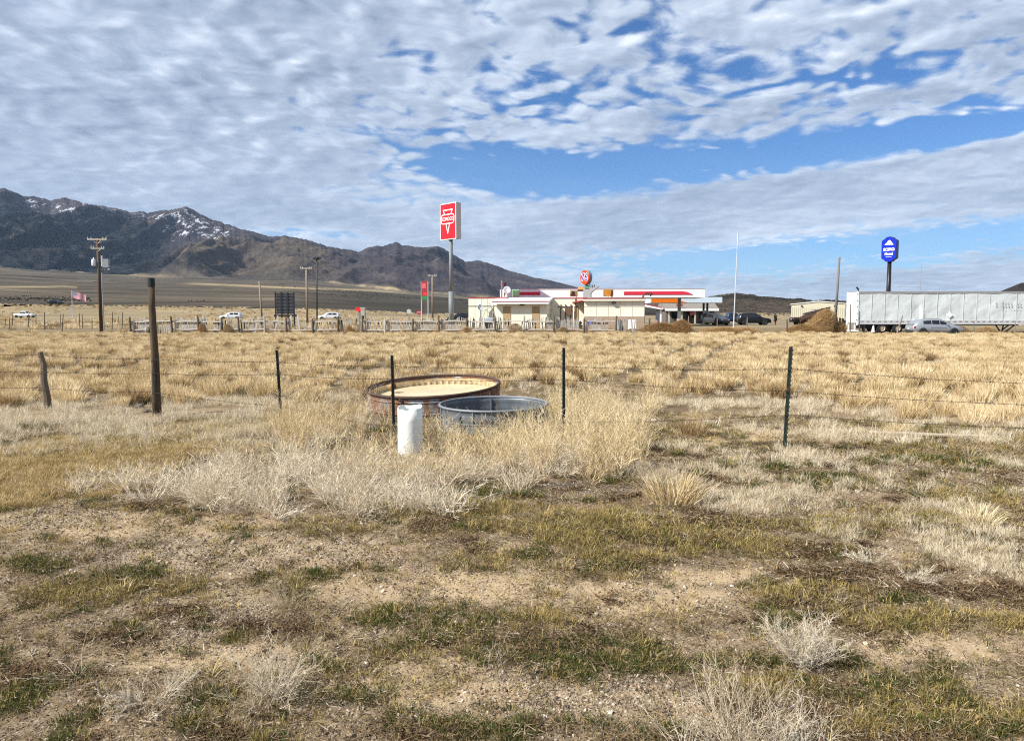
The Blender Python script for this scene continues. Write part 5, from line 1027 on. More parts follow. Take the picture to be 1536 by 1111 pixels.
for p_, l_ in ((303, .1), (437, 0), (450, -.1), (382, .25), (412, .2)):
    x_ = fx(p_); MB().box(-.08, .08, -.02, .02, -.05, 1.75).build('loose_board', mat('pale_board', (.50, .47, .41), .9), pf, loc=(x_, -.12, 0), rot=(0, l_, 0))
for a, b1 in (((192, .0), (199, 1.1)), ((470, .2), (452, 1.0)), ((455, .0), (460, .9)), ((445, .1), (461, .5))): MB().path([(fx(a[0]), -.1, a[1]), (fx(b1[0]), -.1, b1[1])], .05, 4).build('brace', GREYWOOD, pf)
# thin wire fence at the left, and stray posts on the right
lf = thing('wire_fence', 'thin wire fence of crooked dark stakes at far left, beyond the field', 'fence', (0, 0, 0))
for (p_, yt, yb, ln) in [(8, 478, 490, 0), (14, 476, 492, 0), (18, 468, 491, -1.5), (42, 470, 495, -1.5), (54, 471, 489, 0), (67, 469, 494, .5), (91, 471, 489, 0), (93, 471, 495, -2), (120, 470, 493, 1.2), (124, 471, 492, .8), (138, 477, 493, 0), (168, 468, 494, -1.0), (183, 468, 493, -1), (30, 474, 482, 0), (178, 474, 486, 0), (114, 474, 484, 0)]:
    Yp = max(66.0, min(150.0, FPX * 1.85 / (yb + 1.5 - 470))); a = P(p_, yb + 1.5, Yp); c_ = P(p_ + ln * -1.0, yt, Yp)
    MB().path([a, c_], [.055, .04], 5).build('stake', DARKWOOD, lf)
for zz in (.45, .8, 1.1): MB().path([(X(-40, 74), 74, zz - .2), (X(80, 74), 74, zz - .25), (X(197, 73), 73, zz - .2)], .012, 4).build('wire', DARK, lf)
rf_ = thing('wire_fence', 'remains of a wire fence: scattered thin posts between the forecourt and trailer', 'fence', (0, 0, 0))
for (p_, yt, yb, ln, r_, pale) in [(1076, 477, 490, 0, .05, 1), (1121, 475.5, 492, 0, .06, 1), (1180.5, 479, 502, 0, .085, 0), (1033, 474, 492, 0, .06, 1), (1275, 456, 501, 1.0, .06, 0), (1289, 467, 501, .5, .06, 0), (1291, 474, 492, 2, .045, 0), (1345, 473, 501, 9, .075, 2), (1401, 480, 499, 0, .035, 2), (1461, 481, 501, 0, .035, 0), (1523, 481, 502, .3, .045, 2)]:
    Yp = 69.5 if yb > 496 else 80.0; a = P(p_, yb + 1, Yp); c_ = P(p_ + ln, yt, Yp); m_ = a.lerp(c_, .5) + Vector((random.uniform(-.03, .03), 0, 0))
    MB().path([a, m_, c_], [r_, r_ * .9, r_ * .7], 6).build('post', (DARKWOOD, PALEPOLE, mat('grey_stick', (.22, .2, .17), .9))[pale], rf_)
for zz in (.35, .75): MB().path([(X(1180, 69.5), 69.5, zz), (X(1275, 69.5), 69.5, zz - .1), (X(1600, 69), 69, zz)], .008, 4).build('wire', DARK, rf_)

# ================================================================== near barbed wire fence
nf = thing('barbed_wire_fence', 'barbed wire fence on green steel and old wooden posts crossing the near field', 'fence', (0, 0, 0))
GRN = mat('green_steel_post', (.022, .034, .028), .6, var=.2, vscale=8, col2=(.12, .07, .045), mask_scale=9, mask=(.56, .68)); PALE_TIP = mat('post_tip', (.15, .15, .14), .7)
PST = [(63, 13.2, 528, 616, 'wood', (532, 556.5, 581), (72, 528)), (230, 12.5, 417, 622, 'tall', (538, 559, 587), (236, 417)), (417, 11.2, 525, 640, 'steel', (542, 560.5, 608), (421, 525)), (588, 10.2, 532.5, 665, 'steel', (548.5, 568, 640), (590, 532)), (844, 9.95, 521, 650, 'steel', (549, 569, 633), (844, 521)), (1183, 9.2, 519.5, 684, 'steel', (553, 586.5, 621.5), (1177, 519))]
hold = []
for (p_, Yp, yt, yb, kind_, wy, _) in PST:
    pxt = {63: 62, 230: 226.5, 417: 414, 588: 586.5, 844: 844, 1183: 1188}[p_]; pxb = {63: 72.5, 230: 236, 417: 421.5, 588: 590, 844: 844, 1183: 1177}[p_]
    top = P(pxt, yt, Yp); bot = P(pxb, yb, Yp); bot = Vector((bot.x, bot.y, bot.z - .1)); d_ = top - bot
    if kind_ == 'wood':
        b_ = MB(); b_.path([bot, bot.lerp(top, .3) + Vector((.012, 0, 0)), bot.lerp(top, .55) + Vector((-.012, 0, 0)), bot.lerp(top, .8) + Vector((.015, 0, 0)), top - Vector((.02, 0, 0))], [.068, .062, .058, .05, .042], 9); b_.build('post', DARKWOOD, nf, label='short gnarled weathered wooden post at far left')
    elif kind_ == 'tall':
        b_ = MB(); b_.path([bot, bot.lerp(top, .2), bot.lerp(top, .4) + Vector((.008, 0, 0)), bot.lerp(top, .6), bot.lerp(top, .8) + Vector((-.006, 0, 0)), top - Vector((0, 0, .12))], [.075, .070, .064, .060, .055, .052], 12)
        po = b_.build('post', mat('old_tall_post', (.075, .055, .035), .9, var=.5, vscale=6, col2=(.03, .024, .019), mask_scale=5, mask=(.5, .62), streak=True, bump=.9, bscale=18), nf, smooth=True, label='tall weathered wooden post with a dark cap')
        MB().tube(top - Vector((0, 0, .135)), top, .060, .056, 12).build('cap', DULLDARK, po)
        MB().lathe([(0.001, -.05), (.035, -.05), (.05, 0), (.035, .05), (.001, .05)], 8).build('insulator', mat('bracket_pale', (0.30, 0.28, 0.22), 0.6), po, loc=bot.lerp(top, .64) + Vector((-.09, -.02, 0)))
    else:
        # a T-post: flange, web and studs
        L_ = d_.length; q0 = d_.to_track_quat('Z', 'Y'); w_ = .019
        b_ = MB(); b_.box(-w_, w_, -.004, .004, 0, L_); b_.box(-.004, .004, .0045, .034, 0, L_ - .004)
        po = b_.build('post', GRN, nf, loc=bot); po.rotation_mode = 'QUATERNION'; po.rotation_quaternion = q0
        sb = MB(); z_ = .12
        while z_ < L_ - .02: sb.box(-.012, .012, -.016, -.0045, z_, z_ + .018); z_ += .054
        sb.build('studs', PALE_TIP, po)['kind'] = 'stuff'
    hold.append([P(p_ + (pxt - p_) * ((yb - w_y) / (yb - yt)) + 0, w_y, Yp) - Vector((0, .03 if kind_ == 'steel' else .07, 0)) for w_y in wy])
WIRE = mat('rusty_wire', (.035, .026, .022), .8)
first = [P(-140, y_, 14.3) for y_ in (527, 554, 577)]; last = [P(1640, y_, 8.0) for y_ in (579, 610, 645)]
seq = [first] + hold + [last]
for wi in range(3):
    for a, b1 in zip(seq, seq[1:]):
        a, b1 = a[wi], b1[wi]; n_ = 10; pts = [a.lerp(b1, i / n_) - Vector((0, 0, .10 * (i / n_) * (1 - i / n_))) + Vector((0, 0, rnd.uniform(-.003, .003))) for i in range(n_ + 1)]
        wo_ = MB().path(pts, .0034, 4).build('wire', WIRE, nf)
        bb = MB(); n_b = int((b1 - a).length / .125)
        for i in range(n_b):
            f = (i + .5) / n_b; c_ = a.lerp(b1, f) - Vector((0, 0, .10 * f * (1 - f))); r1 = Vector((rnd.uniform(-1, 1), rnd.uniform(-1, 1), rnd.uniform(-1, 1))).normalized() * .016
            bb.tube(c_ - r1, c_ + r1, .0036, .0018, 3, cap=False); r2 = Vector((r1.z, r1.x, -r1.y)); bb.tube(c_ - r2, c_ + r2, .0036, .0018, 3, cap=False)
        bb.build('barbs', WIRE, wo_)['kind'] = 'stuff'

# ================================================================== tanks and pipe
def rust_mat(name, galv, rust, amt, inside=False):
    M = bpy.data.materials.new(name); M.use_nodes = True; q = NT(M.node_tree); q.n.clear(); bs = q.new('ShaderNodeBsdfPrincipled'); out = q.new('ShaderNodeOutputMaterial'); q.l.new(bs.outputs[0], out.inputs[0])
    v = q.new('ShaderNodeTexCoord').outputs['Object']; vv = q.scale(v, (1, 1, .45))
    n_ = q.noise(vv, 2.2, 8, .72); mk = q.ss(n_, amt - .07, amt + .05)
    g = q.ramp(q.noise(vv, 7, 5, .6), [(.3, tuple(c_ * .7 for c_ in galv)), (.7, tuple(c_ * 1.2 for c_ in galv))]); r_ = q.ramp(q.noise(v, 11, 8, .75), [(.28, tuple(c_ * .35 for c_ in rust)), (.5, rust), (.72, (rust[0] * 1.5, rust[1] * 1.7, rust[2] * 1.9))])
    q.put(bs.inputs['Base Color'], q.mix(mk, g, r_)); q.put(bs.inputs['Roughness'], q.m('ADD', q.m('MULTIPLY', mk, .35), .5)); q.put(bs.inputs['Metallic'], q.m('MULTIPLY', q.m('SUBTRACT', 1.0, mk), .35))
    b1 = q.new('ShaderNodeBump'); b1.inputs['Strength'].default_value = .5; b1.inputs['Distance'].default_value = .01; q.put(b1.inputs['Height'], n_); q.l.new(b1.outputs[0], bs.inputs['Normal']); return M
def ring_wall(r, z0, z1, n, corr, thick, m, name, par, flip=False):
    """one corrugated cylinder wall with thickness"""
    nz_ = 15; vs_ = []
    for (rr_, sg) in ((r, 1), (r - thick, 1)):
        for j in range(nz_):
            z_ = z0 + (z1 - z0) * j / (nz_ - 1); dr = corr * math.sin(j * math.pi)
            for i in range(n): a = 2 * math.pi * i / n; k2 = rr_ + corr * (math.sin(j * 2.4)) ; vs_.append((k2 * math.cos(a), k2 * math.sin(a), z_))
    f_ = [(s_ * nz_ * n + j * n + i, s_ * nz_ * n + j * n + (i + 1) % n, s_ * nz_ * n + (j + 1) * n + (i + 1) % n, s_ * nz_ * n + (j + 1) * n + i) for s_ in (0, 1) for j in range(nz_ - 1) for i in range(n)]
    f_ += [((nz_ - 1) * n + i, (nz_ - 1) * n + (i + 1) % n, nz_ * n + (nz_ - 1) * n + (i + 1) % n, nz_ * n + (nz_ - 1) * n + i) for i in range(n)]
    return MB().add(vs_, f_).build(name, m, par, smooth=True)
def torus(r, t_, z, n=72, k_=8):
    vs_ = [((r + t_ * math.cos(b1)) * math.cos(a), (r + t_ * math.cos(b1)) * math.sin(a), z + t_ * math.sin(b1)) for a in [2 * math.pi * i / n for i in range(n)] for b1 in [2 * math.pi * j / k_ for j in range(k_)]]
    return MB().add(vs_, [(i * k_ + j, ((i + 1) % n) * k_ + j, ((i + 1) % n) * k_ + (j + 1) % k_, i * k_ + (j + 1) % k_) for i in range(n) for j in range(k_)])
# big rusty tank
c = Vector((-1.405, 13.3, 0)); R1 = 1.175
tk = thing('stock_tank', 'large rusty round stock tank, tilted, left behind the white pipe', 'tank', (c.x, c.y, .47)); tk.rotation_mode = 'XYZ'; tk.rotation_euler = (R(4.0), R(-2.4), R(0))
RU = rust_mat('rusty_tank', (.24, .27, .29), (.19, .090, .045), .47); RIN = rust_mat('tank_inside', (.62, .50, .31), (.46, .33, .18), .55)
ring_wall(R1, -.62, -.02, 96, .006, .012, RU, 'wall', tk)
vs_ = []; n_ = 180
for j in range(9):
    z_ = -.44 + .38 * j / 8
    for i in range(n_): a = 2 * math.pi * i / n_; rr_ = R1 - .035 + .016 * math.sin(i * 2 * math.pi / 3.0 * 1.0) * (1 if j < 7 else 0); vs_.append((rr_ * math.cos(a), rr_ * math.sin(a), z_))
MB().add(vs_, [(j * n_ + i, (j + 1) * n_ + i, (j + 1) * n_ + (i + 1) % n_, j * n_ + (i + 1) % n_) for j in range(8) for i in range(n_)]).build('inner_wall', RIN, tk, sheet=True)
MB().lathe([(0.001, -.17), (R1 - .055, -.17), (R1 - .055, -.20), (0.001, -.20)], 48).build('muddy_water', mat('muddy_water', (.58, .46, .29), .35, var=.15, spec=.5), tk)
torus(R1 + .004, .026, -.01).build('rim', mat('rim_rust', (.065, .038, .028), .75, var=.35, vscale=9), tk, smooth=True); torus(R1 + .004, .012, -.10).build('rolled_band', RU, tk, smooth=True); torus(R1 + .006, .012, -.30).build('rolled_band', RU, tk, smooth=True)
MB().tube((-.87 * R1 + .16, .35, -.06), (-.87 * R1 + .27, .28, -.04), .055, n=12, cap=False).build('inlet_pipe', mat('pipe_rust', (.30, .17, .08), .7), tk)
MB().path([(-.9, .1, -.40), (-.2, .3, -.39), (.5, .35, -.38), (.9, .1, -.3)], .02, 6).build('float_rod', mat('pipe_rust', (.30, .17, .08), .7), tk)
# galvanised tank
tk = thing('stock_tank', 'smaller grey galvanised stock tank half hidden in tall weeds', 'tank', (-.28, 11.3, .375)); R2 = .82; tk.rotation_euler = (R(1.0), R(-.5), 0)
GV = rust_mat('galvanised_tank', (.13, .15, .17), (.16, .12, .09), .60)
ring_wall(R2, -.6, 0, 72, .008, .010, GV, 'wall', tk); torus(R2 + .004, .020, 0).build('rim', mat('rim_zinc', (.19, .21, .23), .55, metal=.2, var=.12), tk, smooth=True); torus(R2 + .004, .010, -.2).build('rolled_band', GV, tk, smooth=True)
MB().lathe([(0.001, -.42), (R2 - .02, -.42), (R2 - .02, -.45), (0.001, -.45)], 48).build('floor', mat('tank_mud', (.07, .065, .06), .9), tk)
for a_ in (95, 250, 200): MB().box(R2 - .035, R2 + .012, -.012, .012, -.58, -.02).build('wall_seam', mat('rim_zinc', (.19, .21, .23), .55), tk, rot=(0, 0, R(a_)))
# white pipe
Yp = 9.12; bx = gp(613.5, 690); pp = thing('white_pipe', 'upright white plastic pipe with a notched top among dry weeds', 'pipe', (X(613.5, Yp), Yp, gz(X(613.5, Yp), Yp) - .05)); hp = P(613, 610, Yp).z - pp.location.z; rp_ = 18.8 / FPX * Yp
b_ = MB(); n_ = 48; vs_ = []
for rr_ in (rp_, rp_ - .009):
    for lev in range(5):
        for i in range(n_):
            a = 2 * math.pi * i / n_; top = hp + (.012 * math.sin(a * 1 + .6) + .010 * math.sin(3 * a)) ; top -= .035 * math.exp(-((math.sin((a - R(262)) / 2)) / .13) ** 2)
            sq = 1.0 - .02 * (lev / 4) * math.cos(2 * a); vs_.append((rr_ * sq * math.cos(a), rr_ * sq * math.sin(a), top * lev / 4))
f_ = [(s_ * 5 * n_ + j * n_ + i, s_ * 5 * n_ + j * n_ + (i + 1) % n_, s_ * 5 * n_ + (j + 1) * n_ + (i + 1) % n_, s_ * 5 * n_ + (j + 1) * n_ + i) for s_ in (0, 1) for j in range(4) for i in range(n_)] + [(4 * n_ + i, 4 * n_ + (i + 1) % n_, 9 * n_ + (i + 1) % n_, 9 * n_ + i) for i in range(n_)]
b_.add(vs_, f_).build('tube', mat('white_plastic', (.74, .76, .71), .45, var=.05, vscale=2, col2=(.58, .54, .44), mask_scale=1.8, mask=(.6, .8)), pp, smooth=True)
tag(MB().path([P(604.5, 640, 9.6), P(604.5, 612, 9.6), P(604, 603, 9.6), P(601, 600.5, 9.6), P(598.5, 600.2, 9.6)], .022, 8).build('black_pipe', mat('black_pipe_metal', (.02, .018, .017), .6), smooth=True), 'black bent pipe end standing behind the white pipe', 'pipe')
# plank and stones lying about
tag(MB().box(-.85, .85, -.05, .05, 0, .035).build('weathered_plank', mat('pale_plank', (.40, .33, .24), .9, var=.3), loc=gp(1400, 655.5) + Vector((0, 0, .02)), rot=(0, R(1), R(-8)), bevel=.006), 'long pale plank lying on the ground right of the green steel post', 'plank')
tag(MB().box(-.40, .40, -.04, .04, 0, .03).build('weathered_plank', mat('pale_plank', (.46, .40, .31), .9), loc=gp(375, 641) + Vector((0, 0, .03)), rot=(0, 0, R(-14))), 'short pale plank lying in grass left of the weeds', 'plank')
def rock(px, py, r, m, label, sq=.6):
    b_ = MB(); import bmesh; bm_ = bmesh.new(); bmesh.ops.create_icosphere(bm_, subdivisions=2, radius=r)
    rr_ = random.Random(px)
    for v_ in bm_.verts: v_.co *= rr_.uniform(.8, 1.15); v_.co.z *= sq
    me = bpy.data.meshes.new('rock'); bm_.to_mesh(me); bm_.free(); me.materials.append(m); o_ = bpy.data.objects.new('rock', me); COL.objects.link(o_); q_ = gp(px, py); o_.location = (q_.x, q_.y, gz(q_.x, q_.y) + r * sq * .5); tag(o_, label, 'rock'); return o_
RKP = mat('pale_rock', (.55, .50, .43), .9, var=.2); RKD = mat('dark_rock', (.10, .085, .07), .9, var=.3, bump=.6)
rock(218, 598, .06, RKP, 'pale rock just left of the foot of the tall wooden post'); rock(209, 612, .09, RKD, 'dark lump of rock lying left of the tall wooden post foot'); rock(221, 620, .07, RKD, 'small dark rock right at the tall wooden post foot')
rock(981, 629, .055, RKP, 'pale stone beside the sandy patch beyond the wire'); rock(1098, 876, .016, RKP, 'small white stone on dirt in the middle right foreground'); rock(548, 993, .02, RKP, 'little white stone lying in the dirt at lower centre'); rock(1352, 973, .010, RKP, 'flat pale stone on the dirt strip at lower right'); rock(1171, 643, .04, RKP, 'small pale stone left of the green steel post at right')
rock(820, 1062, .018, RKP, 'yellowish flat pebble in gravel at bottom centre')
# ================================================================== vegetation
def tri_mesh(name, V_, F_, tone, m):
    me = bpy.data.meshes.new(name); V_ = np.asarray(V_, np.float32); me.vertices.add(len(V_)); me.vertices.foreach_set('co', V_.ravel())
    F_ = np.asarray(F_, np.int32); me.loops.add(F_.size); me.loops.foreach_set('vertex_index', F_.ravel()); me.polygons.add(len(F_))
    me.polygons.foreach_set('loop_start', np.arange(0, F_.size, 3, dtype=np.int32)); me.polygons.foreach_set('loop_total', np.full(len(F_), 3, dtype=np.int32)); me.update(calc_edges=True)
    at = me.attributes.new('tone', 'FLOAT', 'POINT'); at.data.foreach_set('value', np.asarray(tone, np.float32)); me.materials.append(m); return me
def blades(n, rb, h0, h1, lean, w_, seed, curl=.5, wind=(0, 0)):
    """a tuft of curved tapering blades"""
    g = np.random.default_rng(seed); a = g.uniform(0, 2 * np.pi, n); r_ = rb * np.sqrt(g.uniform(0, 1, n)); bx_ = np.stack([r_ * np.cos(a), r_ * np.sin(a), np.zeros(n)], -1)
    ad = a + g.normal(0, .7, n); L_ = g.uniform(h0, h1, n) * (1 - .25 * (r_ / max(rb, 1e-6)) ** 2); ln = lean * g.uniform(.2, 1, n) * (.4 + r_ / max(rb, 1e-6))
    d_ = np.stack([np.cos(ad) * ln + wind[0], np.sin(ad) * ln + wind[1], np.ones(n)], -1); d_ /= np.linalg.norm(d_, axis=1, keepdims=True)
    out = np.stack([np.cos(ad), np.sin(ad), np.zeros(n)], -1); sd = g.uniform(0, 2 * np.pi, n); side = np.stack([np.cos(sd), np.sin(sd), np.zeros(n)], -1) * (w_ / 2 * g.uniform(.6, 1.3, n))[:, None]
    cu = (curl * L_ * g.uniform(0, 1, n))[:, None]; Lc = L_[:, None]
    mid = bx_ + d_ * Lc * .55 + out * cu * .12; tip = bx_ + d_ * Lc + out * cu * .5 - np.array([0, 0, 1]) * cu * .22
    bx_[:, 2] -= .02 * np.minimum(1, L_ / .2)
    V_ = np.stack([bx_ - side, bx_ + side, mid - side * .75, mid + side * .75, tip], 1).reshape(-1, 3); o_ = (np.arange(n) * 5)[:, None]
    F_ = np.concatenate([o_ + np.array([[0, 1, 3]]), o_ + np.array([[0, 3, 2]]), o_ + np.array([[2, 3, 4]])]); t_ = np.repeat(g.uniform(0, 1, n), 5); return V_, F_, t_
def stems(n, h, spread, w_, seed, br=6, brl=.35, droop=.15, tube_=False, base=.05, depth=1, wig=.06):
    """wiry stems that fork; flat strips, or three-sided twigs when tube_"""
    g = random.Random(seed); V_ = []; F_ = []; T_ = []
    def seg(p, q, r0, r1, t_):
        d_ = (q - p); 
        if d_.length < 1e-6: return
        d_.normalize(); a = d_.orthogonal().normalized(); b1 = d_.cross(a); ph = g.uniform(0, 6.28); k0 = len(V_)
        if tube_:
            for c_, r_ in ((p, r0), (q, r1)):
                for i in range(3): V_.append(c_ + (a * math.cos(ph + i * 2.094) + b1 * math.sin(ph + i * 2.094)) * r_)
            for i in range(3): j = (i + 1) % 3; F_.extend([(k0 + i, k0 + j, k0 + 3 + j), (k0 + i, k0 + 3 + j, k0 + 3 + i)])
            T_.extend([t_] * 6)
        else:
            s_ = a * math.cos(ph) + b1 * math.sin(ph); V_.extend([p - s_ * r0, p + s_ * r0, q + s_ * r1, q - s_ * r1]); F_.extend([(k0, k0 + 1, k0 + 2), (k0, k0 + 2, k0 + 3)]); T_.extend([t_] * 4)
    def grow(p, d_, L_, r_, lev, t_):
        n_ = 4 if lev == 0 else 2; q = p
        for i in range(n_):
            d_ = (d_ + Vector((g.gauss(0, wig * 2), g.gauss(0, wig * 2), g.gauss(0, wig) + (-droop if lev else -droop * .4)))).normalized(); q2 = q + d_ * (L_ / n_); f0, f1 = i / n_, (i + 1) / n_
            seg(q, q2, r_ * (1 - .7 * f0), r_ * (1 - .7 * f1), t_)
            if lev < depth:
                for _ in range(max(1, round(br / n_))):
                    a = g.uniform(0, 6.283); o_ = d_.orthogonal().normalized(); o_ = (o_ * math.cos(a) + d_.cross(o_) * math.sin(a)); grow(q.lerp(q2, g.random()), (d_ * .8 + o_ * g.uniform(.4, 1.0) + Vector((0, 0, .15))).normalized(), L_ * brl * g.uniform(.5, 1.2) * (1.1 - f0 * .5), r_ * .6, lev + 1, t_)
            q = q2
    for _ in range(n):
        a = g.uniform(0, 6.283); r_ = g.random() ** .7; ln = spread * r_; rb = base * g.random(); grow(Vector((rb * math.cos(a), rb * math.sin(a), -.01)), Vector((math.cos(a) * ln, math.sin(a) * ln, 1)).normalized(), h * g.uniform(.55, 1.1), w_ * g.uniform(.7, 1.2), 0, g.random())
    return V_, F_, T_
PROTO = {}
def protos(name, meshes):
    c = bpy.data.collections.new(name + '_kinds')
    for i, me in enumerate(meshes): o_ = bpy.data.objects.new(f'{name}_kind_{i:02d}', me); c.objects.link(o_)
    PROTO[name] = c; return c
def scatter(name, label, coll, nk, xy, scl, tilt=.12, zoff=0.0, zs=None, spin=None):
    n = len(xy); z = H(xy[:, 0], xy[:, 1]) + zoff if zs is None else zs; g = np.random.default_rng(len(name) + n)
    me = bpy.data.meshes.new(name); me.vertices.add(n); me.vertices.foreach_set('co', np.stack([xy[:, 0], xy[:, 1], z], -1).astype(np.float32).ravel())
    rot = np.stack([g.normal(0, tilt, n), g.normal(0, tilt, n), g.uniform(0, 2 * np.pi, n) if spin is None else g.normal(spin, .35, n)], -1).astype(np.float32)
    a = me.attributes.new('rot', 'FLOAT_VECTOR', 'POINT'); a.data.foreach_set('vector', rot.ravel()); a = me.attributes.new('scl', 'FLOAT', 'POINT'); a.data.foreach_set('value', scl.astype(np.float32))
    a = me.attributes.new('idx', 'INT', 'POINT'); a.data.foreach_set('value', g.integers(0, nk, n).astype(np.int32))
    o_ = bpy.data.objects.new(name, me); COL.objects.link(o_); tr = bpy.data.node_groups.new(name + '_spread', 'GeometryNodeTree')
    tr.interface.new_socket('Geometry', in_out='INPUT', socket_type='NodeSocketGeometry'); tr.interface.new_socket('Geometry', in_out='OUTPUT', socket_type='NodeSocketGeometry')
    N_, L_ = tr.nodes, tr.links; gi = N_.new('NodeGroupInput'); go = N_.new('NodeGroupOutput'); ip = N_.new('GeometryNodeInstanceOnPoints'); ci = N_.new('GeometryNodeCollectionInfo')
    ci.inputs['Collection'].default_value = coll; ci.inputs['Separate Children'].default_value = True; ci.inputs['Reset Children'].default_value = True
    def at(nm, ty): a_ = N_.new('GeometryNodeInputNamedAttribute'); a_.data_type = ty; a_.inputs['Name'].default_value = nm; return a_.outputs['Attribute']
    L_.new(gi.outputs[0], ip.inputs['Points']); L_.new(ci.outputs[0], ip.inputs['Instance']); ip.inputs['Pick Instance'].default_value = True; L_.new(at('idx', 'INT'), ip.inputs['Instance Index'])
    e2r = N_.new('FunctionNodeEulerToRotation'); L_.new(at('rot', 'FLOAT_VECTOR'), e2r.inputs[0]); L_.new(e2r.outputs[0], ip.inputs['Rotation']); L_.new(at('scl', 'FLOAT'), ip.inputs['Scale']); L_.new(ip.outputs[0], go.inputs[0])
    md = o_.modifiers.new('spread', 'NODES'); md.node_group = tr; o_['kind'] = 'stuff'; o_['label'] = label; return o_
def sample(n, r0, r1, az, p, seed):
    g = np.random.default_rng(seed); e = 2 - p; u = g.uniform(0, 1, n); r_ = (r0 ** e + u * (r1 ** e - r0 ** e)) ** (1 / e) if abs(e) > 1e-6 else r0 * (r1 / r0) ** u
    a = g.uniform(-az, az, n); return np.stack([r_ * np.sin(a), r_ * np.cos(a)], -1), g.uniform(0, 1, n)
AZ = R(42)
def pxpy(xy): return 768 + FPX * xy[:, 0] / xy[:, 1], HOR + FPX * CAM_H / xy[:, 1]

STRAW = grass_mat('straw_grass', [(0, (.36, .25, .125)), (.3, (.58, .445, .245)), (.7, (.76, .615, .385)), (1, (.86, .74, .51))])
BROWNG = grass_mat('brown_grass', [(0, (.22, .14, .07)), (.5, (.38, .265, .135)), (1, (.58, .44, .25))])
PALE = grass_mat('bleached_grass', [(0, (.40, .31, .19)), (.5, (.66, .56, .40)), (1, (.84, .77, .61))])
GOLD = grass_mat('golden_weed', [(0, (.40, .28, .13)), (.4, (.64, .51, .30)), (1, (.82, .71, .48))])
BUSH = grass_mat('pale_bush_twigs', [(0, (.42, .33, .21)), (.5, (.70, .60, .45)), (1, (.88, .81, .67))])
GREEN = grass_mat('green_grass', [(0, (.035, .050, .014)), (.5, (.065, .085, .022)), (.8, (.115, .125, .036)), (1, (.26, .22, .09))])
YELL = grass_mat('yellow_turf', [(0, (.12, .105, .035)), (.4, (.28, .215, .075)), (.75, (.46, .35, .14)), (1, (.60, .48, .23))])
AMBER = grass_mat('amber_grass', [(0, (.34, .24, .11)), (.5, (.56, .42, .21)), (1, (.72, .58, .34))])
THATCH = grass_mat('thatch_bits', [(0, (.05, .033, .02)), (.45, (.14, .095, .055)), (.8, (.30, .235, .15)), (1, (.52, .46, .36))], .1)
TUMBLE = grass_mat('tumbleweed', [(0, (.22, .12, .05)), (.5, (.40, .25, .11)), (1, (.56, .40, .21))])
MOSS = grass_mat('brown_moss', [(0, (.05, .032, .018)), (.6, (.13, .085, .048)), (1, (.25, .175, .11))], .1)

fieldk = protos('field_tussock', [tri_mesh('tussock', *blades(340, .175 + .025 * (i % 3), .24, .38, .48, .013, 100 + i, .5, wind=(.05, 0)), STRAW if i else BROWNG) for i in range(9)])
palek = protos('pale_tuft', [tri_mesh('pale_tuft', *blades(46, .12, .12, .34, .8, .0062, 200 + i, .8, wind=(.15, 0)), PALE) for i in range(6)])
goldk = protos('gold_weed', [tri_mesh('weed', *stems(13, .62, .55, .0046, 300 + i, br=6, brl=.42, droop=.04, base=.12), GOLD) for i in range(5)])
bushk = protos('pale_bush', [tri_mesh('bush', *stems(26, .38, 1.2, .0033, 400 + i, br=10, brl=.42, wig=.10, droop=.03, base=.10, depth=1), BUSH) for i in range(5)])
greenk = protos('green_tuft', [tri_mesh('green_tuft', *blades(26, .05, .012, .042, 1.3, .0036, 500 + i, 1.0), GREEN) for i in range(5)])
yellk = protos('yellow_tuft', [tri_mesh('yellow_tuft', *blades(26, .055, .015, .050, 1.4, .0034, 550 + i, 1.0), YELL) for i in range(5)])
amberk = protos('amber_tuft', [tri_mesh('amber_tuft', *blades(55, .085, .06, .15, 1.1, .0050, 580 + i, .9), AMBER) for i in range(5)])
def bits(n, r, l0, l1, w_, seed, zmax=.02):
    g = np.random.default_rng(seed); p = np.stack([g.normal(0, r, n), g.normal(0, r, n), g.uniform(0, zmax, n)], -1); a = g.uniform(0, 2 * np.pi, n); L_ = g.uniform(l0, l1, n); d_ = np.stack([np.cos(a) * L_, np.sin(a) * L_, g.normal(0, .25, n) * L_], -1)
    s_ = np.stack([-np.sin(a), np.cos(a), g.normal(0, .5, n)], -1) * (w_ * g.uniform(.5, 1.4, n))[:, None]; V_ = np.stack([p - s_, p + s_, p + d_], 1).reshape(-1, 3); return V_, np.arange(n * 3).reshape(-1, 3), np.repeat(g.uniform(0, 1, n), 3)
thk = protos('thatch', [tri_mesh('thatch', *bits(26, .06, .015, .07, .0022, 600 + i), THATCH) for i in range(6)])
mossk = protos('moss', [tri_mesh('moss', *bits(60, .030, .008, .02, .0045, 640 + i, .018), MOSS) for i in range(4)])
def pebble(seed, m):
    import bmesh
    bm_ = bmesh.new(); bmesh.ops.create_icosphere(bm_, subdivisions=1, radius=1); r_ = random.Random(seed)
    for v_ in bm_.verts: v_.co *= r_.uniform(.75, 1.2); v_.co.z *= .65; v_.co.x *= 1.25
    me = bpy.data.meshes.new('pebble'); bm_.to_mesh(me); bm_.free(); me.materials.append(m); return me
def stone_mat(nm, stops):
    M = bpy.data.materials.new(nm); M.use_nodes = True; q = NT(M.node_tree); q.n.clear(); df = q.new('ShaderNodeBsdfDiffuse'); q.put(df.inputs[0], q.ramp(q.new('ShaderNodeObjectInfo').outputs['Random'], stops)); o_ = q.new('ShaderNodeOutputMaterial'); q.l.new(df.outputs[0], o_.inputs[0]); return M
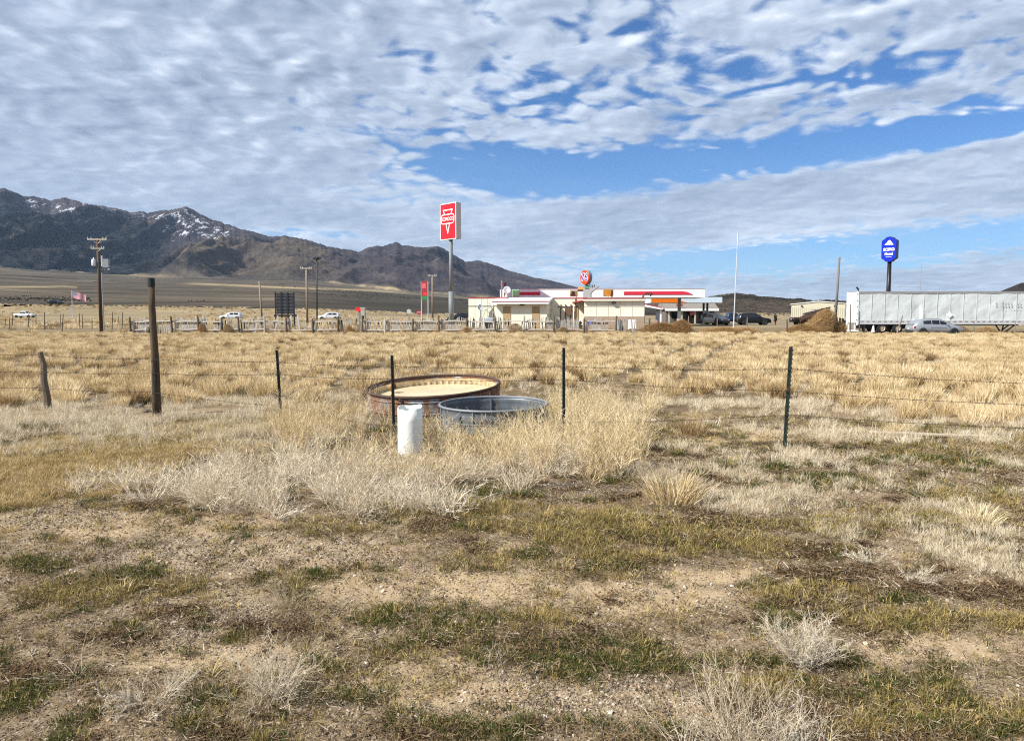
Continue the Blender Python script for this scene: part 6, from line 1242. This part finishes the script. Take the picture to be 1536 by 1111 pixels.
STN = stone_mat('gravel_stone', [(0, (.08, .06, .045)), (.3, (.18, .135, .093)), (.6, (.31, .24, .17)), (.9, (.44, .37, .29)), (.992, (.50, .43, .35)), (1, (.64, .59, .51))])
pebk = protos('pebbles', [pebble(700 + i, STN) for i in range(5)])

# --- the field of bunch grass beyond the wire
def field_keep(xy):
    px, py = pxpy(xy); nb = fbm(xy[:, 0] / 2.2, xy[:, 1] / 2.2, 3, 15); edge = np.interp(px, [0, 300, 560, 800, 960, 1080, 1180, 1300, 1536, 2000], [14.2, 14.2, 15.2, 16.5, 17.5, 16.0, 14.8, 12.9, 11.6, 11.0])
    k_ = (xy[:, 1] > edge + (nb - .5) * 3.5) & (xy[:, 1] < 69.5 + (px > 1000) * 0)
    # two wheel tracks running away to the right
    for off_ in (-.9, .9):
        tx = np.interp(xy[:, 1], [15, 22, 32, 46, 68], [2.3, 4.4, 8.0, 13.0, 21.5]) + off_; k_ &= np.abs(xy[:, 0] - tx) > (.30 + .1 * (nb - .5))
    k_ &= np.hypot(xy[:, 0] + 1.4, xy[:, 1] - 13.3) > 1.5
    return k_
rows = []; g0 = np.random.default_rng(42); y_ = 10.5
while y_ < 70:
    st_ = .64 + .0018 * y_; xw = y_ * 1.02 + 3; n_ = int(2 * xw / st_); xx = np.linspace(-xw, xw, n_) + g0.normal(0, st_ * .33, n_); rows.append(np.stack([xx, y_ + g0.normal(0, st_ * .36, n_)], -1)); y_ += st_ * .92
fxy = np.concatenate(rows); fxy = fxy[field_keep(fxy)]; dn = fbm(fxy[:, 0] / 4, fxy[:, 1] / 4, 3, 71); fxy = fxy[(dn + g0.uniform(-.2, .2, len(fxy))) > .30]
sc_ = g0.uniform(.65, 1.15, len(fxy)) * (0.76 + .6 * fbm(fxy[:, 0] / 3, fxy[:, 1] / 3, 2, 19)) * np.interp(fxy[:, 1], [12, 30, 70], [1.0, .95, 1.0])
scatter('field_bunchgrass', 'straw coloured bunch grass filling the field beyond the barbed wire', fieldk, 9, fxy, sc_, .10)
xy, u_ = sample(12000, 11, 68, R(44), 1.0, 5); m_ = (field_keep(xy) | (u_ < .25)) & (u_ < .6); xy = xy[m_]; scatter('field_undergrowth', 'short pale grass between the tussocks of the field', palek, 6, xy, np.interp(xy[:, 1], [10, 70], [.7, 1.2]) * g0.uniform(.5, 1.1, len(xy)), .3)

# --- bleached grass by the fence and on the right
def soft(xy, es): 
    s_ = 0
    for e in es: s_ = np.maximum(s_, e[5] * ell(xy[:, 0], xy[:, 1], *e[:5]) if len(e) > 5 else ell(xy[:, 0], xy[:, 1], *e))
    return s_
xy, u_ = sample(60000, 5.0, 17, R(42), 1.0, 6)
den_ = soft(xy, [(120, 640, 260, 34), (380, 645, 160, 30), (50, 605, 200, 20), (1330, 735, 330, 40), (1020, 700, 200, 26), (1400, 780, 220, 34), (1500, 830, 120, 40, 0, .5), (1230, 700, 120, 20), (1480, 700, 120, 26), (1060, 680, 140, 14), (600, 720, 200, 40), (1300, 655, 260, 10), (1100, 760, 90, 14), (960, 620, 120, 12), (1150, 612, 300, 12, 0, .85), (1400, 640, 200, 8, 0, .7), (1250, 640, 160, 8, 0, .6), (320, 600, 220, 16), (1120, 620, 160, 14, 0, .5), (940, 790, 200, 10, 0, .3)])
nz_ = fbm(xy[:, 0] / .5, xy[:, 1] / .5, 4, 33); avoid = soft(xy, [(1390, 684, 105, 11), (1035, 622, 50, 7), (960, 742, 120, 12), (850, 728, 80, 7), (1060, 662, 60, 10), (620, 668, 30, 20)])
k_ = (den_ * .62 + (nz_ - .5) * 1.9 - avoid * .7 > .29 + .5 * u_) & (den_ > .22); k_ &= (u_ * 9.7) % 1 < .6; xy = xy[k_]; near_s = np.interp(xy[:, 1], [5.5, 8, 11], [.55, .68, 1.0])
scatter('bleached_grass', 'wispy bleached dry grass along the fence line and at right', palek, 6, xy, g0.uniform(.28, .75, len(xy)) * near_s, .3)
# --- tall golden weeds round the tanks
xy, u_ = sample(30000, 7.5, 14.5, R(40), .6, 8)
den_ = soft(xy, [(850, 655, 110, 46), (800, 680, 110, 34), (760, 670, 90, 40), (500, 650, 75, 36), (660, 680, 90, 40), (900, 615, 70, 26), (590, 700, 80, 24, 0, .7), (945, 600, 50, 18, 0, .6), (430, 640, 40, 14, 0, .6), (700, 640, 60, 22, 0, .8)])
tank = (np.hypot((xy[:, 0] + 1.405) / 1.22, (xy[:, 1] - 13.3) / 1.22) < 1) | (np.hypot(xy[:, 0] + .19, xy[:, 1] - 11.35) < .92) | (np.hypot(xy[:, 0] + 1.26, xy[:, 1] - 9.12) < .2) | ((np.abs(xy[:, 0] + 1.28) < .22) & (xy[:, 1] < 9.1) & (xy[:, 1] > 8.2) & (u_ > .02)) | ((xy[:, 0] < -.9) & (xy[:, 0] > -2.3) & (xy[:, 1] > 9.3) & (u_ > .012)) | ((xy[:, 1] < 10.6) & (xy[:, 1] > 9.3) & (xy[:, 0] > -1) & (xy[:, 0] < -.5) & (u_ > .03))
k_ = (den_ > .30) & (u_ < .10 * den_ * sstep(.28, .58, fbm(xy[:, 0] / .45, xy[:, 1] / .45, 3, 99))) & ~tank; xy = xy[k_]
scatter('tall_golden_weeds', 'tall tangled golden dry weeds growing round the stock tanks', goldk, 5, xy, g0.uniform(.65, 1.2, len(xy)) * np.interp(pxpy(xy)[0], [400, 640, 700, 800, 860], [.85, .60, .60, .76, .80]), .15)
# --- pale twiggy bushes in front of them
xy, u_ = sample(30000, 5.6, 11, R(40), .6, 9)
den_ = soft(xy, [(430, 725, 170, 34), (600, 745, 120, 28), (300, 740, 90, 20), (520, 765, 120, 22), (700, 730, 110, 20), (160, 735, 60, 10, 0, .6), (820, 700, 80, 16, 0, .7), (1010, 742, 55, 14, 0, .9), (650, 770, 60, 14, 0, .8), (380, 760, 120, 14)])
k_ = (den_ > .28) & (u_ < .055 * den_ * sstep(.22, .52, fbm(xy[:, 0] / .4, xy[:, 1] / .4, 3, 98)) * 1.25) & ~((np.abs(xy[:, 0] + 1.28) < .25) & (xy[:, 1] > 8.0)); xy = xy[k_]
scatter('pale_dry_bushes', 'mass of whitish tan dry bushes in front of the white pipe', bushk, 5, xy, g0.uniform(.6, 1.15, len(xy)), .2)
# --- turf, moss, crumbs and gravel of the near ground
xy, u_ = sample(420000, 2.0, 13.5, R(41), 1.45, 10); M_ = masks(xy[:, 0], xy[:, 1]); dsc = np.interp(xy[:, 1], [2, 13], [.8, 2.0])
def take(p_): 
    k_ = u_ < p_; return xy[k_], dsc[k_] * g0.uniform(.55, 1.3, int(k_.sum()))
a, b1 = take(M_['green'] * .22); scatter('green_grass', 'low green grass patches on the near ground', greenk, 5, a, b1, .3)
u_ = 1 - u_; a, b1 = take(M_['yellow'] * .24 + M_['green'] * .05 + .006); scatter('yellow_turf', 'short yellowish dry turf on the near ground', yellk, 5, a, b1, .3)
u_ = (u_ * 7.13) % 1; a, b1 = take(.026 + .10 * M_['moss'] + .04 * M_['green'] + .06 * M_['yellow'] - .02 * M_['sand']); scatter('dead_grass_litter', 'scraps of dead grass and straw lying on the soil', thk, 6, a, b1 * .9, .12)
u_ = (u_ * 3.77) % 1; a, b1 = take(M_['moss'] * .17); scatter('brown_moss', 'dark reddish brown moss and dead leaves on the soil', mossk, 4, a, b1 * .9, .2, spin=None)
u_ = (u_ * 5.31) % 1; pb_ = .12 + .34 * M_['grav'] - .06 * M_['green'] - .05 * M_['yellow']; k_ = (u_ < pb_) & (xy[:, 1] < 9.5); a = xy[k_]
ps = g0.lognormal(-5.35, .42, len(a)) * np.interp(a[:, 1], [2, 9], [.85, 1.6]); scatter('gravel', 'loose gravel and small stones on the near ground', pebk, 5, a, ps, .6, zoff=.001)
# amber tufts at the left and scattered ones
xy, u_ = sample(90000, 2.6, 12.5, R(41), 1.2, 12)
den_ = soft(xy, [(150, 690, 220, 46), (60, 730, 120, 20), (380, 648, 60, 8), (240, 680, 120, 22), (300, 650, 90, 10), (30, 690, 90, 30), (330, 640, 60, 8, 0, .6)]); nz_ = fbm(xy[:, 0] / .35, xy[:, 1] / .35, 4, 37)
k_ = (den_ * .75 + (nz_ - .5) * 1.6 > .22 + .4 * u_) & (den_ > .15) | ((nz_ > .72) & (u_ < .006)); a = xy[k_]; scatter('amber_grass', 'small amber dry grass tufts, dense at the left below the fence', amberk, 5, a, g0.uniform(.35, .9, len(a)), .2)

# --- far brush on the valley floor and the hill
def bushblob(seed, m):
    import bmesh
    bm_ = bmesh.new(); r_ = random.Random(seed)
    for _ in range(5):
        q = Matrix.Translation((r_.uniform(-.5, .5), r_.uniform(-.5, .5), r_.uniform(.2, .7))); bmesh.ops.create_icosphere(bm_, subdivisions=1, radius=r_.uniform(.35, .6), matrix=q)
    for v_ in bm_.verts: v_.co *= r_.uniform(.8, 1.2)
    me = bpy.data.meshes.new('bush'); bm_.to_mesh(me); bm_.free(); me.materials.append(m); return me
JUN = stone_mat('far_juniper', [(0, (.018, .022, .016)), (.7, (.035, .037, .026)), (1, (.06, .055, .04))])
SAGE = stone_mat('far_sage', [(0, (.05, .047, .035)), (1, (.13, .115, .08))])
junk_ = protos('juniper', [bushblob(800 + i, JUN) for i in range(4)]); sagek = protos('sage', [bushblob(820 + i, SAGE) for i in range(4)])
g1 = np.random.default_rng(77)
def band(n, px0, px1, y0, y1, thr, sc, seed, p=0.5):
    u_ = (g1.uniform(px0, px1, n) - 768) / FPX; y_ = y0 + (y1 - y0) * g1.uniform(0, 1, n) ** (1 / (1 + p)); xy_ = np.stack([u_ * y_, y_], -1); nn = fbm(xy_[:, 0] / sc, xy_[:, 1] / (sc * 2.4), 4, seed); return xy_[nn > thr]
b0 = np.concatenate([band(2600, 420, 740, 900, 3200, .53, 160, 3), band(700, -60, 140, 560, 760, .50, 60, 4), band(400, 130, 420, 560, 700, .6, 60, 6), band(900, 150, 420, 2600, 4300, .58, 300, 7), band(1700, 1030, 1420, 760, 1340, .42, 60, 9)])
scatter('far_junipers', 'dark junipers dotting the distant valley floor and low hill', junk_, 4, b0, g1.uniform(.7, 1.4, len(b0)) * np.interp(b0[:, 1], [500, 3500], [.6, 1.5]), .1)
b0 = np.concatenate([band(6000, -100, 760, 75, 262, .46, 14, 13), band(2500, 1000, 1600, 140, 600, .5, 50, 14)])
scatter('roadside_brush', 'low tan brush and grass between the field and the highway', protos('roadside_tuft', [tri_mesh('roadside_tuft', *blades(60, .5, .3, .8, .9, .06, 860 + i, .6), (STRAW, BROWNG, PALE)[i % 3]) for i in range(4)]), 4, b0, g1.uniform(.5, 1.1, len(b0)), .1)
b0 = np.concatenate([band(260, 180, 940, 73, 76, .45, 3, 21), band(50, 180, 940, 70.5, 72, .50, 3, 22)])
scatter('brush_along_pickets', 'dry brush caught along the foot of the picket fence', protos('fence_brush', [tri_mesh('fence_brush', *stems(22, .75, .9, .012, 880 + i, br=8, brl=.45, base=.25), (TUMBLE, GOLD, TUMBLE)[i % 3]) for i in range(4)]), 4, b0, g1.uniform(.5, 1.15, len(b0)), .1)

# --- heaps of tumbleweed
def heap(name, label, px, py, Y, sx, sy, sz, n, m, seed, ln=.35, w_=.012, cat='tumbleweed', lean=0.0, z0=None):
    g = np.random.default_rng(seed); th_ = g.uniform(0, 2 * np.pi, n); rr_ = g.uniform(0, 1, n) ** .45; zz = g.uniform(0, 1, n) ** 1.2; cap = np.sqrt(np.maximum(1 - zz ** 1.7, .02)); bump = .8 + .4 * vnoise(th_ * 1.4, zz * 4, seed)
    p = np.stack([rr_ * cap * np.cos(th_) * sx * bump + lean * zz, rr_ * cap * np.sin(th_) * sy * bump, zz * sz], -1); d_ = g.normal(0, 1, (n, 3)); d_[:, 2] = np.abs(d_[:, 2]) * .8; d_ /= np.linalg.norm(d_, axis=1, keepdims=True); L_ = (ln * g.uniform(.4, 1.1, n))[:, None]
    s_ = np.cross(d_, g.normal(0, 1, (n, 3))); s_ /= np.linalg.norm(s_, axis=1, keepdims=True) + 1e-6; s_ *= w_ / 2; b_ = np.cross(d_, s_); b_ = b_ / (np.linalg.norm(b_, axis=1, keepdims=True) + 1e-6) * L_ * .12
    V_ = np.stack([p - s_, p + s_, p + d_ * L_ * .5 + b_ + s_ * .8, p + d_ * L_ * .5 + b_ - s_ * .8, p + d_ * L_], 1).reshape(-1, 3); o_ = (np.arange(n) * 5)[:, None]; F_ = np.concatenate([o_ + np.array([[0, 1, 2]]), o_ + np.array([[0, 2, 3]]), o_ + np.array([[3, 2, 4]])])
    me = tri_mesh(name, V_, F_, np.repeat(g.uniform(0, 1, n), 5), m); ob = bpy.data.objects.new(name, me); COL.objects.link(ob); x_ = X(px, Y); ob.location = (x_, Y, gz(x_, Y) if z0 is None else z0); tag(ob, label, cat); return ob
heap('tumbleweed_pile', 'tall orange-tan heap of tumbleweed leaning on dark boards left of the trailer', 1222, 497, 70.6, 1.65, 1.0, 2.25, 16000, TUMBLE, 1, lean=1.15)
heap('tumbleweed_pile', 'wide low heap of tumbleweed at the foot of the tall one', 1205, 497, 69.8, 1.9, .8, .85, 8000, TUMBLE, 2)
heap('tumbleweed_pile', 'brown tumbleweed heap below the right end of the red porch roof', 992, 497, 70.5, 2.3, .9, 1.0, 9000, TUMBLE, 3)
heap('tumbleweed_pile', 'tan tumbleweed heap in front of the fuel pump island columns', 1022, 497, 70.3, 1.3, .8, 1.25, 7000, TUMBLE, 4)
heap('tumbleweed_pile', 'low tumbleweed bank at the lot edge below the parked black cars', 1085, 497, 70.0, 2.9, .7, .60, 8000, TUMBLE, 5)
heap('tumbleweed_pile', 'thin tumbleweed bank at the foot of the tall slim white mast', 1118, 497, 70.3, 1.9, .6, .55, 4500, TUMBLE, 6)
heap('tumbleweed_pile', 'dark tangled tumbleweed filling the shaded side of the old boards', 1257, 498, 71.0, .95, .8, 1.1, 5500, TUMBLE, 7)
for i, (p_, w2_, h_) in enumerate([(303, .5, .9), (342, .6, .85), (524, .5, .7), (773, .9, .95), (700, .6, .6), (845, .7, .6), (1480, 1.4, .6), (1440, 1.2, .75)]):
    lbs = ['round tumbleweed against the pickets just right of the tall near post', 'tumbleweed caught behind pickets left of the silver car', 'tumbleweed by the fence under the red-topped dispenser', 'large dark tumbleweed at the fence below the lean-to doors', 'tumbleweed at the fence by the left store corner', 'tumbleweed at the fence below the lean-to right end', 'dry weeds under the trailer landing gear', 'dry weeds between the silver hatchback and landing gear']
    heap('tumbleweed', lbs[i], p_, 497, 71.2 if p_ < 1000 else 73.0, w2_, .5, h_, 2600, TUMBLE if i % 2 == 0 else BROWNG, 20 + i, ln=.25)
# dark upright boards behind the heap
YD_ = 71.6; t = thing('board_stack', 'dark upright weathered boards and leaning pale post beside the tumbleweed heap', 'board stack', (X(1241, YD_), YD_, -.2))
zt_ = P(1241, 469.5, YD_).z + .2
for i in range(13):
    xx = .05 + i * .135; hh = zt_ * (1 - .028 * i) + rnd.uniform(-.1, .1); MB().box(-.06, .06, -.03 - .02 * (i % 3), .03, 0, hh).build('board', mat('charred_board', (.045, .035, .028), .95, var=.4, streak=True), t, loc=(xx, 0, 0), rot=(0, rnd.uniform(-.06, .06), 0))
MB().path([(-.25, -.15, 0), (-.02, -.12, 1.1), (.06, -.1, zt_ + .1)], [.09, .085, .07], 7).build('leaning_post', mat('pale_post_wood', (.30, .24, .18), .9, var=.3, streak=True), t)

# --- single plants one can point at
def plant(name, label, cat, px, py, mesh, s=1.0, rz=0.0, group=None):
    q = gp(px, py); ob = bpy.data.objects.new(name, mesh); COL.objects.link(ob); ob.location = (q.x, q.y, gz(q.x, q.y)); ob.scale = (s, s, s); ob.rotation_euler = (0, 0, rz); return tag(ob, label, cat, group)
def shrub(label, px, py, n, h, spread, w_, seed, br=8, depth=2, m=None, wig=.09, droop=.02): plant('dead_shrub', label, 'shrub', px, py, tri_mesh('dead_shrub', *stems(n, h, spread, w_, seed, br=br, brl=.42, droop=droop, tube_=True, base=.05, depth=depth, wig=wig), m or BUSH))
shrub('rounded leafless grey shrub standing on the sandy strip at lower right', 1206, 984, 36, .32, 1.3, .0025, 31)
shrub('pale wiry dead shrub cut off by the bottom edge right of centre', 1110, 1122, 36, .44, .9, .0026, 32, br=6)
shrub('second wiry shrub at the bottom edge, right of the largest one', 1190, 1132, 22, .34, .9, .0021, 39, br=6)
shrub('thin wiry stems at the bottom edge left of the large pale shrub', 1035, 1122, 12, .32, .7, .0020, 42, br=4, depth=1)
shrub('dense pale dead shrub in the lower left foreground', 405, 1052, 40, .27, 1.8, .0023, 33)
shrub('flattened dead shrub left of the dense pale one', 225, 1052, 24, .20, 2.6, .0023, 34, droop=.06)
shrub('few thin pale twigs trailing over dirt at far lower left', 120, 1018, 9, .24, 4.0, .0014, 35, br=4, depth=1, droop=.06)
shrub('tiny dead twig cluster on green grass at lower centre', 742, 990, 9, .11, 1.2, .0017, 36, br=3, depth=1)
shrub('low tangle of dry twigs beside the shed straw, left of centre', 430, 905, 14, .16, 2.4, .0017, 37, droop=.03)
shrub('grey twiggy plant above the dark red moss at right', 1370, 868, 14, .17, 1.8, .0022, 38)
shrub('sparse dead stems lying among litter left of lower centre', 330, 1012, 9, .20, 3.0, .0014, 40, br=4, depth=1, droop=.05)
shrub('grey bleached twigs spread on bare ground at mid right', 1300, 845, 14, .16, 2.6, .0022, 41, droop=.04)
shrub('thin dry stem reaching in at the lower right corner', 1250, 905, 7, .16, .8, .0013, 43, br=3, depth=1)
for i, (px, py, s_, lb) in enumerate([(1010, 756, 1.9, 'large golden bunch of dry grass beside the dark gravel strip'), (1470, 786, 1.1, 'yellow grass tuft among bleached grass at right edge'), (941, 690, 1.2, 'upright straw yellow tuft right of the tall weeds')]):
    plant('grass_tuft', lb, 'grass tuft', px, py, tri_mesh('grass_tuft', *blades(240, .12, .12, .30, 1.0, .0055, 900 + i, .7), GOLD), s_ * .85)
for i, (px, py, s_, lb) in enumerate([(926, 972, .8, 'small amber tuft alone on green grass at lower centre'), (310, 893, .8, 'orange dry tuft in the left foreground'), (1380, 1008, .5, 'small straw tuft on the dirt strip at lower right'), (1320, 1002, .42, 'tiny pale tuft left of the small straw tuft at lower right'), (805, 918, .7, 'yellow tuft on the sandy ground at centre'), (818, 930, .5, 'lower yellow tuft just below another at centre'), (1475, 1093, .55, 'little straw tuft near the bottom right corner'), (1080, 945, .5, 'small straw tuft left of the rounded grey shrub'), (1170, 918, .6, 'amber tuft just above the rounded grey shrub'), (95, 815, .9, 'amber tuft on gravel at far left'), (58, 948, .5, 'pale amber tuft low at far left'), (15, 802, 1.1, 'amber clump at the left edge above the green patch')]):
    plant('grass_tuft', lb, 'grass tuft', px, py, tri_mesh('grass_tuft', *blades(120, .05, .04, .10, 1.2, .0032, 930 + i, .8), AMBER), s_)
for i, (px, py, s_, lb) in enumerate([(1040, 652, 1.0, 'isolated round brown tussock beyond the wire right of the tanks'), (1345, 650, .75, 'short straw tussock beside the long pale plank'), (1287, 613, .95, 'front row tussock first right of the right steel post'), (1330, 612, .8, 'front row tussock second right of the right steel post'), (1368, 618, 1.05, 'front row tussock third right of the right steel post'), (1412, 622, 1.05, 'front row tussock fourth right of the right steel post'), (1462, 632, 1.1, 'front row tussock fifth right of the right steel post, lowest of the row'), (1504, 626, 1.0, 'front row tussock last before the right edge'), (142, 582, .6, 'small dark tussock right of the short gnarled post'), (600 - 130, 600, 1.1, 'big brown tussock left of the rusty tank'), (520, 625, .9, 'shaggy tussock touching the rusty tank at left'), (1010, 590, 1.2, 'large golden tussock by the wheel track')]):
    plant('tussock', lb, 'tussock', px, py, tri_mesh('tussock', *blades(300, .17, .18, .38, .75, .006, 960 + i, .5), BROWNG if i in (0, 8, 9, 10) else STRAW), s_)
for i, (px, py, s_, lb) in enumerate([(558, 618, 1.0, 'leaning long straw stems against the left side of the rusty tank'), (505, 640, 1.0, 'fan of long straw stems left of the steel post by the pipe')]):
    plant('weed_clump', lb, 'weed', px, py, tri_mesh('weed_clump', *stems(22, .55, .9, .003, 990 + i, br=5, brl=.3, base=.1), GOLD), s_)
